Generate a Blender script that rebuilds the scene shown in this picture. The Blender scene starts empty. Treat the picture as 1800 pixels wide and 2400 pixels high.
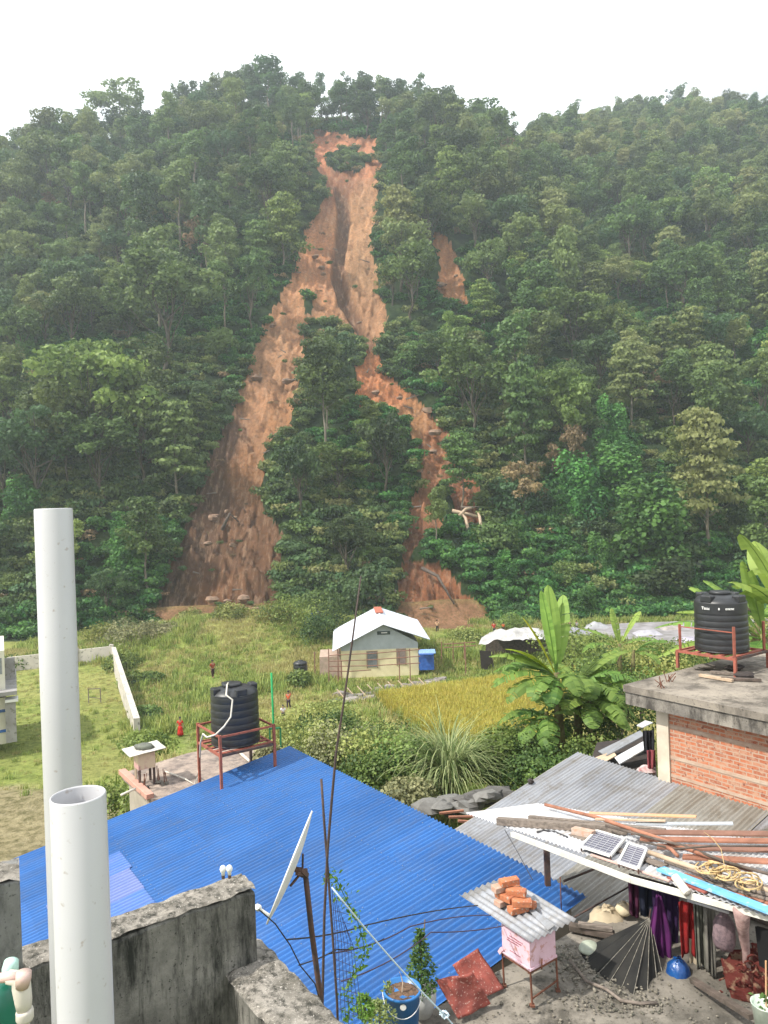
import bpy, bmesh, math, random
import numpy as np
from mathutils import Vector, Matrix, Euler, Quaternion
random.seed(7); RNG = np.random.default_rng(11)
PI = math.pi
scene = bpy.context.scene
C = scene.collection

# ------------------------------------------------------------------ camera
# metres; the eye is the origin, +Y looks into the valley, z is up
F = 1733.0; ROLL = math.radians(2.0); cr, sr = math.cos(ROLL), math.sin(ROLL)
cam_d = bpy.data.cameras.new('camera'); cam = bpy.data.objects.new('camera', cam_d); C.objects.link(cam)
cam_d.sensor_fit = 'VERTICAL'; cam_d.sensor_height = 36.0; cam_d.lens = 36.0 * F / 2400.0
cam_d.clip_start = 0.05; cam_d.clip_end = 6000
cam.matrix_world = Matrix(((cr, 0, sr, 0), (0, 0, -1, 0), (0, 0, 0, 0), (0, 0, 0, 1)))
m = Matrix.Identity(4)
for i, v in enumerate([(cr, 0, -sr), (sr, 0, cr), (0, -1, 0)]):
    for j in range(3): m[j][i] = v[j]
cam.matrix_world = m
scene.camera = cam

# ------------------------------------------------------------------ sky and sun
SUN_EL, SUN_AZ = math.radians(50), math.radians(-112)      # azimuth from +Y, negative = left
world = bpy.data.worlds.new('World'); scene.world = world; world.use_nodes = True
wn = world.node_tree; wn.nodes.clear()
wo = wn.nodes.new('ShaderNodeOutputWorld'); bg = wn.nodes.new('ShaderNodeBackground'); bg2 = wn.nodes.new('ShaderNodeBackground')
sky = wn.nodes.new('ShaderNodeTexSky'); sky.sky_type = 'NISHITA'; sky.sun_disc = False
sky.sun_elevation = SUN_EL; sky.sun_rotation = SUN_AZ; sky.dust_density = 4.0; sky.air_density = 1.2
bg.inputs['Strength'].default_value = 0.10
bg2.inputs['Color'].default_value = (0.97, 0.985, 1.0, 1); bg2.inputs['Strength'].default_value = 1.0   # thin bright cloud
mixw = wn.nodes.new('ShaderNodeMixShader')
tcw = wn.nodes.new('ShaderNodeTexCoord'); nzw = wn.nodes.new('ShaderNodeTexNoise'); nzw.inputs['Scale'].default_value = 1.6
rpw = wn.nodes.new('ShaderNodeMapRange'); rpw.inputs['From Min'].default_value = 0.3; rpw.inputs['From Max'].default_value = 0.7
rpw.inputs['To Min'].default_value = 0.72; rpw.inputs['To Max'].default_value = 1.0
wn.links.new(tcw.outputs['Generated'], nzw.inputs['Vector']); wn.links.new(nzw.outputs['Fac'], rpw.inputs['Value'])
wn.links.new(rpw.outputs['Result'], mixw.inputs[0])
wn.links.new(sky.outputs[0], bg.inputs['Color']); wn.links.new(bg.outputs[0], mixw.inputs[1]); wn.links.new(bg2.outputs[0], mixw.inputs[2])
wn.links.new(mixw.outputs[0], wo.inputs['Surface'])
sun_d = bpy.data.lights.new('sun', 'SUN'); sun = bpy.data.objects.new('sun', sun_d); C.objects.link(sun)
sun_d.energy = 4.2; sun_d.angle = math.radians(1.5); sun_d.color = (1.0, 0.95, 0.86)
sd = Vector((math.sin(SUN_AZ) * math.cos(SUN_EL), math.cos(SUN_AZ) * math.cos(SUN_EL), math.sin(SUN_EL)))
sun.rotation_euler = sd.to_track_quat('Z', 'Y').to_euler()
vs = scene.view_settings; vs.view_transform = 'Standard'; vs.look = 'None'; vs.gamma = 1; vs.exposure = 0.78
scene.cycles.use_denoising = True
scene.cycles.max_bounces = 6; scene.cycles.diffuse_bounces = 2; scene.cycles.glossy_bounces = 2
scene.cycles.transmission_bounces = 3; scene.cycles.volume_bounces = 3; scene.cycles.transparent_max_bounces = 6

# ------------------------------------------------------------------ pixel -> world (authoring aid: real positions in metres)
def ray(px, py):
    a, b = (px - 900) / F, (1200 - py) / F
    return Vector((a * cr + b * sr, 1.0, -a * sr + b * cr))
def P(px, py, d): return ray(px, py) * d
def PZ(px, py, z):
    r = ray(px, py); return r * (z / r.z)
def proj(p):
    x, z = p[0] / p[1], p[2] / p[1]
    return 900 + F * (x * cr - z * sr), 1200 - F * (x * sr + z * cr)
def V(*a): return Vector(a)

# ------------------------------------------------------------------ materials
def newmat(name):
    m = bpy.data.materials.new(name); m.use_nodes = True; nt = m.node_tree; nt.nodes.clear()
    o = nt.nodes.new('ShaderNodeOutputMaterial'); b = nt.nodes.new('ShaderNodeBsdfPrincipled')
    nt.links.new(b.outputs[0], o.inputs[0]); return m, nt, b, o
def node(nt, t, **k):
    n = nt.nodes.new(t)
    for a, v in k.items():
        if a in n.inputs: n.inputs[a].default_value = v
        else: setattr(n, a, v)
    return n
def c4(c): return (c[0], c[1], c[2], 1)
def ramp(nt, fac, stops):
    r = nt.nodes.new('ShaderNodeValToRGB'); e = r.color_ramp.elements
    while len(e) < len(stops): e.new(0.5)
    for i, (p, c) in enumerate(stops): e[i].position = p; e[i].color = c4(c) if len(c) == 3 else c
    nt.links.new(fac, r.inputs[0]); return r.outputs[0]
def mixc(nt, fac, a, b, mode='MIX'):
    n = nt.nodes.new('ShaderNodeMix'); n.data_type = 'RGBA'; n.blend_type = mode
    for s, v in ((0, fac), (6, a), (7, b)):
        if hasattr(v, 'links'): nt.links.new(v, n.inputs[s])
        elif s == 0: n.inputs[0].default_value = v
        else: n.inputs[s].default_value = c4(v)
    return n.outputs[2]
def noise(nt, scale, detail=4, vec=None, rough=0.55, co='Object', stretch=None):
    n = node(nt, 'ShaderNodeTexNoise', Scale=scale, Detail=detail, Roughness=rough)
    if vec is None:
        t = nt.nodes.new('ShaderNodeTexCoord'); vec = t.outputs[co]
    if stretch:
        mp = nt.nodes.new('ShaderNodeMapping'); mp.inputs['Scale'].default_value = stretch
        nt.links.new(vec, mp.inputs[0]); vec = mp.outputs[0]
    nt.links.new(vec, n.inputs['Vector']); return n.outputs['Fac']
def bump(nt, b, h, strength=0.4, dist=0.02):
    n = node(nt, 'ShaderNodeBump', Strength=strength, Distance=dist)
    nt.links.new(h, n.inputs['Height']); nt.links.new(n.outputs[0], b.inputs['Normal'])
def mat(name, c1, c2=None, scale=6, rough=0.7, metal=0.0, bmp=0.0, bscale=None, bdist=0.01, stretch=None, spots=None, spot_scale=25, spot_lo=.58, lo=0.35, hi=0.65, trans=0, emit=None):
    """two-tone noise material with optional darker spots (wear, lichen) and bump"""
    m, nt, b, o = newmat(name)
    b.inputs['Roughness'].default_value = rough; b.inputs['Metallic'].default_value = metal
    if rough > 0.6: b.inputs['Specular IOR Level'].default_value = 0.25
    c2 = c2 or tuple(x * 0.75 for x in c1)
    n = noise(nt, scale, 5, stretch=stretch)
    col = ramp(nt, n, [(lo, c1), (hi, c2)])
    if spots:
        s = noise(nt, spot_scale, 3); f = ramp(nt, s, [(spot_lo, (0, 0, 0)), (spot_lo+.07, (1, 1, 1))])
        col = mixc(nt, f, col, spots)
    nt.links.new(col, b.inputs['Base Color'])
    if bmp: bump(nt, b, noise(nt, bscale or scale * 4, 4, stretch=stretch), bmp, bdist)
    if trans:
        t = nt.nodes.new('ShaderNodeBsdfTranslucent'); nt.links.new(col, t.inputs[0])
        ms = nt.nodes.new('ShaderNodeMixShader'); ms.inputs[0].default_value = trans
        nt.links.new(b.outputs[0], ms.inputs[1]); nt.links.new(t.outputs[0], ms.inputs[2]); nt.links.new(ms.outputs[0], o.inputs[0])
    return m
def leafmat(name, dark, light, trans=0.35, hue_var=0.35, alt=None):
    """foliage: colour varies by clump (attribute 'tint', painted per leaf clump) and by plant (object random)"""
    m, nt, b, o = newmat(name); b.inputs['Roughness'].default_value = 0.55; b.inputs['Specular IOR Level'].default_value = 0.3
    at = node(nt, 'ShaderNodeAttribute', attribute_name='tint')
    oi = nt.nodes.new('ShaderNodeObjectInfo')
    col = ramp(nt, at.outputs['Fac'], [(0.1, dark), (0.9, light)])
    if alt: col = mixc(nt, ramp(nt, oi.outputs['Random'], [(0.55, (0, 0, 0)), (0.95, (1, 1, 1))]), col, alt)
    hv = node(nt, 'ShaderNodeHueSaturation')
    mr = node(nt, 'ShaderNodeMapRange'); mr.inputs['To Min'].default_value = 1 - hue_var; mr.inputs['To Max'].default_value = 1 + hue_var
    nt.links.new(oi.outputs['Random'], mr.inputs['Value']); nt.links.new(mr.outputs[0], hv.inputs['Value'])
    m2 = node(nt, 'ShaderNodeMath', operation='MULTIPLY'); m2.inputs[1].default_value = 7.31
    m3 = node(nt, 'ShaderNodeMath', operation='FRACT'); mr2 = node(nt, 'ShaderNodeMapRange')
    mr2.inputs['To Min'].default_value = 0.485; mr2.inputs['To Max'].default_value = 0.517
    nt.links.new(oi.outputs['Random'], m2.inputs[0]); nt.links.new(m2.outputs[0], m3.inputs[0]); nt.links.new(m3.outputs[0], mr2.inputs['Value'])
    nt.links.new(mr2.outputs[0], hv.inputs['Hue']); nt.links.new(col, hv.inputs['Color']); col = hv.outputs[0]
    nt.links.new(col, b.inputs['Base Color'])
    t = nt.nodes.new('ShaderNodeBsdfTranslucent'); nt.links.new(col, t.inputs[0])
    ms = nt.nodes.new('ShaderNodeMixShader'); ms.inputs[0].default_value = trans
    nt.links.new(b.outputs[0], ms.inputs[1]); nt.links.new(t.outputs[0], ms.inputs[2]); nt.links.new(ms.outputs[0], o.inputs[0])
    return m

# ------------------------------------------------------------------ mesh builder
class MB:
    def __init__(s): s.v = []; s.f = []; s.t = []
    def add(s, vs, fs, tint=0.5):
        o = len(s.v); s.v += [tuple(v) for v in vs]; s.f += [tuple(i + o for i in f) for f in fs]; s.t += [tint] * len(vs); return s
    def box(s, c, size, rot=None, ax=None, jit=0):
        """box about c; ax=(X,Y,Z) unit axes or rot=Euler"""
        hx, hy, hz = size[0] / 2, size[1] / 2, size[2] / 2
        if ax is None:
            M = Euler(rot).to_matrix() if rot else Matrix.Identity(3); ax = [M.col[0], M.col[1], M.col[2]]
        vs = []
        for x, y, z in ((-1,-1,-1),(1,-1,-1),(1,1,-1),(-1,1,-1),(-1,-1,1),(1,-1,1),(1,1,1),(-1,1,1)):
            j = [random.uniform(-jit, jit) for _ in range(3)]
            vs.append(Vector(c) + ax[0] * (x * hx + j[0]) + ax[1] * (y * hy + j[1]) + ax[2] * (z * hz + j[2]))
        return s.add(vs, [(0,3,2,1),(4,5,6,7),(0,1,5,4),(1,2,6,5),(2,3,7,6),(3,0,4,7)])
    def bar(s, p0, p1, w, h=None, up=(0,0,1)):
        p0, p1 = Vector(p0), Vector(p1); d = (p1 - p0); L = d.length; d.normalize()
        u = Vector(up); x = d.cross(u)
        if x.length < 1e-4: x = d.cross(Vector((1,0,0)))
        x.normalize(); z = x.cross(d).normalized()
        return s.box((p0 + p1) / 2, (w, L, h or w), ax=[x, d, z])
    def cyl(s, p0, p1, r0, r1=None, n=10, caps=True):
        return s.tube([p0, p1], [r0, r0 if r1 is None else r1], n, caps)
    def tube(s, pts, r, n=8, caps=True):
        pts = [Vector(p) for p in pts]; k = len(pts)
        if not hasattr(r, '__len__'): r = [r] * k
        vs = []; prev = None
        for i, p in enumerate(pts):
            d = (pts[min(i+1, k-1)] - pts[max(i-1, 0)]).normalized()
            if prev is None:
                x = d.cross(Vector((0,0,1)));  x = x if x.length > 1e-3 else d.cross(Vector((1,0,0)))
            else: x = prev - d * prev.dot(d)
            x.normalize(); prev = x; y = d.cross(x)
            vs += [p + (x * math.cos(2*PI*j/n) + y * math.sin(2*PI*j/n)) * r[i] for j in range(n)]
        fs = [(i*n+j, i*n+(j+1)%n, (i+1)*n+(j+1)%n, (i+1)*n+j) for i in range(k-1) for j in range(n)]
        if caps: fs += [tuple(range(n))[::-1], tuple((k-1)*n+j for j in range(n))]
        return s.add(vs, fs)
    def lathe(s, prof, c=(0,0,0), n=24, ax=None):
        """prof: (r, z) list about axis z at c"""
        ax = ax or [Vector((1,0,0)), Vector((0,1,0)), Vector((0,0,1))]; c = Vector(c); k = len(prof)
        vs = [c + (ax[0]*math.cos(2*PI*j/n) + ax[1]*math.sin(2*PI*j/n))*r + ax[2]*z for r, z in prof for j in range(n)]
        fs = [(i*n+j, i*n+(j+1)%n, (i+1)*n+(j+1)%n, (i+1)*n+j) for i in range(k-1) for j in range(n)]
        if prof[0][0] > 1e-4: fs.append(tuple(range(n))[::-1]) if prof[0][0] > 0 else None
        if prof[-1][0] > 1e-4: fs.append(tuple((k-1)*n+j for j in range(n)))
        return s.add(vs, fs)
    def prism(s, poly, z0, z1):
        """horizontal polygon [(x,y)..] extruded"""
        n = len(poly); vs = [(p[0], p[1], z0) for p in poly] + [(p[0], p[1], z1) for p in poly]
        a = sum(poly[i][0]*poly[(i+1)%n][1]-poly[(i+1)%n][0]*poly[i][1] for i in range(n))
        fs = [tuple(range(n))[::-1], tuple(range(n, 2*n))] + [(i, (i+1)%n, n+(i+1)%n, n+i) for i in range(n)]
        if a < 0: fs = [f[::-1] for f in fs]
        return s.add(vs, fs)
    def slab(s, quad, th):
        """planar polygon (3-D points) extruded along its normal by th (downwards)"""
        q = [Vector(p) for p in quad]; nrm = (q[1]-q[0]).cross(q[2]-q[0]).normalized()
        if nrm.z < 0: nrm = -nrm; q = q[::-1]
        n = len(q); vs = q + [p - nrm*th for p in q]
        return s.add(vs, [tuple(range(n)), tuple(range(n, 2*n))[::-1]] + [(i, n+i, n+(i+1)%n, (i+1)%n) for i in range(n)])
    def sheet(s, O, U, W, nu, nw, fn):
        """grid O + U*u + W*w displaced by fn(u,w)->Vector"""
        O, U, W = Vector(O), Vector(U), Vector(W); vs = []
        for i in range(nu+1):
            for j in range(nw+1): vs.append(O + U*(i/nu) + W*(j/nw) + fn(i/nu, j/nw))
        return s.add(vs, [(i*(nw+1)+j, (i+1)*(nw+1)+j, (i+1)*(nw+1)+j+1, i*(nw+1)+j+1) for i in range(nu) for j in range(nw)])
    def corr(s, O, U, W, pitch=0.076, amp=0.01, per=6, nu=2, wob=0.0):
        """corrugated sheet, ribs run along U"""
        U, W = Vector(U), Vector(W); N = U.cross(W).normalized(); N = N if N.z > 0 else -N
        k = max(1, round(W.length / pitch)); nw = k * per
        ph = random.random() * 9
        return s.sheet(O, U, W, nu, nw, lambda u, w: N * (amp * math.cos(2*PI*k*w) + wob * math.sin(7*w + 5*u + ph) * math.sin(3*u + ph)))
    def blob(s, c, r, seed=0, n=10, squash=(1,1,1), rough=0.15):
        rr = random.Random(seed); vs = [(0,0,1)]; 
        for i in range(1, n//2 + 1):
            th = PI * i / (n//2 + 1)
            for j in range(n): ph = 2*PI*j/n; vs.append((math.sin(th)*math.cos(ph), math.sin(th)*math.sin(ph), math.cos(th)))
        vs.append((0,0,-1)); vs = [Vector(c) + Vector((x*squash[0], y*squash[1], z*squash[2])) * r * (1 + rr.uniform(-rough, rough)) for x, y, z in vs]
        R = n//2; fs = [(0, 1+j, 1+(j+1)%n) for j in range(n)]
        fs += [(1+i*n+j, 1+(i+1)*n+j, 1+(i+1)*n+(j+1)%n, 1+i*n+(j+1)%n) for i in range(R-1) for j in range(n)]
        fs += [(1+(R-1)*n+(j+1)%n, 1+(R-1)*n+j, len(vs)-1) for j in range(n)][::1]
        fs = [f if len(f) == 4 or f[0] == 0 else (f[1], f[2], f[0]) for f in fs]
        return s.add(vs, fs)
    def build(s, name, material, parent=None, smooth=False, label=None, bevel=0, origin=None, tint=False):
        me = bpy.data.meshes.new(name); org = Vector(origin) if origin is not None else Vector((0,0,0))
        vs = [tuple(Vector(v) - org) for v in s.v] if origin is not None else s.v
        me.from_pydata(vs, [], s.f); me.update()
        if tint:
            a = me.attributes.new('tint', 'FLOAT', 'POINT'); a.data.foreach_set('value', s.t)
        me.materials.append(material)
        if smooth: me.polygons.foreach_set('use_smooth', [True] * len(me.polygons))
        o = bpy.data.objects.new(name, me); C.objects.link(o)
        o.location = org
        if parent is not None: o.parent = parent; o.location = org - wloc(parent)
        if bevel:
            b = o.modifiers.new('bevel', 'BEVEL'); b.width = bevel; b.segments = 2; b.limit_method = 'ANGLE'
        if label: o['label'] = label
        return o
def wloc(o):
    v = Vector((0,0,0))
    while o is not None: v = v + Vector(o.location); o = o.parent
    return v
def thing(name, label, cat, loc=(0,0,0), group=None, rz=0):
    o = bpy.data.objects.new(name, None); C.objects.link(o); o.location = loc; o.rotation_euler = (0,0,rz); o.empty_display_size = 0.1
    o['label'] = label; o['category'] = cat
    if group: o['group'] = group
    return o
def tag(o, label, cat, group=None, kind=None):
    o['label'] = label; o['category'] = cat
    if group: o['group'] = group
    if kind: o['kind'] = kind
    return o
def struct(o, label=None, cat=None):
    o['kind'] = 'structure'
    if label: o['label'] = label
    if cat: o['category'] = cat
    return o
def arr_mesh(name, verts, quads, tint=None, smooth=False):
    me = bpy.data.meshes.new(name); nv, nq = len(verts), len(quads)
    me.vertices.add(nv); me.vertices.foreach_set('co', np.asarray(verts, dtype=np.float32).ravel())
    me.loops.add(nq*4); me.loops.foreach_set('vertex_index', np.asarray(quads, dtype=np.int32).ravel())
    me.polygons.add(nq); me.polygons.foreach_set('loop_start', np.arange(0, nq*4, 4, dtype=np.int32))
    me.polygons.foreach_set('loop_total', np.full(nq, 4, dtype=np.int32)); me.update(calc_edges=True)
    if smooth: me.polygons.foreach_set('use_smooth', np.ones(nq, dtype=bool))
    if tint is not None:
        a = me.attributes.new('tint', 'FLOAT', 'POINT'); a.data.foreach_set('value', np.asarray(tint, dtype=np.float32))
    return me

# ------------------------------------------------------------------ numeric noise
def _h(i, j, s): 
    n = (i * 374761393 + j * 668265263 + s * 1442695041) & 0xffffffff
    n = ((n ^ (n >> 13)) * 1274126177) & 0xffffffff
    return ((n ^ (n >> 16)) & 0xffff) / 65535.0
def vnoise(x, y, s=0):
    x = np.asarray(x, float); y = np.asarray(y, float); xi = np.floor(x).astype(np.int64); yi = np.floor(y).astype(np.int64)
    fx, fy = x - xi, y - yi; fx = fx*fx*(3-2*fx); fy = fy*fy*(3-2*fy)
    return (_h(xi, yi, s)*(1-fx)*(1-fy) + _h(xi+1, yi, s)*fx*(1-fy) + _h(xi, yi+1, s)*(1-fx)*fy + _h(xi+1, yi+1, s)*fx*fy)*2-1
def fbm(x, y, o=4, s=0):
    t = 0; a = 1; k = 0
    for i in range(o): t = t + a*vnoise(np.asarray(x)*2**i, np.asarray(y)*2**i, s+i*17); k += a; a *= .5
    return t/k
def sstep(a, b, x): t = np.clip((np.asarray(x, float)-a)/(b-a), 0, 1); return t*t*(3-2*t)
def inpoly(px, py, poly):
    px = np.asarray(px, float); py = np.asarray(py, float); r = np.zeros(px.shape, bool); n = len(poly)
    for i in range(n):
        x1, y1 = poly[i]; x2, y2 = poly[(i+1) % n]
        if y1 == y2: continue
        r ^= ((y1 > py) != (y2 > py)) & (px < (x2-x1)*(py-y1)/(y2-y1)+x1)
    return r
# ------------------------------------------------------------------ terrain
Z0 = -16.5; K = 1800/1659.0
def sc(pts): return [(x*K, y*K) for x, y in pts]
RIDGE = [(-900,560),(-400,480),(0,408),(60,374),(130,352),(260,335),(340,325),(430,308),(560,274),(640,268),(700,282),(740,288),(800,284),(880,278),(1000,282),(1100,308),(1170,338),(1215,356),(1280,340),(1350,322),(1410,304),(1480,300),(1560,290),(1650,288),(1720,280),(1800,280),(2100,260),(2700,330)]
_r = [ray(x, y) for x, y in RIDGE]; RA = np.array([v.x for v in _r]); RE = np.array([v.z for v in _r])
def foot(a): return 108 + 0*a
def ridgeD(a): return 285 + 105*sstep(0.17, 0.30, a) - 25*sstep(-0.25, -0.6, a)
SCAR = [sc(p) for p in (
 [(668,272),(745,282),(812,290),(818,350),(815,440),(800,500),(815,590),(838,680),(815,745),(790,735),(760,712),(720,695),(685,690),(640,720),(600,640),(640,560),(660,500),(690,440),(705,385),(672,340)],
 [(690,430),(655,500),(625,600),(570,690),(530,790),(500,880),(462,950),(424,1060),(385,1150),(345,1250),(325,1350),(480,1362),(600,1350),(600,1250),(610,1150),(585,1090),(560,1060),(575,960),(625,920),(638,830),(665,740),(715,690),(725,560),(705,480)],
 [(765,790),(800,740),(842,800),(900,850),(972,930),(962,970),(1010,1010),(1043,1060),(1030,1115),(962,1115),(915,1150),(880,1190),(940,1200),(1010,1275),(1095,1350),(1080,1385),(840,1385),(860,1260),(872,1130),(905,1050),(900,960),(880,890),(830,872),(776,872)],
 [(940,485),(965,510),(995,560),(1012,655),(960,640),(932,622),(950,570),(938,520)])]
ISLE = [sc(p) for p in ([(708,330),(745,318),(800,335),(790,352),(735,362),(710,352)], [(655,640),(675,610),(682,660),(660,680)],
 [(955,1110),(985,1090),(960,1020),(935,1050)], [(645,705),(700,680),(770,705),(740,722),(660,722)])]
MUD = [(735,395),(742,440),(738,480),(732,530),(728,570),(742,620),(768,670),(798,730)]
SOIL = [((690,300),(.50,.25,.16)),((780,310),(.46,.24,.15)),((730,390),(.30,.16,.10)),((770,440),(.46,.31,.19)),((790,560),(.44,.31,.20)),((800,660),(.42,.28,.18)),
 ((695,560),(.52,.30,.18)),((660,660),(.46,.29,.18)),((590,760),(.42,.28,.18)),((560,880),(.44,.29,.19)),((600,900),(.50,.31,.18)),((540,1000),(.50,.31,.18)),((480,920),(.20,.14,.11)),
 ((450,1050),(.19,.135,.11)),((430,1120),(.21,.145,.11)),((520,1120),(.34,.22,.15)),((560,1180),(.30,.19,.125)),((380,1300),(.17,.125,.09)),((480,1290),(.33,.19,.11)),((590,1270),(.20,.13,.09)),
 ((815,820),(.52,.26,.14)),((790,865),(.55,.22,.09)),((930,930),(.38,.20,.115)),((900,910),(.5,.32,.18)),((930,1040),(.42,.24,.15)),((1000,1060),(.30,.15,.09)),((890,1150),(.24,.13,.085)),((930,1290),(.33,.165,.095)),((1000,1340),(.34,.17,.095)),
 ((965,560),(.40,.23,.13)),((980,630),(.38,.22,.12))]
def scar_mask(px, py, jit=1.0):
    qx = px + jit*(9*fbm(px/23., py/23., 3, 5) + 5*vnoise(px/7., py/7., 9)); qy = py + jit*(11*fbm(px/25., py/25., 3, 6))
    r = np.zeros(np.shape(px), bool)
    for p in SCAR: r |= inpoly(qx, qy, p)
    for p in ISLE: r &= ~inpoly(qx, qy, p)
    return r
def zbase(X, Y):
    X = np.asarray(X, float); Y = np.asarray(Y, float)
    z = Z0 + 0.35*fbm(X/14, Y/14, 3, 3)
    s0 = 24 + 3*sstep(-8, 6, X)
    near = -9.0 + 0.3*fbm(X/6, Y/6, 3, 8)
    k = sstep(0, 1, (Y - s0) / 16.0); z = near*(1-k) + z*k
    z = z + 4.6*np.exp(-((X+17)/20)**2 - ((Y-93)/11)**2) + 0.6*np.exp(-((X-6)/12)**2 - ((Y-84)/6)**2)
    return z
def hz(X, Y):
    X = np.asarray(X, float); Y = np.asarray(Y, float); z = zbase(X, Y)
    Ys = np.maximum(Y, 20); a = X/Ys; D = ridgeD(a); E = np.interp(a, RA, RE); zr = E*D; f0 = foot(a)
    t = (Y - f0)/(D - f0); tc = np.clip(t, 0, 1)
    hill = Z0 + (zr - Z0)*(tc + 0.05*np.sin(PI*tc) - 0.02*np.sin(2*PI*tc))
    hill = hill + np.sin(PI*np.clip(tc, 0, 1))**.6*(7*fbm(X/45, Y/45, 4, 21) + 3.0*fbm(X/16+5, Y/16, 3, 2))
    gully = np.exp(-((a - (0.205 - 0.05*(1-tc)))/0.02)**2)*np.sin(PI*tc)**.5*7
    hill = hill - gully
    hill = np.where(t > 1, hill - (Y - D)*0.45, hill)
    k = sstep(-0.02, 0.02, t); return z*(1-k) + hill*k
def pxy(X, Y, Z):
    x, z = X/Y, Z/Y; return 900 + F*(x*cr - z*sr), 1200 - F*(x*sr + z*cr)
def hzf(x, y): return float(hz(x, y))
def onground(px, py, dmin=15, dmax=480):
    """where the sight line meets the terrain"""
    r = ray(px, py); ys = np.arange(dmin, dmax, 0.25); h = hz(r.x*ys, ys); below = np.nonzero(r.z*ys <= h)[0]
    if len(below) == 0: return None
    y = ys[below[0]]; return Vector((r.x*y, y, float(h[below[0]])))

def grid_obj(name, X, Y, Z, attrs, material):
    n, mm = X.shape; idx = np.arange(n*mm).reshape(n, mm)
    q = np.stack([idx[:-1,:-1], idx[:-1,1:], idx[1:,1:], idx[1:,:-1]], -1).reshape(-1, 4)
    me = arr_mesh(name, np.stack([X, Y, Z], -1).reshape(-1, 3), q, smooth=True)
    for k, v in attrs.items():
        if v.ndim == 3:
            a = me.attributes.new(k, 'FLOAT_COLOR', 'POINT'); a.data.foreach_set('color', np.concatenate([v, np.ones(v.shape[:2]+(1,))], -1).astype(np.float32).ravel())
        else:
            a = me.attributes.new(k, 'FLOAT', 'POINT'); a.data.foreach_set('value', v.astype(np.float32).ravel())
    me.materials.append(material); o = bpy.data.objects.new(name, me); C.objects.link(o); return o

# hillside
u = np.concatenate([np.linspace(-1300, 250, 110, endpoint=False), np.linspace(250, 1200, 330, endpoint=False), np.linspace(1200, 3000, 140)])
yy = np.concatenate([np.linspace(104, 300, 340, endpoint=False), np.linspace(300, 470, 70)])
AA, YY = np.meshgrid((u-900)/F, yy); XX = AA*YY; ZZ = hz(XX, YY)
PX, PY = pxy(XX, YY, ZZ); MK = scar_mask(PX, PY) & (YY < 300)
mk = MK.astype(float)
sm = mk.copy()
for _ in range(4): sm = (sm + np.roll(sm,1,0) + np.roll(sm,-1,0) + np.roll(sm,1,1) + np.roll(sm,-1,1))/5
mudd = np.full(PX.shape, 1e9)
for (x1, y1), (x2, y2) in zip(sc(MUD)[:-1], sc(MUD)[1:]):
    t = np.clip(((PX-x1)*(x2-x1)+(PY-y1)*(y2-y1))/((x2-x1)**2+(y2-y1)**2), 0, 1)
    mudd = np.minimum(mudd, np.hypot(PX-x1-t*(x2-x1), PY-y1-t*(y2-y1)))
mud = sstep(19, 11, mudd + 3*fbm(PX/20, PY/30, 2, 4))*mk
ridges = fbm(PX/9 + 0.25*PY/9, PY/60, 3, 31)
cliffs = np.clip(fbm(PX/40+3, PY/14, 3, 77), 0.15, 1) - 0.15
ZZ = ZZ - 2.2*sm - 3.6*mud*1.0 + sm*(0.9*ridges + 2.6*cliffs + 1.7*fbm(PX/30+9, PY/18, 5, 55) + .9*fbm(PX/9, PY/7, 3, 56))
soil = np.zeros(PX.shape + (3,)); wsum = np.zeros(PX.shape)
for (sx, sy), c in SOIL:
    w = 1/(((PX-sx*K + 14*fbm(PX/40, PY/40, 3, 50))**2 + ((PY-sy*K)*0.8)**2)/900 + 0.25)**2.6; wsum += w; soil += w[..., None]*np.array(c)
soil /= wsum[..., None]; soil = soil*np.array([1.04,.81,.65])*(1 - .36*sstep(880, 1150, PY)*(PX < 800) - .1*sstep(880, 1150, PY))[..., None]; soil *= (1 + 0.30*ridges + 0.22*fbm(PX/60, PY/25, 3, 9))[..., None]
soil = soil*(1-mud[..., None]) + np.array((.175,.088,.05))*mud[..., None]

def hillmat():
    m, nt, b, o = newmat('hillside_soil_and_undergrowth'); b.inputs['Roughness'].default_value = 0.9; b.inputs['Specular IOR Level'].default_value = 0.15
    a = node(nt, 'ShaderNodeAttribute', attribute_name='soil'); s = node(nt, 'ShaderNodeAttribute', attribute_name='scar')
    n1 = noise(nt, 0.35, 6, rough=0.65); n2 = noise(nt, 1.4, 5, rough=0.7)
    g = ramp(nt, n1, [(0.35, (.016,.03,.012)), (0.55, (.035,.06,.02)), (0.7, (.07,.095,.032))])
    e = mixc(nt, ramp(nt, n2, [(0.40, (0,0,0)), (0.68, (.55,.55,.55))]), a.outputs['Color'], (.10,.065,.045))
    e = mixc(nt, ramp(nt, noise(nt, 0.9, 6, rough=0.75, stretch=(1.6,.35,.35)), [(0.5, (0,0,0)), (0.72, (.5,.5,.5))]), e, (.58,.40,.27))
    e = mixc(nt, ramp(nt, noise(nt, 0.5, 5, rough=0.8), [(0.62, (0,0,0)), (0.68, (.7,.7,.7))]), e, (.06,.07,.03))
    nt.links.new(mixc(nt, ramp(nt, s.outputs['Fac'], [(0.35,(0,0,0)),(0.6,(1,1,1))]), g, e), b.inputs['Base Color'])
    bump(nt, b, noise(nt, 1.1, 8, rough=0.75), 1.0, 0.9); return m
MAT_HILL = hillmat()
hill = struct(grid_obj('hillside', XX, YY, ZZ, {'scar': sm*0.5+mk*0.5, 'soil': soil}, MAT_HILL), 'steep forest hillside torn open by a long brown landslide', 'hillside')

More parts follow.
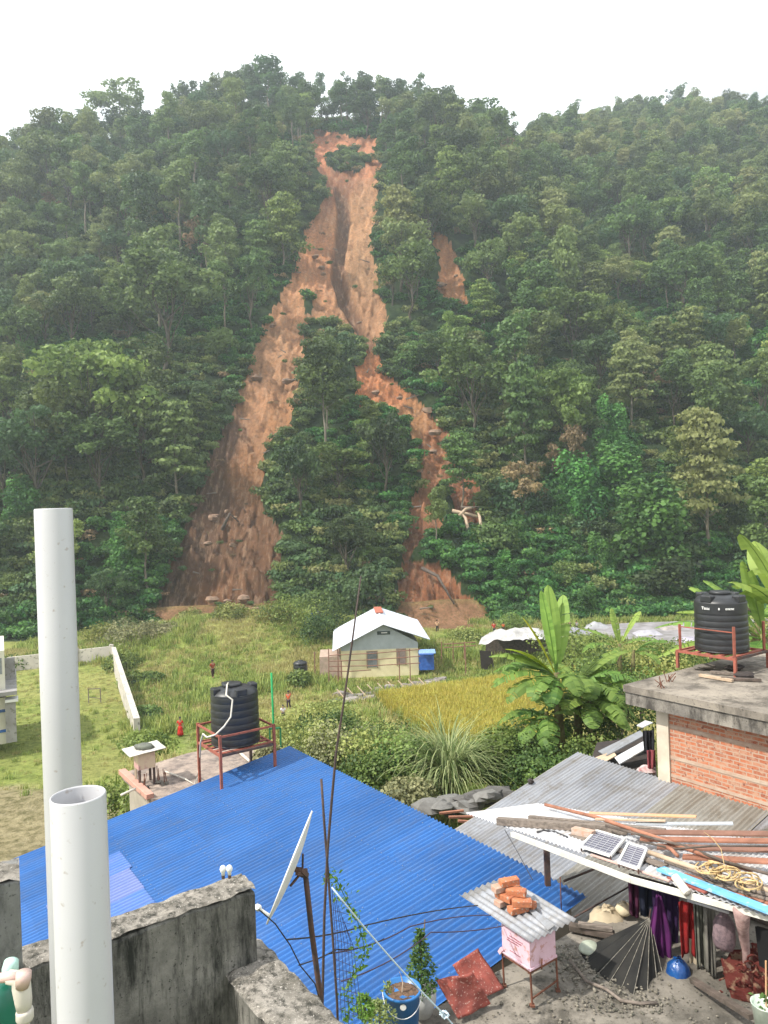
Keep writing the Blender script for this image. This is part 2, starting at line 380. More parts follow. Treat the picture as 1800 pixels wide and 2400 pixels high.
# valley floor: one sheet under everything, to the foot of the hill
gx = np.concatenate([np.linspace(-400,-75,40,endpoint=False), np.linspace(-75,75,260,endpoint=False), np.linspace(75,400,40)])
gy = np.concatenate([np.linspace(-60,14,30,endpoint=False), np.linspace(14,104,200,endpoint=False), np.linspace(104,112,10)])
GX, GY = np.meshgrid(gx, gy); GZ = hz(GX, GY) - 0.5*sstep(104.5, 106.5, GY)
GPX, GPY = pxy(GX, np.maximum(GY, 5), GZ)
vis = GY > 15
earth = np.zeros(GX.shape)
for p in ([(-200,1840),(120,1850),(280,1880),(330,1990),(260,2100),(-200,2100)],):
    earth = np.maximum(earth, (inpoly(GPX + 30*fbm(GPX/60, GPY/40, 3, 3), GPY + 18*fbm(GPX/50, GPY/30, 3, 4), p) & vis)*0.8)
earth = np.maximum(earth, ((np.hypot((GPX-500-0.5*(1640-GPY)), 0) < 9) & (GPY > 1590) & (GPY < 1760) & vis)*0.6)
earth = np.maximum(earth, (scar_mask(GPX, GPY, 0.5) & (GY > 96))*1.0)
earth = np.maximum(earth, (inpoly(GPX, GPY, sc([(325,1335),(600,1335),(560,1352),(330,1362)])) & (GY > 90))*0.7)
yel = sstep(-0.25, 0.35, fbm(GX/9+2, GY/7, 4, 12)) * 0.7
yel = np.where((GPX < 330) & vis, np.maximum(yel, 0.45 + 0.4*fbm(GX/6, GY/6, 3, 5)), yel)
for _ in range(1): earth = (earth*2 + np.roll(earth,1,0) + np.roll(earth,-1,0) + np.roll(earth,1,1) + np.roll(earth,-1,1))/6
def groundmat():
    m, nt, b, o = newmat('grassy_valley_floor'); b.inputs['Roughness'].default_value = 0.95; b.inputs['Specular IOR Level'].default_value = 0.1
    e = node(nt, 'ShaderNodeAttribute', attribute_name='earth'); y = node(nt, 'ShaderNodeAttribute', attribute_name='yellow')
    n1 = noise(nt, 0.8, 7, rough=0.7); n2 = noise(nt, 3.0, 5, rough=0.7)
    g = ramp(nt, n1, [(0.3, (.12,.15,.035)), (0.5, (.21,.28,.06)), (0.7, (.31,.37,.09))])
    d = ramp(nt, n1, [(0.3, (.22,.23,.07)), (0.6, (.38,.35,.13))])
    ea = ramp(nt, n2, [(0.3, (.26,.20,.12)), (0.65, (.42,.35,.23))])
    rd = node(nt, 'ShaderNodeAttribute', attribute_name='mudfan'); ea = mixc(nt, rd.outputs['Fac'], ea, ramp(nt, noise(nt, .6, 7, rough=.75), [(.35,(.17,.088,.05)),(.65,(.30,.165,.095))]))
    c = mixc(nt, y.outputs['Fac'], g, d); c = mixc(nt, e.outputs['Fac'], c, ea)
    c = mixc(nt, ramp(nt, n2, [(0.35, (.5,.5,.5)), (0.55, (0,0,0))]), c, (.03,.05,.012))
    nt.links.new(c, b.inputs['Base Color']); bump(nt, b, noise(nt, 5, 6, rough=0.8), 0.9, 0.25); return m
MAT_GROUND = groundmat()
struct(grid_obj('ground', GX, GY, GZ, {'earth': earth, 'yellow': yel, 'mudfan': (GY > 94).astype(float)}, MAT_GROUND), 'grassy valley floor between the houses and the hill', 'ground')

# far hazy mountain beyond the ridge
fx = np.linspace(-100, 1400, 60); fy = np.linspace(760, 1150, 30); FX, FY = np.meshgrid(fx, fy)
FZ = -20 + 1.45*(FX-60)*np.exp(-((FY-950)/170)**2) + 40*fbm(FX/120, FY/120, 4, 40)
FZ = np.clip(FZ, -18, 575 + 12*fbm(FX/60, FY/60, 3, 41))
MAT_FAR = mat('far_rock', (.26,.26,.28), (.22,.22,.235), scale=0.01)
struct(grid_obj('far_mountain', FX, FY, FZ, {}, MAT_FAR), 'pale mountain fading into haze beyond the right ridge', 'mountain')
# ------------------------------------------------------------------ foliage
def cards(cent, nrm, size, tint, asp=1.0, rng=RNG):
    """leaf clusters: one small quad per leaf spray, tilted about nrm"""
    n = len(cent); cent = np.asarray(cent); nrm = np.asarray(nrm)
    nrm = nrm/np.maximum(np.linalg.norm(nrm, axis=1, keepdims=True), 1e-6)
    r = rng.normal(size=(n, 3)); a = np.cross(nrm, r); a /= np.maximum(np.linalg.norm(a, axis=1, keepdims=True), 1e-6); b = np.cross(nrm, a)
    s = (np.asarray(size)*np.ones(n))[:, None]*rng.uniform(.6, 1.35, (n, 1)); sb = s*asp
    lift = nrm*s*rng.uniform(-.25, .25, (n, 1))
    v = np.stack([cent-a*s*.5, cent-b*sb*.5+lift, cent+a*s*.5, cent+b*sb*.5+lift], 1).reshape(-1, 3)   # diamonds, slightly folded
    q = np.arange(n*4).reshape(n, 4); return v, q, np.repeat(tint, 4)
def lump_cloud(lumps, dens, size, rng=RNG, inner=0.25, up=0.35):
    cs, ns, ts = [], [], []
    for (c, r, t) in lumps:
        r = np.array(r)*np.ones(3); k = max(8, int(dens*4*PI*(r.prod()**(2/3))))
        d = rng.normal(size=(k, 3)); d /= np.linalg.norm(d, axis=1, keepdims=True)
        d[:, 2] = np.where(rng.random(k) < up, np.abs(d[:, 2]), d[:, 2])
        rad = 1 - inner*rng.random((k, 1))**1.5 + 0.12*rng.normal(size=(k, 1))
        cs.append(np.array(c) + d*r*rad); ns.append(d*0.7 + rng.normal(size=(k, 3))*0.55 + np.array([0, 0, .35]))
        ts.append(np.clip(t + rng.normal(size=k)*.16, 0, 1))
    return np.concatenate(cs), np.concatenate(ns), np.concatenate(ts)
MAT_LEAF = {
 'dark':   leafmat('leaf_dark_green', (.036,.070,.024), (.115,.185,.060), alt=(.06,.115,.045)),
 'mid':    leafmat('leaf_mid_green', (.048,.095,.026), (.165,.255,.070), alt=(.15,.19,.06)),
 'olive':  leafmat('leaf_olive', (.068,.105,.030), (.22,.275,.090), alt=(.20,.21,.08)),
 'light':  leafmat('leaf_light_green', (.070,.125,.026), (.25,.33,.085)),
 'vine':   leafmat('leaf_climber', (.030,.10,.026), (.12,.28,.060), hue_var=.25),
 'russet': leafmat('leaf_russet', (.12,.085,.045), (.31,.22,.12)),
}
MAT_BARK = mat('bark_pale', (.22,.19,.15), (.10,.085,.06), scale=1.5, bmp=.4)
MAT_BARKD = mat('bark_dark', (.10,.08,.06), (.05,.042,.03), scale=2, bmp=.4)
def tree_proto(kind, seed, H, R, leaf, mname, bark=MAT_BARK, dens=5.0, size=0.5):
    """returns (trunk mesh, crown mesh); trunk base at origin"""
    rng = np.random.default_rng(seed); rr = random.Random(seed); mb = MB(); lumps = []
    def limb(p0, p1, r0, r1, k=5, wig=.4):
        pts = [Vector(p0).lerp(Vector(p1), i/k) + Vector((rr.uniform(-wig,wig), rr.uniform(-wig,wig), 0))*(0 < i < k)*1.0 for i in range(k+1)]
        mb.tube(pts, [r0+(r1-r0)*i/k for i in range(k+1)], 6, False); return pts
    tw = rr.uniform(.18, .26)*H/14
    if kind == 'broad':
        ch = H*rr.uniform(.38, .48); t = limb((0,0,-1.5), (rr.uniform(-.6,.6), rr.uniform(-.6,.6), ch), tw*1.3, tw*.8)
        for i in range(rr.randint(9, 12)):
            an = 2.4*i + rr.uniform(-.4,.4); f = rr.uniform(.35, 1); el = rr.uniform(.05, 1)
            e = Vector((math.cos(an)*R*.72*math.sqrt(1-el*el*.75)*f**.4, math.sin(an)*R*.72*math.sqrt(1-el*el*.75)*f**.4, ch + (H-ch)*(.12+.72*el)))
            limb(t[rr.randint(3,5)], e, tw*.45, tw*.12, 4, .3)
            r = R*rr.uniform(.27,.42); tt = rr.uniform(.2,.85)
            for j in range(4):
                o = Vector((rr.gauss(0,1), rr.gauss(0,1), rr.gauss(0,.6)))*r*.6
                lumps.append((e+o, (r*rr.uniform(.42,.72), r*rr.uniform(.42,.72), r*rr.uniform(.3,.5)), min(1, max(0, tt+rr.uniform(-.2,.2)))))
    elif kind == 'tall':
        ch = H*rr.uniform(.42, .55); t = limb((0,0,-1.5), (rr.uniform(-.5,.5), rr.uniform(-.5,.5), H*.93), tw, tw*.25, 8, .25)
        for i in range(16):
            f = i/15; z = ch+(H-ch)*f; rad = R*(.95-.55*f)*rr.uniform(.5,1); an = rr.uniform(0, 2*PI)
            e = Vector((math.cos(an)*rad*.8, math.sin(an)*rad*.8, z)); limb((0,0,z-rad*.5), e, tw*.25, tw*.08, 3, .15)
            r = R*rr.uniform(.28,.5); lumps.append((e, (r, r, r*.62), rr.uniform(.2,.9)))
            if rr.random() < .7: lumps.append((e+Vector((rr.gauss(0,.5)*r, rr.gauss(0,.5)*r, r*.5)), (r*.6, r*.6, r*.4), rr.uniform(.3,1)))
    elif kind == 'layer':
        t = limb((0,0,-1.5), (0,0,H*.95), tw, tw*.2, 8, .3)
        for i in range(20):
            f = (i/19)**.85; z = H*(.28+.68*f); rad = R*(1.05-.75*f)*rr.uniform(.55,1); an = 2.4*i
            e = Vector((math.cos(an)*rad*.75, math.sin(an)*rad*.75, z)); limb((0,0,z-.4*rad), e, tw*.25, tw*.06, 3, .1)
            r = R*rr.uniform(.3,.46); lumps.append((e, (r, r, r*.26), rr.uniform(.25,1)))
            lumps.append((e*0.6+Vector((0,0,z*.4+.3)), (r*.8, r*.8, r*.24), rr.uniform(.1,.7)))
    elif kind == 'bush':
        limb((0,0,-1), (0,0,H*.5), tw*.6, tw*.3)
        for i in range(13):
            an = rr.uniform(0, 2*PI); f = rr.random()**.6; z = H*rr.uniform(.18, .82)*(1-.35*f)
            r = R*rr.uniform(.3,.5); lumps.append((Vector((math.cos(an)*R*.62*f, math.sin(an)*R*.62*f, z)), (r, r, r*.75), rr.uniform(.1,.95)))
    elif kind == 'vine':      # smothered column of climbers
        limb((0,0,-1), (0,0,H*.8), tw, tw*.4)
        for i in range(24):
            f = i/23; an = rr.uniform(0, 2*PI); rad = R*(1-.35*f**2)*rr.uniform(.2,.85)
            lumps.append((Vector((math.cos(an)*rad, math.sin(an)*rad, H*(.05+.88*f)*rr.uniform(.8,1))), (R*rr.uniform(.25,.48), R*rr.uniform(.25,.48), R*rr.uniform(.35,.7)), rr.uniform(.1,.9)))
    elif kind == 'sparse':
        t = limb((0,0,-1.5), (rr.uniform(-.5,.5), 0, H*.92), tw*.85, tw*.2, 7, .3)
        for i in range(11):
            z = H*rr.uniform(.45, 1); rad = R*rr.uniform(.2,.95)*(1.25-z/H*.7); an = rr.uniform(0, 2*PI)
            e = Vector((math.cos(an)*rad, math.sin(an)*rad, z)); limb((0,0,z-rad*.8), e, tw*.3, tw*.08, 3, .2)
            r = R*rr.uniform(.2,.36); lumps.append((e, (r, r, r*.7), rr.uniform(.2,.8)))
    c, n, t = lump_cloud(lumps, dens, size, rng); v, q, t = cards(c, n, size, t, rng=rng)
    cm = arr_mesh(leaf + '_crown', v, q, t); cm.materials.append(MAT_LEAF[mname])
    tm = bpy.data.meshes.new(leaf + '_trunk'); tm.from_pydata(mb.v, [], mb.f); tm.polygons.foreach_set('use_smooth', [True]*len(tm.polygons)); tm.materials.append(bark)
    return tm, cm
# kind, seed, height, crown radius, word, material, words for labels
TK = [('broad', 1, 14, 5.6, 'broadleaf', 'mid', 'round-crowned mid green broadleaf tree'),
      ('broad', 2, 12, 5.0, 'broadleaf', 'dark', 'dark green round-crowned broadleaf tree'),
      ('broad', 3, 15, 6.4, 'broadleaf', 'olive', 'olive green spreading broadleaf tree'),
      ('tall', 4, 16, 3.6, 'slender', 'dark', 'tall slender dark green tree'),
      ('tall', 5, 15, 4.0, 'slender', 'mid', 'tall mid green tree with a bare lower trunk'),
      ('layer', 6, 14, 4.8, 'layered', 'olive', 'olive tree with layered flat branches'),
      ('layer', 7, 13, 4.6, 'layered', 'mid', 'green tree with layered flat branches'),
      ('bush', 8, 6.5, 4.2, 'bushy', 'mid', 'low bushy green tree'),
      ('bush', 9, 6, 4.0, 'bushy', 'dark', 'low bushy dark green tree'),
      ('vine', 10, 10, 3.4, 'climber_covered', 'vine', 'tree smothered in bright green climbers'),
      ('sparse', 12, 15, 4.2, 'sparse', 'dark', 'tall thin tree with a gappy crown'),
      ('broad', 14, 12, 5.0, 'pale', 'light', 'light yellow-green broadleaf tree'),
      ('broad', 15, 11, 4.4, 'russet', 'russet', 'russet brown broadleaf tree'),
      ('broad', 21, 13, 5.2, 'broadleaf', 'mid', 'mid'), ('broad', 22, 13, 5.6, 'broadleaf', 'dark', 'dark'), ('tall', 23, 17, 3.8, 'slender', 'mid', 't'), ('broad', 24, 14, 4.6, 'broadleaf', 'olive', 'o'), ('vine', 25, 9, 4.0, 'climber_covered', 'vine', 'v'), ('sparse', 26, 15, 4.0, 'sparse', 'mid', 's'), ('layer', 27, 14, 5.2, 'layered', 'light', 'l')]
PROTO = [tree_proto(k, s, H, R, w, mn, MAT_BARK if k in ('tall','sparse','layer') else MAT_BARKD, dens=6.4 if k != 'sparse' else 5.6, size=.46 if k != 'bush' else .42) for k, s, H, R, w, mn, _ in TK]

def scatter_stuff(name, pts, scl, rz, pid, meshes, label, cat, tilt=None):
    """GN instances on a point mesh; prototypes sit in an unlinked collection"""
    col = bpy.data.collections.new(name + '_kinds')
    for i, ms in enumerate(meshes):
        if len(ms) == 1: po = bpy.data.objects.new('%s_kind_%02d' % (name, i), ms[0])
        else:
            bm = bmesh.new()
            me = bpy.data.meshes.new('%s_kind_%02d' % (name, i))
            for k, q in enumerate(ms):
                nf = len(bm.faces); bm.from_mesh(q); bm.faces.ensure_lookup_table()
                for f in bm.faces[nf:]: f.material_index = k
            bm.to_mesh(me); bm.free()
            for q in ms: me.materials.append(q.materials[0])
            po = bpy.data.objects.new('%s_kind_%02d' % (name, i), me)
        col.objects.link(po)
    me = bpy.data.meshes.new(name); me.from_pydata([tuple(p) for p in pts], [], [])
    n = len(pts)
    a = me.attributes.new('scl', 'FLOAT_VECTOR', 'POINT'); s = np.asarray(scl, np.float32)
    if s.ndim == 1: s = np.stack([s]*3, -1)
    a.data.foreach_set('vector', s.ravel())
    r = np.zeros((n, 3), np.float32); r[:, 2] = rz
    if tilt is not None: r[:, 0] = tilt
    a = me.attributes.new('rot', 'FLOAT_VECTOR', 'POINT'); a.data.foreach_set('vector', r.ravel())
    a = me.attributes.new('pid', 'INT', 'POINT'); a.data.foreach_set('value', np.asarray(pid, np.int32))
    ob = bpy.data.objects.new(name, me); C.objects.link(ob)
    g = bpy.data.node_groups.new(name, 'GeometryNodeTree')
    g.interface.new_socket('Geometry', in_out='INPUT', socket_type='NodeSocketGeometry'); g.interface.new_socket('Geometry', in_out='OUTPUT', socket_type='NodeSocketGeometry')
    gi = g.nodes.new('NodeGroupInput'); go = g.nodes.new('NodeGroupOutput'); ip = g.nodes.new('GeometryNodeInstanceOnPoints'); ci = g.nodes.new('GeometryNodeCollectionInfo')
    ci.inputs['Collection'].default_value = col; ci.inputs['Separate Children'].default_value = True; ci.inputs['Reset Children'].default_value = True
    ip.inputs['Pick Instance'].default_value = True
    def na(nm, t):
        x = g.nodes.new('GeometryNodeInputNamedAttribute'); x.data_type = t; x.inputs['Name'].default_value = nm
        return [o for o in x.outputs if o.enabled and o.name == 'Attribute'][0]
    er = g.nodes.new('FunctionNodeEulerToRotation')
    g.links.new(gi.outputs[0], ip.inputs['Points']); g.links.new(ci.outputs[0], ip.inputs['Instance'])
    g.links.new(na('pid', 'INT'), ip.inputs['Instance Index']); g.links.new(na('rot', 'FLOAT_VECTOR'), er.inputs[0]); g.links.new(er.outputs[0], ip.inputs['Rotation'])
    g.links.new(na('scl', 'FLOAT_VECTOR'), ip.inputs['Scale']); g.links.new(ip.outputs[0], go.inputs[0])
    md = ob.modifiers.new('scatter', 'NODES'); md.node_group = g
    return tag(ob, label, cat, kind='stuff')

def place_tree(i, p, s, rz, label, group=None, name=None, sz=None):
    t = thing(name or TK[i][4] + '_tree', label, 'tree', p, group, rz); t.scale = (s, s, sz or s)
    for nm, me in zip(('trunk', 'crown'), PROTO[i]):
        o = bpy.data.objects.new(nm, me); C.objects.link(o); o.parent = t
    return t

# --- hero trees seen one by one in the photograph: (base px, base py, kind, target height px, label)
def at_hill(px, py): return onground(px, py, 60, 470)
taken = []
def hero(px, py_base, py_top, kind, label, width=None, rz=0.0):
    p = at_hill(px, py_base)
    if p is None:      # on the crest
        r = ray(px, 230); a = r.x; y = float(ridgeD(a)) - 2; p = Vector((a*y, y, hzf(a*y, y)))
    r1 = ray(px, py_top); h = r1.z*p.y - p.z; s = h/TK[kind][2]
    sxy = s if width is None else (width/F*p.y/2)/TK[kind][3]
    t = place_tree(kind, p, sxy, rz, label, sz=s); taken.append((p.x, p.y, TK[kind][3]*sxy*.8)); return t
hero(232, 1130, 800, 11, 'big full-crowned tree left of the landslide above the tall white pipe', 270, .6)
hero(165, 1150, 890, 11, 'light green tree at the left shoulder of the big full-crowned tree', 170, 1.6)
hero(335, 1140, 900, 2, 'olive tree at the right shoulder of the big full-crowned tree', 180, 2.6)
hero(240, 1190, 960, 0, 'round green tree just below the big full-crowned tree', 220, 3.1)
hero(395, 880, 598, 2, 'domed olive tree high on the slope left of the landslide', 270, 1.0)
hero(300, 820, 700, 0, 'round green tree just behind the domed olive tree', 130, 2.0)
hero(270, 300, 196, 0, 'flat-topped tree standing above the left crest line', 150, .3)
hero(415, 290, 203, 10, 'small gappy tree on the crest left of the highest clump', 60, 1.3)
hero(440, 290, 192, 1, 'round dark tree on the crest beside the small gappy tree', 80, 2.3)
hero(500, 290, 196, 1, 'dark crest tree between the gappy tree and the highest clump', 90, .3)
hero(560, 280, 164, 0, 'round crest tree standing left of the tallest trees', 90, 1.1)
hero(632, 300, 146, 3, 'tallest crest tree left of the landslide head', 90, .1)
hero(663, 300, 168, 10, 'gappy crest tree right beside the tallest crest tree', 80, 2.1)
hero(700, 300, 182, 3, 'slim crest tree at the left shoulder of the landslide head', 60, 1.9)
hero(716, 300, 205, 10, 'low gappy crest tree nearest the landslide head on its left', 36, .6)
hero(752, 283, 178, 3, 'lone thin tree standing against the sky above the landslide', 34, .5)
hero(800, 300, 205, 3, 'slender crest tree just right of the lone thin tree', 56, .9)
hero(815, 300, 178, 10, 'tall gappy crest tree right of the lone thin tree', 70, 1.6)
hero(858, 300, 190, 3, 'slender dark crest tree above the right shoulder of the slide', 60, 2.2)
hero(895, 300, 192, 10, 'gappy crest tree above the right shoulder of the slide', 75, .2)
hero(935, 300, 195, 1, 'round dark crest tree in the clump right of the slide', 90, 1.2)
hero(985, 300, 186, 10, 'highest gappy crest tree right of the landslide', 80, 2.5)
hero(1040, 320, 220, 1, 'dark crest tree at the start of the dip in the skyline', 110, 1.7)
hero(1110, 340, 240, 0, 'broad crest tree on the way down to the skyline dip', 130, .4)
hero(1570, 262, 213, 10, 'little gappy tree sticking up from the right crest line', 50, .9)
hero(1350, 860, 672, 11, 'pale green layered crown right of the small side slide', 170, .7)
hero(1325, 800, 560, 4, 'tall green tree with a bare trunk behind the pale layered crown', 100, .9)
hero(1480, 1010, 800, 5, 'olive layered tree upper right of the slope middle', 150, .1)
hero(1340, 1120, 880, 11, 'pale brownish green tree in the middle of the right slope', 170, 2.1)
hero(1345, 1180, 1000, 12, 'russet tree in the middle of the right slope', 90, .2)
hero(1530, 960, 870, 12, 'russet tree right of the pale brownish green tree', 90, 1.9)
hero(1660, 1300, 960, 5, 'large grey-olive layered tree low on the right slope', 200, 1.4)
hero(1570, 1400, 1290, 8, 'dark bush at the foot of the right slope', 190, .3)
hero(1450, 1180, 1030, 9, 'bright green climber column on the lower right slope', 140, .3)
hero(1520, 1330, 1120, 9, 'bright green climber column below the first one on the right slope', 170, 1.3)
hero(1230, 1130, 850, 6, 'green layered tree right of the lower slide arm', 150, 2.4)
hero(1085, 1190, 1010, 6, 'lone layered tree standing inside the lower slide arm', 120, .8)
hero(1025, 1290, 1150, 4, 'thin tree with a pale bare trunk inside the lower slide arm', 60, 1.8)
hero(760, 1080, 820, 4, 'tall tree at the top of the wooded strip between the slide arms', 130, .2)
hero(800, 1180, 1040, 11, 'yellowish tree in the wooded strip between the slide arms', 150, 1.2)
hero(900, 1180, 960, 1, 'dark round tree at the right edge of the wooded strip', 130, 2.2)
hero(700, 1230, 1020, 1, 'dark round tree at the left edge of the wooded strip', 130, 1.5)
hero(860, 1420, 1310, 8, 'dark bush at the foot of the wooded strip', 150, .9)
hero(590, 790, 600, 13, 'round green tree right at the left edge of the slide', 110, .1)

# --- the rest of the forest
def clear_scar(p, r, h):
    hit = 0
    for (dx, dz) in ((0,0.5),(0,h*.35),(0,h*.75),(-r*.75,h*.6),(r*.75,h*.6),(-r*.6,h*.35),(r*.6,h*.35)):
        q = proj((p[0]+dx, p[1], p[2]+dz)); hit += bool(scar_mask(np.array([q[0]]), np.array([q[1]]), .6)[0])*(1 if dz > .5 else 2)
    return hit
FAN = [(925,1500),(925,1390),(940,1300),(965,1240),(1030,1320),(1110,1385),(1165,1430),(1210,1470),(1210,1500)]
FANL = [(370,1480),(400,1400),(440,1280),(500,1130),(560,1150),(640,1280),(640,1370),(630,1470)]
def fan_hit(p, r, h):
    a = np.array([proj((p[0]+dx, p[1], p[2]+dz)) for dx, dz in ((0,.5),(0,h*.5),(0,h*.9),(-r,h*.6),(r,h*.6),(-r*.8,h*.3),(r*.8,h*.3))])
    return bool(inpoly(a[:,0], a[:,1], FAN).any() or inpoly(a[:,0], a[:,1], FANL).any())
GLADES = [[(1420,700),(1560,740),(1660,900),(1560,920),(1450,850),(1390,770)], [(1250,1340),(1720,1310),(1720,1450),(1200,1465)], [(1390,1060),(1570,1060),(1590,1330),(1380,1330)], [(620,620),(720,680),(600,820),(540,900),(520,840)]]
rf = random.Random(5); forest = []; step = 7.0; Y = 109.0
while Y < 400:
    X = -260.0
    while X < 330:
        x = X + rf.uniform(-.42,.42)*step; y = Y + rf.uniform(-.42,.42)*step; X += step
        a = x/y
        if not (-0.66 < a < 0.66) or y > float(ridgeD(a)) + 12: continue
        if abs(a) > .56 and rf.random() < .3: continue
        z = hzf(x, y)
        if any((x-q[0])**2+(y-q[1])**2 < q[2]**2 for q in taken): continue
        w = float(fbm(x/30, y/30, 2, 61)); low = (y-108)/60
        near_left = a < -.1
        if low < .35: kinds = [7,8,7,9,1,4,8,11]
        elif low < 1.2: kinds = [1,0,2,6,4,9,7,5,1,8,11] if w < .15 else [9,9,7,4,6,0,5]
        else: kinds = [0,1,1,2,3,4,5,6,1,0,2,3] if a < .18 else [0,2,4,5,6,2,0,1,11,3,5]
        k = rf.choice(kinds)
        if rf.random() < .45: k = {0:13,1:14,3:15,2:16,9:17,10:18,6:19,4:15}.get(k, k)
        qx, qy = proj((x, y, z))
        if any(inpoly(np.array([qx]), np.array([qy]), g)[0] for g in GLADES) and rf.random() < .8: k = rf.choice([17,7,8,9,17]); glade = True
        else: glade = False
        if rf.random() < .012: k = 12
        s = rf.choice([rf.uniform(.6,.95), rf.uniform(.8,1.2), rf.uniform(1.05,1.5)])*(1 - .22*min(1, max(0, y-220)/60))
        if glade: s = rf.uniform(.3,.6)
        apx = qx
        if y > float(ridgeD(a)) - 16:
            if 705 < apx < 790 or rf.random() < .3: continue
            if 540 < apx < 1060: k = rf.choice([3,10,10,4,1]); s = rf.uniform(.7,1.15)
            else: s = rf.uniform(.45,.85)
        R_, H_ = TK[k][3]*s, TK[k][2]*s
        hit = clear_scar((x, y, z), R_, H_)
        qx = proj((x,y,z+1)); 
        if fan_hit((x,y,z), R_, H_): continue
        if hit >= 2:
            continue
        if hit == 1:
            k = rf.choice([7,8]); s = rf.uniform(.3,.55)
            if clear_scar((x, y, z), TK[k][3]*s, TK[k][2]*s): continue
        ppx, ppy = proj((x, y, z + H_*.6))
        forest.append((x, y, z - .4, s, rf.uniform(0, 2*PI), k, ppx, ppy))
    Y += step*.92
print('forest trees', len(forest))
KW = ['round mid green tree','round dark green tree','spreading olive tree','tall dark slender tree','tall mid green tree','layered olive tree','layered green tree','low bushy green tree','low bushy dark tree','climber-covered tree','tall gappy tree','light yellow-green tree','russet brown tree','round bright green tree','broad dark green tree','lanky green tree','upright olive tree','climber-draped mound','thin airy green tree','light layered tree']
def zone(px, py, y):
    if y < 122: return 'at the hill foot ' + ('left of the slide' if px < 380 else 'between the slide arms' if px < 950 else 'right of the mud fan')
    if py < 330: return 'on the crest ' + ('left of the slide head' if px < 760 else 'right of the slide head' if px < 1200 else 'of the right hill')
    if 560 < px < 1010 and py > 850: return 'in the strip between slide arms'
    h = 'high' if py < 620 else 'midway' if py < 960 else 'low'
    if px < 860: return h + (' on the slope at far left' if px < 330 else ' on the slope left of the slide')
    return h + (' on the slope right of the slide' if px < 1280 else ' on the slope at far right')
seen = [t for t in forest if -30 < t[6] < 1830 and t[7] < 1500]
seen.sort(key=lambda t: -TK[t[5]][2]*TK[t[5]][3]*t[3]**2/t[1]**2)
ind = seen[:256]; ids = set(map(id, ind)); rest = [t for t in forest if id(t) not in ids]
cells = {}
for t in ind: cells.setdefault((t[5], zone(t[6], t[7], t[1])), []).append(t)
ORD = ['first','second','third','fourth','fifth','sixth','seventh','eighth','ninth','tenth','eleventh','twelfth','thirteenth','fourteenth','fifteenth','sixteenth','seventeenth','eighteenth','nineteenth','twentieth'] + ['%d-th' % k for k in range(21, 60)]
for (k, zn), ts in cells.items():
    ts.sort(key=lambda t: t[6])
    for i, (x, y, z, s, r, k, px_, py_) in enumerate(ts):
        n = len(ts); o_ = '' if n == 1 else (['left','right'][i] + ' of two, ' if n == 2 else ['leftmost','middle','rightmost'][i] + ' of three, ' if n == 3 else ORD[i] + ' from left, ')
        place_tree(k, (x, y, z), s, r, '%s, %s%s' % (KW[k], o_, zn), KW[k] + 's')
scatter_stuff('distant_forest', [t[:3] for t in rest], [t[3] for t in rest], [t[4] for t in rest], [t[5] for t in rest], PROTO,
              'dense far-off forest covering the steep hillside', 'forest')
# undergrowth: leafy clumps hugging the slope
def clump_mesh(name, mname, seed, R=1.0, n=260, size=.2, flat=.6):
    rng = np.random.default_rng(seed); rr = random.Random(seed)
    lumps = [(Vector((rr.gauss(0,.45)*R, rr.gauss(0,.45)*R, R*flat*rr.uniform(.2,.75))), (R*.55, R*.55, R*.55*flat), rr.uniform(.1,.95)) for _ in range(5)]
    c, nn, t = lump_cloud(lumps, n/(4*PI*5*(R*.55)**2*flat**.67), size, rng); v, q, t = cards(c, nn, size, t, rng=rng)
    me = arr_mesh(name, v, q, t); me.materials.append(MAT_LEAF[mname]); return me
UND = [clump_mesh('undergrowth_a', 'mid', 31, 1.6, 330, .36), clump_mesh('undergrowth_b', 'dark', 32, 1.6, 330, .36), clump_mesh('undergrowth_c', 'vine', 33, 1.6, 330, .36), clump_mesh('undergrowth_d', 'olive', 34, 1.6, 330, .36), clump_mesh('undergrowth_e', 'russet', 35, 1.2, 200, .3)]
ux = RNG.uniform(-.62, .62, 16000); uy = 107 + 285*RNG.random(16000)**1.25; uX = ux*uy; uZ = hz(uX, uy); upx, upy = pxy(uX, uy, uZ + 1)
ok = (~scar_mask(upx, upy, .7)) & (~inpoly(upx, upy, FAN)) & (~inpoly(upx, upy-12, FANL)) & (uy < ridgeD(ux) + 8)
tuft = (scar_mask(upx, upy, .7)) & (RNG.random(16000) < .035)
sel = ok | tuft; n = int(sel.sum()); us = RNG.uniform(.7, 1.5, 16000); us[tuft] *= .4
w_ = fbm(uX/20, uy/20, 3, 88)
up_ = np.where(w_ > .12, 2, np.where(RNG.random(16000) < .4, 0, np.where(RNG.random(16000) < .6, 1, 3))); up_ = np.where((RNG.random(16000) < .03) | (tuft & (RNG.random(16000) < .4)), 4, up_)
for g_ in GLADES: up_ = np.where(inpoly(upx, upy, g_) & (RNG.random(16000) < .8), 2, up_)
scatter_stuff('undergrowth', np.stack([uX, uy, uZ], -1)[sel], us[sel], RNG.uniform(0, 6.28, n), up_[sel], [[m_] for m_ in UND], 'tangled bushes and climbers covering the hillside between the trees', 'undergrowth')
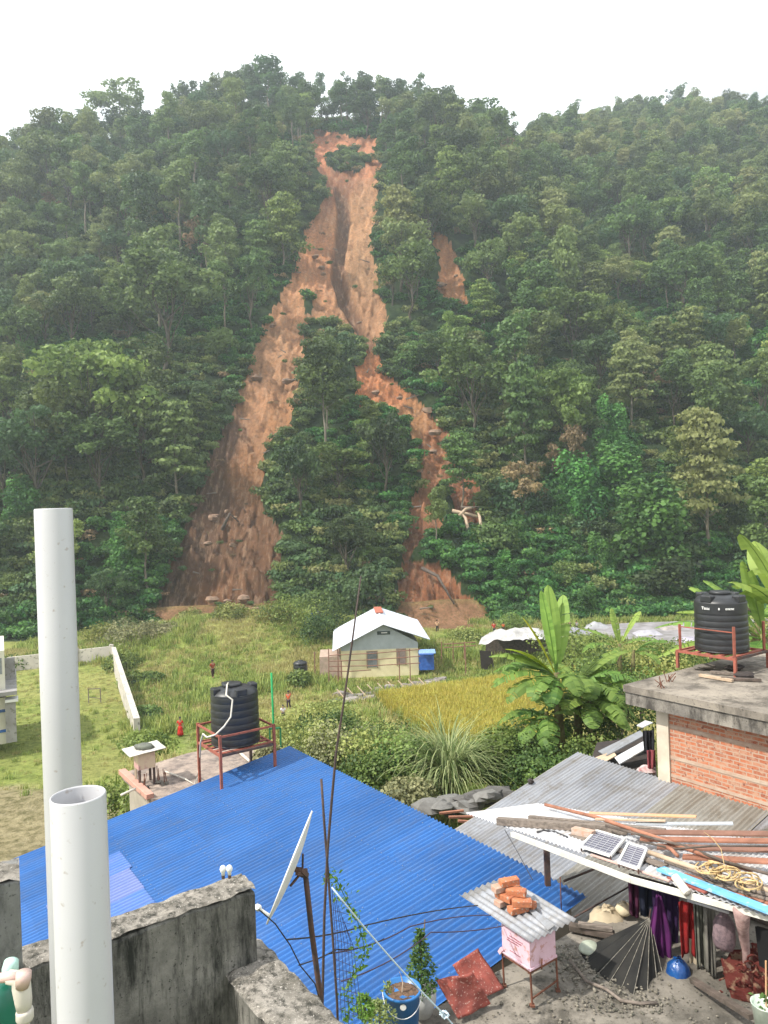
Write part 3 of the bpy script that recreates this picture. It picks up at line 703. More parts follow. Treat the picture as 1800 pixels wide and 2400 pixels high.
# ================================================================== near rooftops
Zu = Vector((0,0,1))
def plane_hit(px, py, p0, n, h=0.0):
    n = Vector(n).normalized(); r = ray(px, py); return r * ((Vector(p0)+n*h).dot(n)/r.dot(n))
bl_ap = PZ(680, 1750, -5.6); bl_co = PZ(1432, 2130, -5.6)
B = (bl_co - bl_ap).normalized(); A = Vector((-B.y, B.x, 0))          # street grid: B towards us to the right, A away to the right
def slope_pt(ap, px, py):
    """point on the sight line whose horizontal offset from ap runs along -A"""
    r = ray(px, py); M = np.array([[r.x, A.x], [r.y, A.y]]); d, t = np.linalg.solve(M, [ap.x, ap.y]); return r*float(d), float(t)
bl_left, bl_t = slope_pt(bl_ap, 0, 2028)
bl_dir = (bl_left - bl_ap)/bl_t                                       # per metre along -A
# materials
def cmat(name, base, dark, moss=(.05,.055,.045), scale=1.2, pale=None, vs_=(1,1,.35)):
    m, nt, b, o = newmat(name); b.inputs['Roughness'].default_value = .92; b.inputs['Specular IOR Level'].default_value = .15
    c = ramp(nt, noise(nt, scale, 8, rough=.7), [(.32, dark), (.62, base)])
    c = mixc(nt, ramp(nt, noise(nt, scale*2.2, 6, rough=.75, stretch=vs_), [(.46,(0,0,0)),(.62,(.9,.9,.9))]), c, moss)
    if pale: c = mixc(nt, ramp(nt, noise(nt, scale*9, 4, rough=.7), [(.60,(0,0,0)),(.68,(.9,.9,.9))]), c, pale)
    c = mixc(nt, ramp(nt, noise(nt, scale*22, 3), [(.62,(0,0,0)),(.7,(.8,.8,.8))]), c, tuple(x*.5 for x in dark))
    nt.links.new(c, b.inputs['Base Color']); bump(nt, b, noise(nt, scale*14, 6, rough=.8), .7, .012); return m
M_CONC = cmat('weathered_concrete', (.25,.225,.19), (.11,.10,.085), (.07,.064,.054), 1.0)
M_PARA = cmat('mossy_parapet_plaster', (.25,.24,.215), (.06,.06,.055), (.018,.02,.018), 3.0, vs_=(1.3,1.3,.22))
M_PTOP = cmat('lichen_covered_top', (.36,.33,.29), (.13,.12,.10), (.035,.035,.03), 9.0, pale=(.62,.58,.52))
M_SLAB = cmat('slab_edge', (.27,.245,.21), (.12,.11,.10), (.05,.045,.04), 1.6)
M_WALLP = mat('plain_plaster_wall', (.38,.34,.28), (.26,.23,.19), scale=1.5, rough=.9, bmp=.2)
def roofmat(name, c1, c2, stain, rough=.4, metal=0.0, st=.5, panels=False):
    m, nt, b, o = newmat(name); b.inputs['Roughness'].default_value = rough; b.inputs['Metallic'].default_value = metal; b.inputs['Specular IOR Level'].default_value = .35
    c = ramp(nt, noise(nt, .8, 5), [(.35, c1), (.65, c2)])
    c = mixc(nt, ramp(nt, noise(nt, 2.4, 6, rough=.75), [(.5,(0,0,0)),(.72,(st,st,st))]), c, stain)
    c = mixc(nt, ramp(nt, noise(nt, 40, 2), [(.66,(0,0,0)),(.72,(.6,.6,.6))]), c, tuple(x*1.5+.02 for x in c2))
    tcr = nt.nodes.new('ShaderNodeTexCoord'); m1 = nt.nodes.new('ShaderNodeMapping'); m1.inputs['Rotation'].default_value = (0,0,-math.atan2(A.y, A.x)); m2 = nt.nodes.new('ShaderNodeMapping'); m2.inputs['Scale'].default_value = (.35,7,1)
    nt.links.new(tcr.outputs['Object'], m1.inputs[0]); nt.links.new(m1.outputs[0], m2.inputs[0])
    c = mixc(nt, ramp(nt, noise(nt, 1.0, 6, rough=.7, vec=m2.outputs[0]), [(.45,(0,0,0)),(.75,(st,st,st))]), c, stain)
    if panels:
        at = node(nt, 'ShaderNodeAttribute', attribute_name='tint'); c = mixc(nt, .35, c, ramp(nt, at.outputs['Fac'], [(0,(.45,.45,.45)),(1,(1,1,1))]), 'MULTIPLY')
    nt.links.new(c, b.inputs['Base Color']); bump(nt, b, noise(nt, 6, 3), .15, .01); return m
M_BLUE = roofmat('blue_painted_sheet', (.024,.115,.345), (.035,.145,.41), (.07,.13,.27), .5, st=.6, panels=True)
M_GALV = roofmat('galvanised_sheet', (.22,.23,.255), (.31,.32,.345), (.16,.14,.115), .5, .25, .8)
M_GALR = roofmat('stained_galvanised_sheet', (.19,.185,.165), (.28,.27,.245), (.13,.105,.075), .6, .15, .9)
M_WHTS = roofmat('whitish_sheet', (.50,.51,.54), (.62,.63,.65), (.30,.25,.20), .5, .1, .8)
M_PATCH = roofmat('faded_translucent_sheet', (.07,.16,.42), (.09,.19,.45), (.16,.2,.44), .5, st=.6)
M_PATCH2 = roofmat('pale_translucent_sheet', (.13,.19,.42), (.18,.22,.43), (.10,.17,.40), .5, st=.6)
M_PVC = mat('white_pvc', (.46,.46,.475), (.42,.42,.435), scale=2, rough=.35, spots=(.34,.31,.29), spot_scale=55, spot_lo=.655, bmp=.05)
M_RUST = mat('rusty_iron', (.19,.075,.045), (.10,.045,.03), scale=9, rough=.85, bmp=.4)
M_REDOX = mat('red_oxide_iron', (.33,.10,.07), (.22,.08,.055), scale=9, rough=.7, bmp=.3)
M_DKIRON = mat('dark_iron', (.06,.05,.05), (.11,.06,.045), scale=12, rough=.7, bmp=.3)
M_REBAR = mat('iron_rod', (.055,.045,.045), (.09,.06,.05), scale=20, rough=.7)
M_WOODG = mat('grey_weathered_wood', (.23,.19,.16), (.12,.10,.085), scale=6, rough=.9, stretch=(.6,6,6), bmp=.6)
M_WOODD = mat('dark_old_wood', (.13,.10,.085), (.06,.05,.04), scale=5, rough=.9, bmp=.6)
M_WOODR = mat('red_brown_wood', (.34,.155,.10), (.22,.10,.065), scale=5, rough=.85, bmp=.4)
M_WOODB = mat('brown_plank', (.25,.13,.095), (.17,.09,.065), scale=4, rough=.85, bmp=.4)
M_WOODP = mat('pale_wood', (.50,.38,.27), (.36,.27,.19), scale=6, rough=.85, bmp=.4)
M_WOODO = mat('orange_wood', (.55,.30,.15), (.45,.30,.20), scale=4, rough=.85, bmp=.3)
M_BLUEW = mat('flaking_light_blue_paint', (.10,.33,.60), (.16,.42,.66), scale=6, rough=.6, spots=(.35,.45,.5), spot_scale=14, bmp=.3)
M_BLACKP = mat('black_plastic', (.016,.017,.019), (.026,.027,.030), scale=3, rough=.42, bmp=.05)
M_PINK = mat('pink_painted_wood', (.62,.44,.50), (.56,.38,.43), scale=6, rough=.7, bmp=.2, spots=(.45,.26,.24), spot_scale=12)
M_PINKC = mat('salmon_painted_concrete', (.55,.28,.22), (.42,.24,.19), scale=5, rough=.85, bmp=.3)
M_BRK = mat('clay_brick', (.46,.17,.08), (.30,.11,.06), scale=14, rough=.95, bmp=.6, spots=(.35,.28,.22), spot_scale=30)
M_BRK2 = mat('pale_mortared_brick', (.42,.24,.17), (.40,.33,.28), scale=14, rough=.95, bmp=.6)
M_WHITE = mat('white_paint', (.72,.72,.70), (.62,.62,.60), scale=8, rough=.5)
M_CABLE = mat('black_cable', (.02,.02,.024), rough=.5)
M_CABLEP = mat('dull_purple_cable', (.06,.04,.075), rough=.5)
M_HOSE = mat('pale_hose', (.62,.58,.50), (.5,.46,.4), rough=.5)
M_ROPE = mat('white_blue_rope', (.55,.66,.72), (.45,.55,.62), scale=60, rough=.8)
M_SOILP = mat('potting_soil', (.16,.10,.065), (.07,.045,.03), scale=30, rough=1, bmp=.8)
M_DARK = mat('dark_surface_and_painted_shade', (.035,.03,.03), (.05,.04,.035), rough=.95)  # near-black stone and roof colour; also paints the shade in the tent opening

def line_corr(mb, O, U, W, pitch, amp, per=6, nu=2, wob=0.0): mb.corr(O, U, W, pitch, amp, per, nu, wob)
# ---- blue-roofed house
bh = thing('blue_roof_house', 'house under a large bright blue corrugated roof below the camera', 'house', tuple(bl_ap.xy) + (-8.9,))
mb = MB(); BW = B*(bl_co - bl_ap).length; BU = bl_dir*13.5

nb = 10; pwid = .9; rp = random.Random(44); bnn = BU.cross(BW).normalized(); bnn = bnn if bnn.z > 0 else -bnn; ucs = [0, 3.1, 6.2, 9.4, 13.5]
for i in range(nb):
    for j in range(4):
        k0 = len(mb.v); o_ = bl_ap + B*(pwid*i - .0) + bl_dir*(ucs[j]-.1*(j>0)) + bnn*(.0012*(i%2) + .004*(4-j) - .014)
        mb.corr(o_, bl_dir*(ucs[j+1]-ucs[j]+.1), B*(pwid+.1*(i < 9)), 0.1, 0.024, 8, 6, 0); tv = rp.random(); mb.t[k0:] = [tv]*(len(mb.v)-k0)
roofo = mb.build('roof', M_BLUE, bh, smooth=True, tint=True)
q = MB()
for j in range(9):
    for i in range(44): q.blob(bl_ap + B*(.1+.2*i) + bl_dir*(.25+1.05*j) + bnn*.045, .009, i, 5, (1,1,.6), .1)
q.build('roof_screws', M_GALV, bh)
bn = BU.cross(BW).normalized(); bn = bn if bn.z > 0 else -bn
def BRP(px, py, h=0): return plane_hit(px, py, bl_ap, bn, h)
def on_axes(p, O, u, w): 
    d = p-O; return d.dot(u), d.dot(w)
uB = bl_dir.normalized()
def roof_patch(pa, pb, w0, w1, material, label, h=.016):
    """strip of sheet along the ribs from pixel pa to pixel pb, w0..w1 in rib counts"""
    a, _ = on_axes(BRP(*pa), bl_ap, uB, B); b_, _ = on_axes(BRP(*pb), bl_ap, uB, B)
    q = MB(); q.corr(bl_ap + uB*a + B*(w0*.1) + bn*h, uB*(b_-a), B*((w1-w0)*.1), .1, .024, 8, 3)
    return q.build('roof_patch', material, roofo, smooth=True, label=label)
_, wp = on_axes(BRP(300, 2050), bl_ap, uB, B); k = int(wp/.1)
roof_patch((275, 1990), (110, 2060), k-9, k-1, M_PATCH, 'faded pale blue translucent strip')
roof_patch((325, 2065), (110, 2130), k-1, k+8, M_PATCH2, 'pale lilac translucent strip')
roof_patch((350, 2100), (110, 2190), k+8, k+16, M_PATCH, 'faded blue strip')
low = bl_dir*13.2
q = MB()
for s0 in (0.25, (bl_co-bl_ap).length-.45):
    c0 = bl_ap + B*s0; q.slab([c0 + Vector((0,0,-.05))+bl_dir*.3, c0 + low+Vector((0,0,-.05)), Vector(((c0+low).x,(c0+low).y,-9.2)), Vector((*(c0+bl_dir*.3).xy,-9.2))], .2)
q.build('side_wall', M_WALLP, bh)
q = MB(); c0 = bl_ap+bl_dir*.3+B*.25; c1 = c0 + B*((bl_co-bl_ap).length-.7)
q.slab([c0-Zu*.08, c1-Zu*.08, Vector((*c1.xy,-9.2)), Vector((*c0.xy,-9.2))], .2); q.build('back_wall', M_WALLP, bh)

# ---- grey corrugated roof house beside it
gr_ap = PZ(1355, 1763, -5.4); gl, gt = slope_pt(gr_ap, 1075, 1940); gdir = (gl-gr_ap)/gt
gh = thing('grey_roof_house', 'low house under a weathered grey corrugated roof against the brick house', 'house', tuple(gr_ap.xy)+(-8.9,))
q = MB(); q.corr(gr_ap, gdir*4.6, B*2.6, .085, .013, 8, 8, .008); q.build('roof', M_GALV, gh, smooth=True, label='light grey corrugated sheets')
q = MB(); q.corr(gr_ap + B*2.52 + Zu*.012, gdir*4.55, B*1.7, .085, .013, 8, 8, .01); q.build('roof', M_GALR, gh, smooth=True, label='stained yellowish corrugated sheets')
q = MB(); q.corr(gr_ap + B*4.15 - Zu*.004, gdir*4.6, B*4.2, .085, .013, 8, 8, .008); q.build('roof', M_GALV, gh, smooth=True, label='grey corrugated sheets nearest the brick wall')
q = MB(); c0 = gr_ap+gdir*.25+B*.1; c1 = c0+gdir*4.0
q.slab([c0-Zu*.05, c1-Zu*.05, Vector((*c1.xy,-9.2)), Vector((*c0.xy,-9.2))], .2); q.build('wall', M_WALLP, gh)

# ---- concrete terrace of the neighbour
FZ0 = -5.3
E0 = PZ(800, 2436, FZ0) + B*.16; E1 = E0 + A*11
def boxwalls(mb, quad, z0, z1): mb.prism([(p.x, p.y) for p in quad], z0, z1)
ter = thing('terrace_house', 'flat-roofed house whose dirty concrete terrace fills the lower right', 'house', (E0.x, E0.y, -8.9))
q = MB(); tq = [E0, E0+A*3.4, E0+A*3.4+A*7.6, E0+A*11+B*8, E0+B*8]; tq = [E0, E0+A*11, E0+A*11+B*8, E0+B*8]
nu_, nw_ = 70, 50
q.sheet(E0, A*11, B*8, nu_, nw_, lambda u, w: Zu*float(.02*vnoise(u*30, w*22, 3)+.03*vnoise(u*9, w*7, 5)-.03)); q.build('terrace_floor', M_CONC, ter, smooth=True)
q = MB(); boxwalls(q, tq, FZ0-.26, FZ0-.12); q.build('slab', M_SLAB, ter)
q = MB(); i_ = .15; boxwalls(q, [E0+A*i_+B*i_, E0+A*10.8+B*i_, E0+A*10.8+B*7.8, E0+A*i_+B*7.8], -9.2, FZ0-.265); q.build('wall', M_WALLP, ter)
# dirt and grit lying on the terrace
q = MB(); rr = random.Random(3)
for i in range(900):
    px, py = rr.choice([(rr.gauss(1500,60), rr.gauss(2360,14)), (rr.gauss(1420,60), rr.gauss(2330,25)), (rr.uniform(1080,1780), rr.uniform(2290,2440)), (rr.gauss(1370,40), rr.gauss(2270,20)), (rr.gauss(1290,50), rr.gauss(2240,14))])
    p = PZ(px, py, FZ0); s = rr.uniform(.005,.02); 
    if (p-E0).dot(B) < .1: continue
    q.blob(p, s, i, 5, (1, rr.uniform(.6,1.4), .6), .3)
tag(q.build('grit', cmat('grit_stone', (.30,.27,.22), (.10,.09,.07), scale=8), None), 'grit and crumbled plaster strewn over the terrace', 'grit', kind='stuff')

# ---- our own parapet
pw = thing('parapet_wall', 'blackened mossy plaster parapet wall in the lower left foreground', 'wall', tuple(P(430, 2120, 3.5)))
ZP = -1.9
pf1 = PZ(597, 2082, ZP); pdir = A; th = .17
f0 = pf1 - A*3.2; wback = -B*th
q = MB()
def wallrun(q, a, b_, z0, z1, side, n=40, jag=.0):
    """straight wall with a slightly uneven top; side = thickness vector"""
    vs = []; 
    for i in range(n+1):
        p = a.lerp(b_, i/n); j1 = jag*float(vnoise(i*.7, 1, 5)); j2 = jag*float(vnoise(i*.7, 9, 6)); w1 = jag*.6*float(vnoise(i*.9, 3, 7))
        s = side.normalized()
        vs += [Vector((p.x, p.y, z0)), Vector((p.x, p.y, z1+j1-.012)) , Vector((p.x, p.y, z1+j1)) + side*.06 , Vector((p.x, p.y, z1+j2)) + side*.94, Vector((p.x, p.y, z1+j2-.012)) + side*(1+w1), Vector((p.x, p.y, z0)) + side]
    f = [(i*6+k, (i+1)*6+k, (i+1)*6+(k+1)%6, i*6+(k+1)%6) for i in range(n) for k in range(6)] + [(0,1,2,3,4,5), tuple(n*6+k for k in range(6))[::-1]]
    q.add(vs, f)
wallrun(q, f0, pf1, -6, ZP-.012, wback, 60, .012); q.build('wall', M_PARA, pw)
q = MB()
def rubble_top(q, a, b_, z, side, n, seed, h=.014):
    nn, mm = n, 12; 
    q.sheet(Vector((a.x,a.y,z)) , b_-a, side, nn, mm, lambda u, w: Zu*(h*float(fbm(u*nn*.33+seed, w*mm*.4, 3, seed)) - (.012 if w in (0,1) else 0)) + side.normalized()*(.005*float(vnoise(u*nn*.4, seed, 9)) if w in (0,1) else 0))
rubble_top(q, f0 - B.normalized()*(-.006), pf1+A*.004, ZP+.012, wback*1.08, 150, 4); q.build('coping', M_PTOP, pw, smooth=True)
ZL = -2.28
la = PZ(613, 2203, ZL); lw = -A*.27
lowp = thing('low_parapet_wall', 'lower parapet wall with a pale lichen-covered top running towards the bottom edge', 'wall', tuple(P(690, 2330, 3.5)))
q = MB(); wallrun(q, la-B*.0, la+B*2.6, -6, ZL-.012, lw, 40, .01); q.build('wall', M_PARA, lowp)
q = MB(); rubble_top(q, la, la+B*2.6, ZL+.012, lw*1.04, 120, 8, .016); q.build('coping', M_PTOP, lowp, smooth=True)
# left pillar end
q = MB(); pr = P(47, 2080, 2.6)
lp = thing('parapet_pillar', 'grey mossy pillar end cut off by the left edge of the picture', 'pillar', (pr.x, pr.y, -3))
pz = pr.z + .03
dv_ = Vector((pr.x, pr.y, 0)).normalized(); wv_ = Vector((-dv_.y, dv_.x, 0))
q = MB(); q.sheet(Vector((pr.x, pr.y, pz)) + dv_*.2 + Vector((.0,0,0)), wv_*.5 - dv_*.0, -dv_*.2, 30, 12, lambda u, w: Zu*(.014*float(fbm(u*9, w*4, 3, 2)))); q.build('coping', M_PTOP, lp, smooth=True)
q = MB(); p_ = [pr, pr+wv_*.5, pr+wv_*.5+dv_*.195, pr+dv_*.195]; q.prism([tuple(x.xy) for x in p_], pz-3.7, pz-.004); q.build('pillar_shaft', cmat('grey_plaster', (.27,.27,.26), (.15,.15,.145), (.08,.08,.078), 3), lp, bevel=.008)
# bulbs lying on the parapet end
for i, (px, py) in enumerate([(523,2051),(538,2050)]):
    p = P(px, py, 3.72); o = thing('light_bulb', ['small white bulb on the parapet, the one on the left', 'small white bulb on the parapet, the one nearer the corner'][i], 'bulb', tuple(p), 'bulbs on the parapet')
    MB().lathe([(0,-.001),(.009,0),(.009,.012),(.013,.018),(.0165,.03),(.013,.042),(.006,.048),(0,.049)], p, 14).build('glass', M_WHITE, o, smooth=True)
    MB().lathe([(.008,-.018),(.0085,-.012),(.0085,-.001)], p, 12).build('socket', M_DKIRON, o)

# ---- white pipes standing on our roof
def vpipe(name, label, px, py, d, wpx, taper=0):
    top = P(px, py, d); r = wpx/F*d/2; th_ = .0045
    o = thing(name, label, 'pipe', (top.x, top.y, -4), 'white pipes in the foreground')
    n = 48; z = top.z
    MB().lathe([(r,-4),(r,z-.003),(r-.0015,z),(r-th_+.001,z),(r-th_,z-.003),(r-th_,z-1.2)], (top.x, top.y, 0), n).build('tube', M_PVC, o, smooth=True)
    return o
vpipe('drain_pipe', 'taller white plastic pipe standing behind the short one at left', 125, 1192, 2.25, 84)
vpipe('drain_pipe', 'shorter and thicker white plastic pipe standing in front of the tall one', 183, 1862, 1.52, 124)
# slots of grime on the pipes are in the material; a strap line of old glue
# ---- cream elbow fitting and green bottle, lower left corner
el = thing('pipe_elbow', 'cream plastic pipe elbow in the bottom left corner', 'pipe fitting', tuple(P(55, 2300, 1.9)))
D = 1.9
q = MB(); q.tube([P(20,2290,D), P(40,2292,D), P(50,2310,D), P(55,2345,D), P(57,2372,D)], [.017,.019,.023,.021,.017], 20)
q.build('elbow', M_HOSE, el, smooth=True)
q = MB(); q.tube([P(57,2366,D), P(58,2372,D), P(58,2386,D), P(58,2392,D)], [.02,.0215,.0215,.019], 20); q.build('collar', M_HOSE, el, smooth=True)
q = MB(); q.tube([P(58,2388,D), P(60,2480,D)], .012, 16); q.build('tube', M_HOSE, el, smooth=True)
q = MB(); q.tube([P(52,2312,D-.01), P(55,2292,D-.012), P(56,2279,D-.012)], [.0165,.019,.0185], 20); q.build('socket', mat('pinkish_pvc', (.58,.42,.37), (.5,.36,.31), rough=.4), el, smooth=True)
q = MB(); q.tube([P(-30,2296,D-.005), P(20,2290,D-.005), P(44,2290,D-.005)], [.011,.0125,.013], 16); q.build('side_tube', mat('pink_pvc', (.62,.42,.38), (.55,.38,.33), rough=.4), el, smooth=True)
gb = thing('green_drum', 'dark green drum with a pale mint cap behind the cream elbow', 'drum', tuple(P(10, 2400, 2.0)))
q = MB(); c = P(0, 2300, 2.02); q.lathe([(.0,0),(.03,0),(.045,-.02),(.05,-.06),(.05,-.7)], c, 28); q.build('drum_body', mat('dark_green_plastic', (.01,.13,.085), (.012,.09,.06), rough=.35), gb, smooth=True)
q = MB(); q.tube([P(23,2292,2.0), P(24,2270,2.0), P(27,2252,2.0), P(28,2247,2.0)], [.0205,.021,.018,.006], 20); q.build('cap', mat('mint_plastic', (.38,.60,.52), (.46,.66,.6), rough=.4), gb, smooth=True)

# ---- satellite dish
dz = thing('satellite_dish', 'white satellite dish seen edge-on on a rusty leaning pole', 'satellite dish', tuple(P(750, 2345, 4.9)))
t0, t1 = P(726, 1912, 4.75), P(633, 2146, 4.75); ctr = (t0+t1)/2; R = (t0-t1).length/2
axz = (t0-t1).normalized(); axn = (axz.cross(ctr.normalized()).normalized() + ctr.normalized()*.01).normalized()
if axn.x > 0: axn = -axn
axx = axz.cross(axn).normalized(); axn = axx.cross(axz).normalized()
if axn.x > 0: axn = -axn
prof = [(R*k/12, -.034*(1-(k/12)**2)) for k in range(0, 13)] + [(R+.008, .003), (R+.006, -.008)] + [(R*k/12, -.034*(1-(k/12)**2)-.006) for k in range(12, -1, -1)]
MB().lathe(prof, ctr, 48, [axx, axz, axn]).build('reflector', M_WHITE, dz, smooth=True)
q = MB(); hub = ctr - axn*.06; ptop = P(715, 2045, 4.85); q.bar(hub, ptop+Vector((0,0,-.02)), .05, .03); q.bar(ctr-axn*.05+axz*.1, hub.lerp(ptop,.6), .012); q.bar(ctr-axn*.05-axz*.12, hub.lerp(ptop,.6), .012); q.bar(hub+axx*.06, ptop+axx*.02, .02)
q.build('bracket', M_DKIRON, dz)
MB().tube([ptop+Zu*.02, P(730,2180,4.87), P(752,2345,4.95), P(756,2440,4.95)], [.018,.019,.019,.019], 14).build('pole', M_DKIRON, dz, smooth=True)
q = MB(); q.tube([t1 + axn*.0, P(620,2138,4.6), P(608,2130,4.4)], .009, 8); q.build('feed_arm', M_WHITE, dz, smooth=True)
MB().cyl(P(606,2128,4.4), P(602,2125,4.38), .02, .016, 12).build('receiver', M_WHITE, dz)

# ---- iron rods, rope, cables
def rod(label, pts, r, m=M_REBAR, name='iron_rod', cat='rod', group=None):
    o = MB().tube(pts, r, 6).build(name, m, smooth=True); return tag(o, label, cat, group)
rod('long black iron rod reaching far above the blue roof', [P(846,1350,5.3),P(826,1500,5.3),P(805,1650,5.3),P(788,1760,5.3),P(778,1870,5.32),P(768,1990,5.34),P(760,2150,5.3),P(756,2340,5.3),P(754,2480,5.3)], [.006,.008,.009,.01,.011,.011,.011,.011,.011])
rod('shorter black iron rod crossing the long one above the blue roof', [P(753,1826,5.42),P(760,1930,5.42),P(770,2060,5.42),P(780,2200,5.4),P(790,2350,5.4),P(794,2480,5.4)], .010)
def droop(a, b_, sag, n=10): return [a.lerp(b_, i/n) - Zu*(sag*4*(i/n)*(1-i/n)) for i in range(n+1)]
rod('white and light blue rope stretched down from the crossed rods to the bottom edge', droop(P(778,2080,5.3), P(1045,2382,5.6), .03) + [P(1064,2405,5.62), P(1100,2450,5.7)], .0065, M_ROPE, 'rope', 'rope')
q = MB(); kp = P(1042,2378,5.6)
for i in range(4): q.tube([kp + Vector((.02*math.cos(t+i)*(1+.3*i), .02*math.sin(t*1.3), .02*math.sin(t+i))) for t in (0,1.2,2.4,3.6,4.8,6.2)], .005, 6)
tag(q.build('rope_knot', M_ROPE, smooth=True), 'pale knot tied in the rope beside the red sheet', 'knot')
rod('black cable sagging from the dish over the low parapet', [P(607,2132,4.3),P(645,2165,4.4),P(680,2215,4.5),P(705,2265,4.6),P(738,2305,4.75),P(750,2345,4.8)], .004, M_CABLE, 'cable', 'cable')
cg = 'thin cables across the blue roof'
hv = Vector(P(1185, 2130, 7.9))
rod('upper dark cable from the rods to the beehive roof', droop(P(672,2202,5.2), P(860,2168,6.0), .02) + droop(P(860,2168,6.0), P(1120,2122,8.0), -.02)[1:], .0055, M_CABLE, 'cable', 'cable', cg)
rod('twisted purple cable in the middle across the blue roof', droop(P(770,2235,5.5), P(960,2172,6.8), .04) + droop(P(960,2172,6.8), P(1150,2145,8.1), -.03)[1:], .0055, M_CABLEP, 'cable', 'cable', cg)
rod('lower dark cable reaching the pink face of the beehive', droop(P(800,2300,5.6), P(1010,2185,7.0), .05) + droop(P(1010,2185,7.0), P(1180,2170,8.05), .02)[1:], .0055, M_CABLEP, 'cable', 'cable', cg)
rod('lowest cable just above the low parapet', droop(P(700,2262,5.0), P(790,2225,5.4), .01) + droop(P(790,2225,5.4), P(900,2200,6.2), .03)[1:], .0045, M_CABLE, 'cable', 'cable', cg)
rod('dark wire running down from the tip of the white sheet roof to the bricks', [P(1183,1945,11.0), P(1215,2000,10), P(1248,2062,8.6)], .005, M_CABLE, 'cable', 'cable')
rod('dark rod propped across the grey roof behind the shed post', [P(1322,2065,10.4), P(1405,2032,10.9)], .016, M_DKIRON)
rod('dark rod lying over the corner of the blue roof below the shed', [P(1345,2150,10.0), P(1475,2078,10.6)], .012, M_DKIRON)
rod('thin iron rod standing on the terrace edge beside the post', [P(1313,2055,10.1), P(1316,2140,10.1)], .008, M_RUST)

# twine netting with a climbing vine
net = MB(); rr = random.Random(8)
for i in range(7): net.tube([P(778+i*5,2080+i*14,5.45), P(786+i*7,2210+rr.uniform(-8,8),5.5), P(790+i*10,2390,5.5)], .0022, 4)
for i in range(12): net.tube([P(780+i*.9,2110+i*23,5.45), P(815+i*2.6,2118+i*24+rr.uniform(-6,6),5.5)], .0018, 4)
tag(net.build('twine_netting', M_CABLEP), 'tangle of dark twine netting hanging below the crossed rods', 'netting')
def leaves_at(mb, c, n, r, size, rr, tint=.6):
    for _ in range(n):
        p = Vector(c) + Vector((rr.gauss(0,r), rr.gauss(0,r), rr.gauss(0,r))); a = Vector((rr.gauss(0,1), rr.gauss(0,1), rr.gauss(0,.5))).normalized(); b_ = a.cross(Vector((rr.gauss(0,1), rr.gauss(0,1), rr.gauss(0,1)))).normalized()
        s = size*rr.uniform(.6,1.3); nrm = a.cross(b_)
        mb.add([p, p+a*s*.45+b_*s*.28+nrm*s*.08, p+a*s, p+a*s*.45-b_*s*.28+nrm*s*.08], [(0,1,2,3)], min(1,max(0,tint+rr.uniform(-.3,.3))))
M_LF_L = leafmat('fresh_green_leaf', (.05,.14,.02), (.16,.30,.05), hue_var=.05)
M_LF_D = leafmat('deep_green_leaf', (.025,.08,.018), (.09,.17,.045), hue_var=.05)
M_LF_Y = leafmat('yellow_green_leaf', (.10,.15,.035), (.30,.33,.12), hue_var=.05)
vn = thing('climbing_vine', 'light green vine climbing the twine below the crossed rods', 'vine', tuple(P(800,2380,5.5)))
path = [P(770,2045,5.42),P(790,2065,5.45),P(812,2110,5.45),P(835,2150,5.46),P(850,2200,5.5),P(855,2230,5.5),P(845,2262,5.5),P(825,2290,5.5),P(812,2330,5.5),P(818,2370,5.5),P(815,2410,5.5)]
MB().tube(path, .003, 5).build('stem', M_LF_L, vn, tint=True)
q = MB()
for a_, b_ in zip(path[:-1], path[1:]):
    for t in (.1,.35,.6,.85): leaves_at(q, a_.lerp(b_, t), 6, .028, .042, rr)
q.build('leaves', M_LF_L, vn, tint=True)

# ---- shed roof with its load
S0, S1, S2 = P(1090,1907,11.6), P(1850,2160,7.2), P(1900,2000,8.9)
sn = (S1-S0).cross(S2-S0).normalized(); sn = sn if sn.z > 0 else -sn
def SP(px, py, h=0): return plane_hit(px, py, S0, sn, h)
sh = thing('shed', 'open shed with a sagging white sheet roof loaded with wood at right', 'shed', (3.3, 8.6, FZ0))
C0, C1, C2, C3 = SP(1092,1906), SP(1262,1884), SP(1900,1990), SP(1850,2166)
q = MB(); nu_, nw_ = 10, 420
def bil(u, w): return C0.lerp(C3, w).lerp(C1.lerp(C2, w), u)
vs = []
for i in range(nu_+1):
    for j in range(nw_+1):
        u_, w_ = i/nu_, j/nw_; vs.append(bil(u_, w_) + sn*(.011*math.cos(2*PI*70*w_) + .02*math.sin(5*w_)*math.sin(3*u_)))
q.add(vs, [(i*(nw_+1)+j, (i+1)*(nw_+1)+j, (i+1)*(nw_+1)+j+1, i*(nw_+1)+j+1) for i in range(nu_) for j in range(nw_)])
q.build('roof', M_WHTS, sh, smooth=True)
def post(px, py, d, w, m_, label=None):
    t = P(px, py, d); q = MB(); q.bar(t, Vector((t.x, t.y, FZ0)), w); return q.build('post', m_, sh, label=label)
post(1281, 1992, 10.35, .075, M_DKIRON, 'dark square post at the far end')
MB().tube([SP(1738,2135,-.05), P(1741,2180,7.95), P(1748,2228,8.0), P(1752,2300,8.0)], [.085,.06,.04,.04], 12).build('post', mat('whitish_peeling_trunk', (.36,.25,.23), (.24,.15,.14), scale=14, bmp=.5), sh, smooth=True, label='pale peeling tree-trunk post')
q = MB()
fe = lambda px, py, h=-.045: SP(px, py, h)
q.bar(fe(1200,1955), fe(1480,2062), .05, .06); q.bar(fe(1480,2062), fe(1850,2163), .05, .06); q.build('front_beam', mat('pale_edge_board', (.62,.60,.54), (.5,.48,.43), rough=.7), sh)
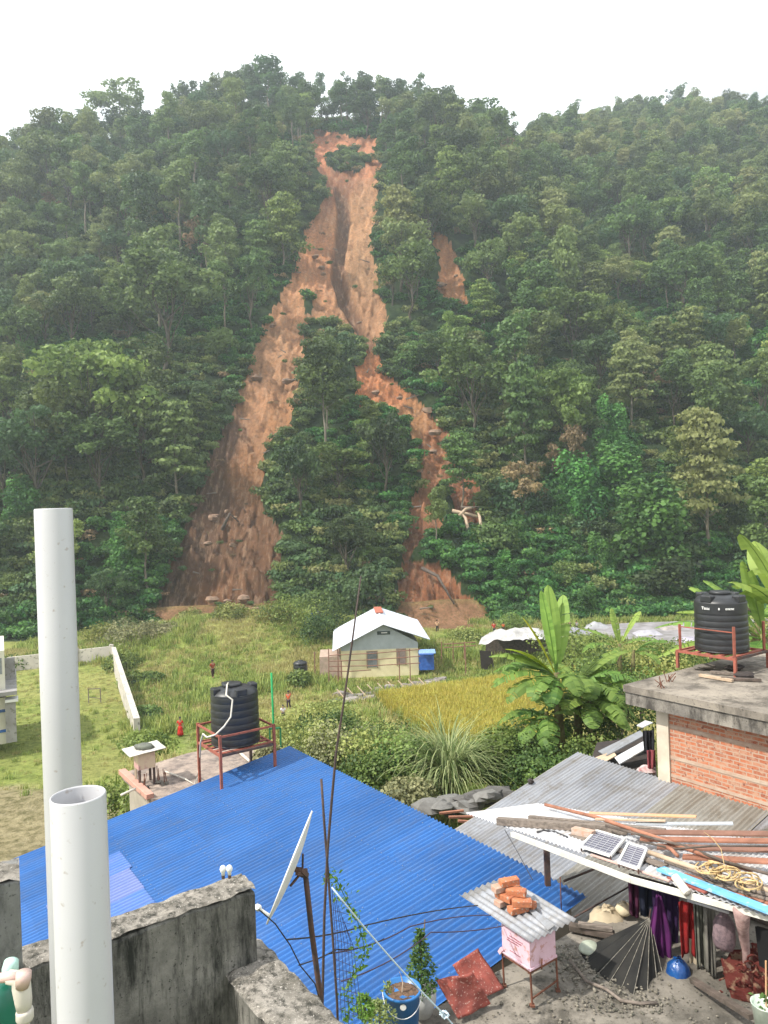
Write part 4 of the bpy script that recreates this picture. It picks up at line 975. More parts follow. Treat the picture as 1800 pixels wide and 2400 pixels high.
q = MB(); b0 = P(1478,2070,10.6); b1 = P(1860,2130,9.0); q.slab([b0-Zu*.12, b1-Zu*.12, Vector((b1.x,b1.y,FZ0)), Vector((b0.x,b0.y,FZ0))], .03); q.build('back_wall', M_WOODD, sh)
q = MB(); b2 = P(1478,2070,9.6); q.slab([b0-Zu*.2, b2-Zu*.1, Vector((b2.x,b2.y,FZ0)), Vector((b0.x,b0.y,FZ0))], .02); q.build('side_wall', M_WOODD, sh)
wg = 'planks and poles stacked on the shed roof'
def plank(label, a, b_, w, t, m_, name='plank', cat='plank'):
    """a,b: (px,py,height above sheet)"""
    o = MB().bar(SP(*a), SP(*b_), w, t, up=sn).build(name, m_, origin=tuple(SP(*a)), bevel=.004); return tag(o, label, cat, wg)
def pole(label, pts, r, m_, name='pole', cat='pole'):
    o = MB().tube([SP(*p) for p in pts], r, 8).build(name, m_, smooth=True); return tag(o, label, cat, wg)
plank('thick grey old beam with a split end, leftmost on the white sheet', (1166,1924,.06), (1470,1946,.08), .10, .10, M_WOODG, 'beam', 'beam')
plank('second grey beam lying just beyond the leftmost thick beam', (1240,1916,.06), (1560,1948,.12), .07, .06, M_WOODG, 'beam', 'beam')
pole('reddish pole with its tip sticking up farthest left', [(1278,1886,.10),(1400,1916,.14),(1530,1960,.17),(1640,2000,.16),(1760,2040,.12)], .026, M_WOODR)
plank('pale thin plank ending orange, farthest back on the pile', (1380,1906,.13), (1632,1914,.18), .10, .02, M_WOODO)
plank('pale plank just in front of the orange-ended one', (1395,1920,.15), (1560,1924,.17), .07, .02, M_WOODP)
plank('bluish grey plank near the grey roof behind the pile', (1490,1931,.12), (1718,1930,.16), .10, .02, mat('bluish_grey_wood', (.42,.45,.49), (.32,.34,.36), scale=5), )
plank('brown board, farthest of the wide brown boards', (1480,1950,.12), (1840,1955,.18), .17, .025, M_WOODB)
plank('brown board, second of the wide brown boards from behind', (1500,1966,.13), (1850,1972,.17), .15, .025, M_WOODR)
plank('brown board, third of the wide brown boards from behind', (1540,1984,.12), (1860,1993,.15), .16, .025, M_WOODB)
plank('brown board, nearest of the wide brown boards', (1600,2008,.10), (1860,2022,.12), .15, .025, M_WOODR)
pole('long dark bent pole crossing the wide brown boards', [(1500,1972,.19),(1580,1990,.21),(1680,1982,.23),(1850,1984,.22)], .012, M_WOODD)
pole('second long dark pole crossing the brown boards lower down', [(1420,1935,.16),(1520,1962,.19),(1600,1982,.18),(1700,2020,.16),(1860,2065,.14)], .018, M_WOODD)
pole('pale bamboo pole in front of the brown boards', [(1522,1998,.08),(1600,2025,.11),(1700,2058,.11),(1860,2105,.08)], .03, M_WOODP)
pole('second pale bamboo pole nearer the blue board', [(1560,2018,.06),(1660,2054,.08),(1780,2092,.07),(1860,2112,.06)], .026, M_WOODG)
pole('third grey bamboo pole under the rope coil', [(1620,2030,.07),(1720,2062,.09),(1860,2095,.09)], .03, M_WOODG)
plank('grey board under the solar panels', (1340,1955,.02), (1560,2030,.03), .12, .02, M_WOODG)
plank('long thin pinkish batten along the sheet edge', (1385,2003,.02), (1570,2065,.02), .035, .02, mat('pink_batten', (.52,.36,.32), (.45,.3,.26)), 'batten', 'batten')
plank('short dark red strip beside the blue board', (1566,2056,.02), (1655,2092,.02), .045, .02, mat('dark_red_strip', (.20,.05,.04), (.28,.09,.07)), 'batten', 'batten')
plank('flaking light blue painted board at the front of the pile', (1548,2036,.05), (1850,2152,.06), .13, .03, M_BLUEW)
plank('reddish board partly under the blue board', (1600,2050,.02), (1850,2130,.02), .11, .025, M_WOODR)
plank('thin grey lath between the blue board and the bamboo', (1640,2062,.04), (1850,2122,.05), .05, .02, M_WOODG)
pole('thin black cable bunch beside the thick beam', [(1258,1950,.02),(1275,1946,.03),(1300,1949,.02),(1330,1962,.02)], .012, M_CABLE, 'cable_bunch', 'cable')
tag(MB().bar(SP(1344,1946,.07), SP(1392,1956,.07), .11, .09, up=sn).build('brick', M_BRK2, bevel=.006), 'pale mortared brick weighing down the sheet beside the solar panels', 'brick')
pole('short stub of dark red branch above the bamboo', [(1560,1984,.2),(1575,1992,.21),(1588,2006,.2)], .022, M_WOODR, 'branch', 'branch')
rope = MB(); rr = random.Random(4)
for i in range(16):
    cx, cy = rr.uniform(1650,1770), 0; cy = 2030 + (cx-1650)*.33 + rr.uniform(-8,12); ra = rr.uniform(12,30); ph = rr.uniform(0,6)
    rope.tube([SP(cx+ra*math.cos(t+ph), cy+ra*.55*math.sin(t+ph), .15+.04*math.sin(2*t+i)) for t in np.linspace(0, 5.4, 16)], .009, 6)
rope.tube([SP(1700,2040,.2),SP(1690,1990,.3),SP(1670,1965,.26),SP(1650,1950,.24)], .004, 5)
tag(rope.build('rope_coil', mat('yellow_jute_rope', (.56,.40,.20), (.44,.31,.15), scale=40, bmp=.4), smooth=True), 'tangled coil of yellowish rope on the woodpile', 'rope')
def solar(label, quad, rows, cols, group):
    p = [SP(*c, .07) for c in quad]; o = thing('solar_panel', label, 'solar panel', tuple(p[3]), group)
    e1 = (p[1]-p[0]); e2 = (p[3]-p[0]); nn = e1.cross(e2).normalized(); nn = nn if nn.z > 0 else -nn
    p[2] = p[0]+e1+e2
    q = MB()
    for a_, b_ in ((0,1),(1,2),(2,3),(3,0)): q.bar(p[a_], p[b_], .028, .028, up=nn)
    q.build('frame', M_WHITE, o)
    MB().slab([x - nn*0.0 for x in p], .012).build('panel', mat('solar_cell', (.10,.10,.14), (.15,.15,.19), scale=10, rough=.25), o)
    q = MB()
    for i in range(1, rows): q.bar(p[0]+e2*(i/rows)+nn*.002, p[1]+e2*(i/rows)+nn*.002, .007, .003, up=nn)
    for i in range(1, cols): q.bar(p[0]+e1*(i/cols)+nn*.0035, p[3]+e1*(i/cols)+nn*.0035, .005, .003, up=nn)
    q.build('cell_lines', mat('cell_line', (.45,.45,.48)), o)
    q = MB()
    for i in (2,3): 
        q.bar(p[i], p[i]-nn*.06, .015)
    q.build('bracket', M_DKIRON, o)
solar('larger solar panel with a white frame on the woodpile', [(1398,1947),(1464,1966),(1430,2006),(1362,1984)], 9, 5, 'solar panels')
solar('smaller steeper solar panel right of the larger one', [(1473,1977),(1516,1990),(1491,2037),(1450,2021)], 10, 2, 'solar panels')
q = MB(); pe0, pe1 = SP(1598,2076,.05), SP(1612,2094,.0); q.tube([pe0-(pe1-pe0)*1.2, pe0, pe1], [.045,.046,.047], 20, False); q.tube([pe1, pe1+(pe1-pe0).normalized()*.004], [.047,.036], 20, False); q.tube([pe1, pe0], [.036,.036], 20, True)
tag(q.build('pipe_stub', M_HOSE, smooth=True), 'open end of a white pipe poking over the shed edge', 'pipe')
rod('short white pipe tied under the shed edge', [P(1612,2110,8.2), P(1708,2139,7.85)], .016, M_PVC, 'thin_pipe', 'pipe')
# hanging clothes; shade under the shed is put into their colours
def cloth(label, name, px0, px1, py0, py1, d, m_, folds=3, taper=.0, amp=.03, cat='clothes', sway=0):
    w = (px1-px0)/F*d; seed = hash_(label)
    top = P((px0+px1)/2, py0, d); bot = P((px0+px1)/2, py1, d); h = top.z-bot.z
    q = MB(); nx, nz = 26, 16; vs = []
    for j in range(nz+1):
        v = j/nz; ww = w*(taper + (1-taper)*min(1, v*1.8)) if taper else w*(1-.12*v)
        for i in range(nx+1):
            u = i/nx - .5
            y = amp*(.35+.65*v)*math.sin(2*PI*folds*(u+.5) + seed + .8*v) + .4*amp*math.sin(9*u+3*v+seed)
            vs.append(top + Vector((u*ww + sway*v + .12*amp*math.cos(14*u+seed), y, -h*v*(1+.05*math.sin(6*u+seed)))))
    q.add(vs, [(j*(nx+1)+i, j*(nx+1)+i+1, (j+1)*(nx+1)+i+1, (j+1)*(nx+1)+i) for j in range(nz) for i in range(nx)])
    o = q.build(name, m_, smooth=True); s = o.modifiers.new('thickness', 'SOLIDIFY'); s.thickness = .006
    return tag(o, label, cat, 'clothes hung under the shed roof')
def hash_(s): return (sum(ord(c)*(i+3) for i, c in enumerate(s)) % 628)/100
def cl(name, c, c2=None, **k): return mat(name, c, c2, scale=5, rough=.95, bmp=.3, **k)
cloth('maroon cloth hanging at the far left under the shed edge', 'hanging_cloth', 1472, 1500, 2062, 2146, 9.35, cl('maroon_cloth', (.06,.012,.035)), 2)
cloth('dark navy cloth hanging beside the maroon one', 'hanging_cloth', 1496, 1535, 2070, 2150, 9.25, cl('navy_cloth', (.015,.018,.035)), 2)
cloth('wide dark violet cloth hanging behind the bright purple one', 'hanging_cloth', 1528, 1592, 2086, 2215, 8.9, cl('violet_cloth', (.028,.012,.05)), 4)
cloth('bright purple garment hanging from a point in front', 'hanging_garment', 1517, 1568, 2098, 2254, 8.65, cl('purple_cloth', (.085,.012,.085), (.05,.01,.06)), 3, .15, .04)
cloth('red towel hanging in the middle of the shed front', 'towel', 1590, 1624, 2112, 2236, 8.5, cl('red_cloth', (.24,.012,.012), (.13,.01,.01)), 2)
cloth('grey-green frayed cloth hanging right of the red towel', 'hanging_cloth', 1626, 1648, 2118, 2262, 8.4, cl('greygreen_cloth', (.14,.14,.11), (.07,.07,.06)), 3)
cloth('longer grey frayed cloth next to the checked sack', 'hanging_cloth', 1648, 1674, 2122, 2284, 8.25, cl('grey_cloth', (.18,.17,.145), (.085,.08,.07)), 3)
cloth('cream rag hanging low behind the red towel', 'rag', 1614, 1630, 2200, 2310, 8.5, cl('cream_cloth', (.42,.36,.26), (.3,.25,.18)), 1)
def bag(label, name, px, py, d, w, h, m_, seed, cat='sack', neck=.3):
    c = P(px, py, d); q = MB(); n = 20; prof = [(0,-.5),(.35,-.49),(.47,-.36),(.5,-.1),(.45,.18),(.3,.36),(neck*.5,.44),(neck*.6,.5),(0,.5)]
    q.lathe([(r*w, z*h) for r, z in prof], c, n); rr = random.Random(seed)
    q.v = [tuple(Vector(v) + Vector((rr.uniform(-1,1), rr.uniform(-1,1), rr.uniform(-1,1)))*w*.045) for v in q.v]
    return tag(q.build(name, m_, smooth=True), label, cat)
bag('checked pinkish sack hanging under the shed', 'checked_sack', 1697, 2180, 8.1, .24, .40, mat('checked_fabric', (.20,.14,.15), (.11,.08,.09), scale=30, rough=.9), 3)
bag('shiny dark blue plastic bag on the terrace floor', 'plastic_bag', 1590, 2280, 8.35, .27, .33, mat('blue_plastic_film', (.006,.04,.16), (.01,.08,.26), scale=6, rough=.3, bmp=.6, bscale=12, bdist=.03), 5, 'bag')
bag('dark green bin standing in the shade under the shed', 'dark_bin', 1655, 2300, 8.6, .2, .3, cl('dark_green', (.012,.03,.02)), 15, 'bin', .9)
# dark red knitted heap
q = MB(); rr = random.Random(12)
for i in range(9):
    px, py = rr.uniform(1715,1800), rr.uniform(2225,2330); nm_ = P(px, py, 8.1+rr.uniform(-.1,.2)); q.sheet(nm_+Vector((-.17,-.02,.12)), Vector((.34,0,rr.uniform(-.1,.1))), Vector((rr.uniform(-.1,.1),-.08,-.30)), 14, 14, lambda u, w: Vector((0,-.10*math.sin(PI*u)*math.sin(PI*w),0)) + Vector((.02,.03,.02))*float(fbm(u*6+i*7, w*6, 3, i)))
for i in range(10):
    px, py = rr.uniform(1700,1805), rr.uniform(2245,2338); d = 7.9 + rr.uniform(-.15,.1); ra = rr.uniform(12,26); ph = rr.uniform(0,6)
    q.tube([P(px+ra*math.cos(t+ph), py+ra*.8*math.sin(t*1.1+ph), d+.05*math.sin(2*t)) for t in np.linspace(0,4.5,10)], rr.uniform(.008,.014), 7)
o = thing('folded_net_heap', 'heap of dark red and cream netting piled under the shed', 'netting', tuple(P(1750,2330,8)))
q.build('net_folds', mat('red_and_cream_net', (.085,.018,.014), (.17,.10,.065), scale=14, rough=.95, lo=.52, hi=.6, bmp=.4), o, smooth=True)
bag('dark maroon sack standing behind the net heap', 'sack', 1765, 2285, 8.3, .62, .52, cl('maroon_sack', (.14,.025,.02), (.09,.02,.015)), 22)
q = MB(); q.slab([P(1775,2170,7.7), P(1830,2185,7.4), P(1835,2290,7.4), P(1785,2262,7.7)], .03)
tag(q.build('black_jacket', cl('black_cloth', (.01,.01,.011)), smooth=False), 'black garment hanging at the right picture edge', 'clothes')
# umbrella, half folded, leaning against the clothes
um = thing('umbrella', 'black umbrella with pale ribs leaning folded against the shed clothes', 'umbrella', tuple(P(1500,2335,8.2)))
ap_ = P(1522,2150,8.75); tips = [(1352,2238,8.9),(1366,2262,8.6),(1392,2290,8.35),(1420,2312,8.2),(1450,2328,8.1),(1482,2338,8.0),(1516,2342,8.0),(1543,2332,8.15),(1556,2300,8.3)]
tp = [P(*t) for t in tips]; q = MB(); ribs = MB()
for i in range(len(tp)-1):
    a_, b_ = tp[i], tp[i+1]; mid = (a_+b_)/2 + Vector((.02,.10,.04)); k_ = 8; vs = []
    for j in range(k_+1):
        t = j/k_
        for s_ in range(5):
            s = s_/4; e = a_.lerp(b_, s) + (mid-(a_+b_)/2)*4*s*(1-s); vs.append(ap_.lerp(e, t))
    q.add(vs, [(j*5+s, (j+1)*5+s, (j+1)*5+s+1, j*5+s+1) for j in range(k_) for s in range(4)])
M_RIBM = mat('pale_rib', (.30,.28,.24), (.12,.11,.09), scale=26)
co = q.build('canopy', cl('black_umbrella_cloth', (.013,.013,.013), (.024,.023,.021)), um, smooth=True)
for p in tp: MB().tube([ap_ - Vector((0,.012,0)), ap_.lerp(p,.5) - Vector((0,.014,0)), p - Vector((0,.012,0))], .0032, 5).build('rib', M_RIBM, um)
MB().tube([ap_+Vector((.02,0,.1)), ap_, P(1490,2300,8.5)], .009, 8).build('shaft', M_DKIRON, um)
# bits on the terrace
tag(MB().bar(P(1622,2296,8.1), P(1762,2384,7.2), .07, .05).build('plank', M_WOODD, bevel=.004), 'dark plank lying on the terrace in front of the net heap', 'plank')
tag(MB().bar(PZ(1322,2178,FZ0+.06)+A*.1, PZ(1440,2192,FZ0+.06), .10, .08).build('log', M_WOODD, bevel=.01), 'dark log lying behind the beehive', 'log')
tag(MB().bar(PZ(1355,2166,FZ0+.14), PZ(1436,2178,FZ0+.13), .07, .05).build('plank', M_WOODG, bevel=.005), 'grey plank resting on the dark log behind the beehive', 'plank')
bag('beige sandbag lying beyond the umbrella', 'sandbag', 1425, 2158, 9.6, .5, .34, cl('beige_sackcloth', (.46,.38,.26), (.36,.30,.21)), 9)
bag('small cream bundle on top of the beige sandbag', 'bundle', 1462, 2128, 9.5, .2, .14, cl('cream_bundle', (.60,.52,.36), (.5,.42,.28)), 10, 'bundle')
p = PZ(1382,2226,FZ0); tag(MB().lathe([(0,.09),(.06,.085),(.10,.06),(.125,.02),(.13,0),(.12,0),(.115,.02),(.09,.055),(.05,.078),(0,.08)], p, 24).build('upturned_bowl', mat('grey_green_enamel', (.33,.36,.29), (.26,.28,.22), rough=.5), smooth=True), 'grey-green bowl lying upturned left of the umbrella', 'bowl')
rod('grey hose curling on the terrace below the umbrella', [PZ(1335,2250,FZ0+.02),PZ(1375,2300,FZ0+.02),PZ(1420,2318,FZ0+.02),PZ(1455,2345,FZ0+.02),PZ(1500,2352,FZ0+.02),PZ(1540,2350,FZ0+.02)], .018, M_WOODG, 'hose', 'hose')
# pale bucket with a stick
bk = thing('plant_bucket', 'white-green plastic bucket holding a stick and weeds in the bottom right corner', 'bucket', tuple(P(1795,2400,7)))
c = P(1795,2352,6.95); MB().lathe([(.095,-.26),(.13,0),(.135,.004),(.125,.004),(.12,-.03),(0,-.03)], c, 24).build('bucket_shell', mat('mint_white_plastic', (.62,.68,.58), (.45,.56,.46), rough=.4), bk, smooth=True)
MB().tube([c-Zu*.1, P(1795,2252,6.95)], .008, 8).build('stick', M_WOODO, bk)
q = MB(); leaves_at(q, c+Zu*.04, 26, .05, .07, rr, .5); q.build('foliage', M_LF_D, bk, tint=True)

# ---- pink beehive on legs
N0 = P(1243,2276,7.85); hz0 = N0.z
bv = thing('beehive', 'pink beehive box on rusty legs with a corrugated sheet on top', 'beehive', (N0.x, N0.y, FZ0))
L1, L2, HH = .40, .42, .325
def hb_box(q, o, la, lb, h): q.prism([tuple((o).xy), tuple((o+A*la).xy), tuple((o+A*la-B*lb).xy), tuple((o-B*lb).xy)], o.z, o.z+h)
q = MB(); hb_box(q, N0, L1, L2, HH); hb_box(q, N0+A*.0-B*.0-A*.012+B*.012+Zu*.0, L1+.02, L2+.02, .025); q.build('box', M_PINK, bv, bevel=.003)
q = MB()                                               # faint red stencilled lines on the left face
lf = lambda s, z: N0 - B*s - A*.003 + Zu*z
rr = random.Random(31)
for zz, s0, s1 in ((.245,.10,.30),(.215,.12,.33),(.19,.16,.34),(.085,.14,.30)):
    s = s0
    while s < s1:
        l = rr.uniform(.008,.022); q.bar(lf(s, zz+rr.uniform(-.004,.004)), lf(min(s+l, s1), zz+rr.uniform(-.004,.004)), .0035, rr.uniform(.004,.011)); s += l + rr.uniform(.004,.009)
q.build('lettering', mat('faded_red_lettering', (.36,.12,.14)), bv)
q = MB(); q.bar(lf(-.0,.03)-A*.02, lf(.42,.03)-A*.02, .012, .012); q.bar(lf(.40,.06)-A*.02, lf(.44,.0)-A*.02, .03, .04); q.build('entrance_ledge', M_PINK, bv)
rn = N0 + Zu*(HH+.02) - A*.06 + B*.06
q = MB(); rU = -B*1.12 + Zu*.05; rW = A*.74 - Zu*.015; q.corr(rn, rU, rW, .092, .013, 8, 6, .006); ro = q.build('roof', M_GALV, bv, smooth=True); ro.modifiers.new('thickness','SOLIDIFY').thickness = .003
rno = rU.cross(rW).normalized(); rno = rno if rno.z > 0 else -rno
def RP(u, w, h=0): return rn + rU*u + rW*w + rno*(h+.013)
for i, (a_, b_) in enumerate(((0,0),(L1,0),(L1,L2),(0,L2))):
    t = N0 + A*a_ - B*b_; q = MB(); q.tube([t, Vector((t.x+.008, t.y, FZ0))], .011, 8); q.box((t.x+.008, t.y, FZ0+.012), (.05,.05,.02)); q.build('leg', M_RUST, bv)
q = MB()
for i, j in (((0,0),(L1,0)),((L1,0),(L1,L2)),((L1,L2),(0,L2)),((0,L2),(0,0))):
    q.bar(N0+A*i[0]-B*i[1]-Zu*.012, N0+A*j[0]-B*j[1]-Zu*.012, .022)
q.bar(N0+A*0-Zu*.3, N0+A*L1-Zu*.26, .014); q.build('stand_frame', M_RUST, bv)
rod('bent iron stub sticking up from the beehive stand', [N0+A*.14-Zu*.02+B*.03, N0+A*.15+B*.03+Zu*.09], .008, M_RUST)
tag(MB().slab([RP(.02,.42,.01), RP(.02,.56,.03), RP(.34,.62,.03), RP(.36,.56,.01)], .006).build('loose_sheet_strip', M_GALV), 'loose bent sheet strip lying on the beehive roof', 'metal strip')
bs = [(.42,.42,0,.25,'bottom nearest brick, lying across',0),(.44,.62,0,1.2,'bottom right brick, partly hidden',0),(.60,.40,0,.05,'bottom brick farthest left',1),(.70,.62,0,.7,'bottom back brick, mostly hidden',1),
      (.40,.47,1,.7,'second-layer bright brick in front',0),(.58,.38,1,1.45,'second-layer brick on the left',0),(.62,.60,1,.2,'second-layer brick at the back',0),(.50,.50,2,.95,'third-layer brick lying askew',0),(.64,.40,2,.2,'third-layer brick on the left',1),(.60,.50,3,.35,'topmost brick',0)]
for i, (u_, w_, L, an, lab, pale) in enumerate(bs):
    c = RP(u_, w_, .035+.068*L); ca, sa = math.cos(an), math.sin(an); x = A*ca + B*sa; y = -A*sa + B*ca
    o = MB().box(c, (.225,.11,.066), ax=[x, y, Zu], jit=.003).build('brick', M_BRK2 if pale else M_BRK, origin=tuple(c), bevel=.006)
    tag(o, 'brick piled on the beehive roof, ' + lab, 'brick', 'bricks weighing down the beehive roof')

# ---- red sheets leaning by the terrace edge
M_REDS = mat('scuffed_red_paint', (.31,.08,.06), (.20,.06,.05), scale=7, rough=.8, spots=(.42,.28,.24), spot_scale=45, spot_lo=.60, bmp=.3)
def wavy(q, pts, th=.012, n=14, amp=.012, seed=0):
    p = [Vector(x) for x in pts]; nn = (p[1]-p[0]).cross(p[3]-p[0]).normalized(); vs = []
    for s_ in (0,1):
        for i in range(n+1):
            for j in range(n+1):
                u_, w_ = i/n, j/n; q_ = p[0].lerp(p[1],u_).lerp(p[3].lerp(p[2],u_),w_); e = 1+ .04*float(vnoise(i*.8, j*.8, seed))
                vs.append(q_ + nn*(amp*float(fbm(u_*3+seed, w_*3, 3, seed)) - s_*th) )
    m_ = n+1; f = [(i*m_+j, (i+1)*m_+j, (i+1)*m_+j+1, i*m_+j+1) for i in range(n) for j in range(n)]; o_ = m_*m_
    f += [tuple(o_+k for k in x)[::-1] for x in f]
    for i in range(n):
        f += [(i*m_, o_+i*m_, o_+(i+1)*m_, (i+1)*m_), (i*m_+n, (i+1)*m_+n, o_+(i+1)*m_+n, o_+i*m_+n), (i, i+1, o_+i+1, o_+i), (n*m_+i, o_+n*m_+i, o_+n*m_+i+1, n*m_+i+1)]
    q.add(vs, f)
q = MB(); wavy(q, [P(1060,2262,8.1), P(1118,2224,8.4), PZ(1180,2318,FZ0+.02), PZ(1120,2345,FZ0+.02)], .02, 14, .03, 3)
tag(q.build('red_sheet', M_REDS, smooth=True), 'scuffed red metal sheet, the taller one behind, leaning by the terrace edge', 'metal sheet', 'red sheets')
q = MB(); wavy(q, [P(1022,2298,7.75), P(1108,2278,7.8), PZ(1150,2352,FZ0+.03), PZ(1072,2386,FZ0+.03)], .03, 14, .05, 7)
tag(q.build('red_sheet', M_REDS, smooth=True), 'crumpled red sheet in front with flaked white specks', 'metal sheet', 'red sheets')

# ---- plants by the terrace edge
pb = thing('potted_plant', 'blue paint bucket with soil and a bare stem at the terrace edge', 'potted plant', tuple(PZ(942,2420,FZ0)))
c = P(942,2316,7.3); c = Vector((c.x, c.y, c.z)); rb = .182
MB().lathe([(rb*.84,-.34),(rb*.98,-.03),(rb*.985,-.03),(rb*1.05,-.028),(rb*1.05,-.002),(rb*1.0,0),(rb*.95,-.004),(rb*.93,-.05),(0,-.05)], c, 40).build('bucket', mat('blue_bucket_plastic', (.02,.13,.36), (.025,.16,.42), rough=.35), pb, smooth=True)
q = MB(); q.sheet(c+Vector((-rb*.93,-rb*.93,-.045)), Vector((rb*1.86,0,0)), Vector((0,rb*1.86,0)), 24, 24, lambda u, w: Zu*(.02*float(fbm(u*6, w*6, 3, 3)))*(1 if (u-.5)**2+(w-.5)**2 < .2 else 0))
q2 = MB(); keep = [f for f in q.f if all((Vector(q.v[i]).xy-c.xy).length < rb*.95 for i in f)]; q2.add(q.v, keep); q2.build('soil', M_SOILP, pb, smooth=True)
MB().tube([c+Vector((rb*1.05*math.cos(t), rb*1.05*math.sin(t)-.01, -.02-.15*abs(math.sin(t)))) for t in np.linspace(PI, 2*PI, 20)], .004, 6).build('handle', M_WHITE, pb)
MB().lathe([(0,.0),(.03,.0),(.03,.003),(0,.003)], c+Vector((.005,-rb*.985,-.07)), 16, [Vector((1,0,0)), Vector((0,0,1)), Vector((0,-1,0))]).build('round_sticker', M_WHITE, pb)
MB().tube([c-Zu*.05, c+Vector((.01,0,.05)), c+Vector((-.005,.01,.12)), c+Vector((-.02,0,.16))], [.007,.006,.004,.003], 6).build('stem', M_WOODP, pb)
def potplant(name, label, px, py, d, h, w, m_, cone=False, potc=None, n=500, size=.05, potm=None):
    c = P(px, py, d); o = thing(name, label, 'plant', (c.x, c.y, c.z)); rr = random.Random(int(px))
    q = MB(); q.tube([c, c+Vector((.01,0,h*.5)), c+Vector((0,.01,h))], [.012,.008,.003], 6)
    lf_ = MB()
    for i in range(n):
        t = rr.random()**(1.3 if cone else .9); rad = w/2*((1-t)**.8+.10 if cone else math.sin(PI*min(1,t*.8+.15))); an = rr.uniform(0,2*PI); rd = rad*rr.random()**.5
        leaves_at(lf_, c+Vector((rd*math.cos(an), rd*math.sin(an), h*t)), 1, .006, size, rr, .35+.5*rd/max(rad,.01))
    q.build('stem', M_WOODG, o); lf_.build('foliage', m_, o, tint=True)
    if potm: MB().lathe([(.10,-.26),(.15,-.12),(.155,0),(.14,0),(0,-.02)], c, 18).build('grow_bag', potm, o, smooth=True)
    return o
potplant('conical_shrub', 'tall conical green shrub in a grey bag behind the blue bucket', 988, 2318, 7.75, .62, .34, M_LF_D, True, n=1100, size=.045, potm=cl('grey_grow_bag', (.38,.38,.36), (.28,.28,.27)))
rod('thin dark stake rising from the conical shrub', [P(990,2235,7.8), P(996,2155,7.85)], .008, M_WOODD, 'stake', 'stake')
potplant('bushy_plant', 'olive green leafy plant left of the blue bucket', 890, 2420, 7.0, .30, .34, M_LF_Y, n=900, size=.035)
potplant('bushy_plant', 'light yellow-green plant nearest the vine left of the bucket', 855, 2385, 6.7, .20, .2, M_LF_L, n=400, size=.04)
potplant('small_weed', 'pale weed hanging over the rim of the blue bucket', 908, 2325, 7.1, .10, .08, M_LF_Y, n=60, size=.04)
for i, (px, py) in enumerate(((1262,2292),(1330,2300))): pass
# ================================================================== water tanks, brick house, slab house
def frame_box(q, c, la, lb, z0, z1):
    """prism aligned with the street grid, centred on c"""
    q.prism([tuple((c - A*la/2 - B*lb/2).xy), tuple((c + A*la/2 - B*lb/2).xy), tuple((c + A*la/2 + B*lb/2).xy), tuple((c - A*la/2 + B*lb/2).xy)], z0, z1)
def tank(name, label, c, r, h, nribs, marks=False):
    o = thing(name, label, 'water tank', tuple(c)); prof = [(0,0),(r*.96,0),(r,.03)]
    n = 90; body_h = h*.80
    for i in range(n+1):
        z = .03 + (body_h-.03)*i/n; k = i/n; rib = .012*abs(math.sin(PI*nribs*k))**.5 if k < (.78 if marks else 1) else .012
        prof.append((r*(1-.03*k) - .014 + rib, z))
    prof += [(r*.93,body_h+.03),(r*.80,body_h+.10),(r*.55,body_h+.145),(r*.36,body_h+.16),(0,body_h+.16)]
    MB().lathe(prof, c, 56).build('tank_body', M_BLACKP, o, smooth=True)
    t = c + Zu*(body_h+.155)
    MB().lathe([(r*.40,-.01),(r*.41,.05),(r*.37,.065),(r*.3,.07),(0,.08)], t + (Vector((-.05,0,0)) if not marks else Vector((0,0,0))), 32).build('lid', M_BLACKP, o, smooth=True)
    for k in range(4):                 # moulded corner lugs
        an = PI/4*(2*k+.7); d = Vector((math.cos(an), math.sin(an), 0)); s = Vector((-d.y, d.x, 0))
        q = MB(); q.box(c + d*r*.80 + Zu*(body_h+.085), (.17,.26,.16), ax=[d, s, Zu]); q.build('lug', M_BLACKP, o, bevel=.03)
    return o, body_h
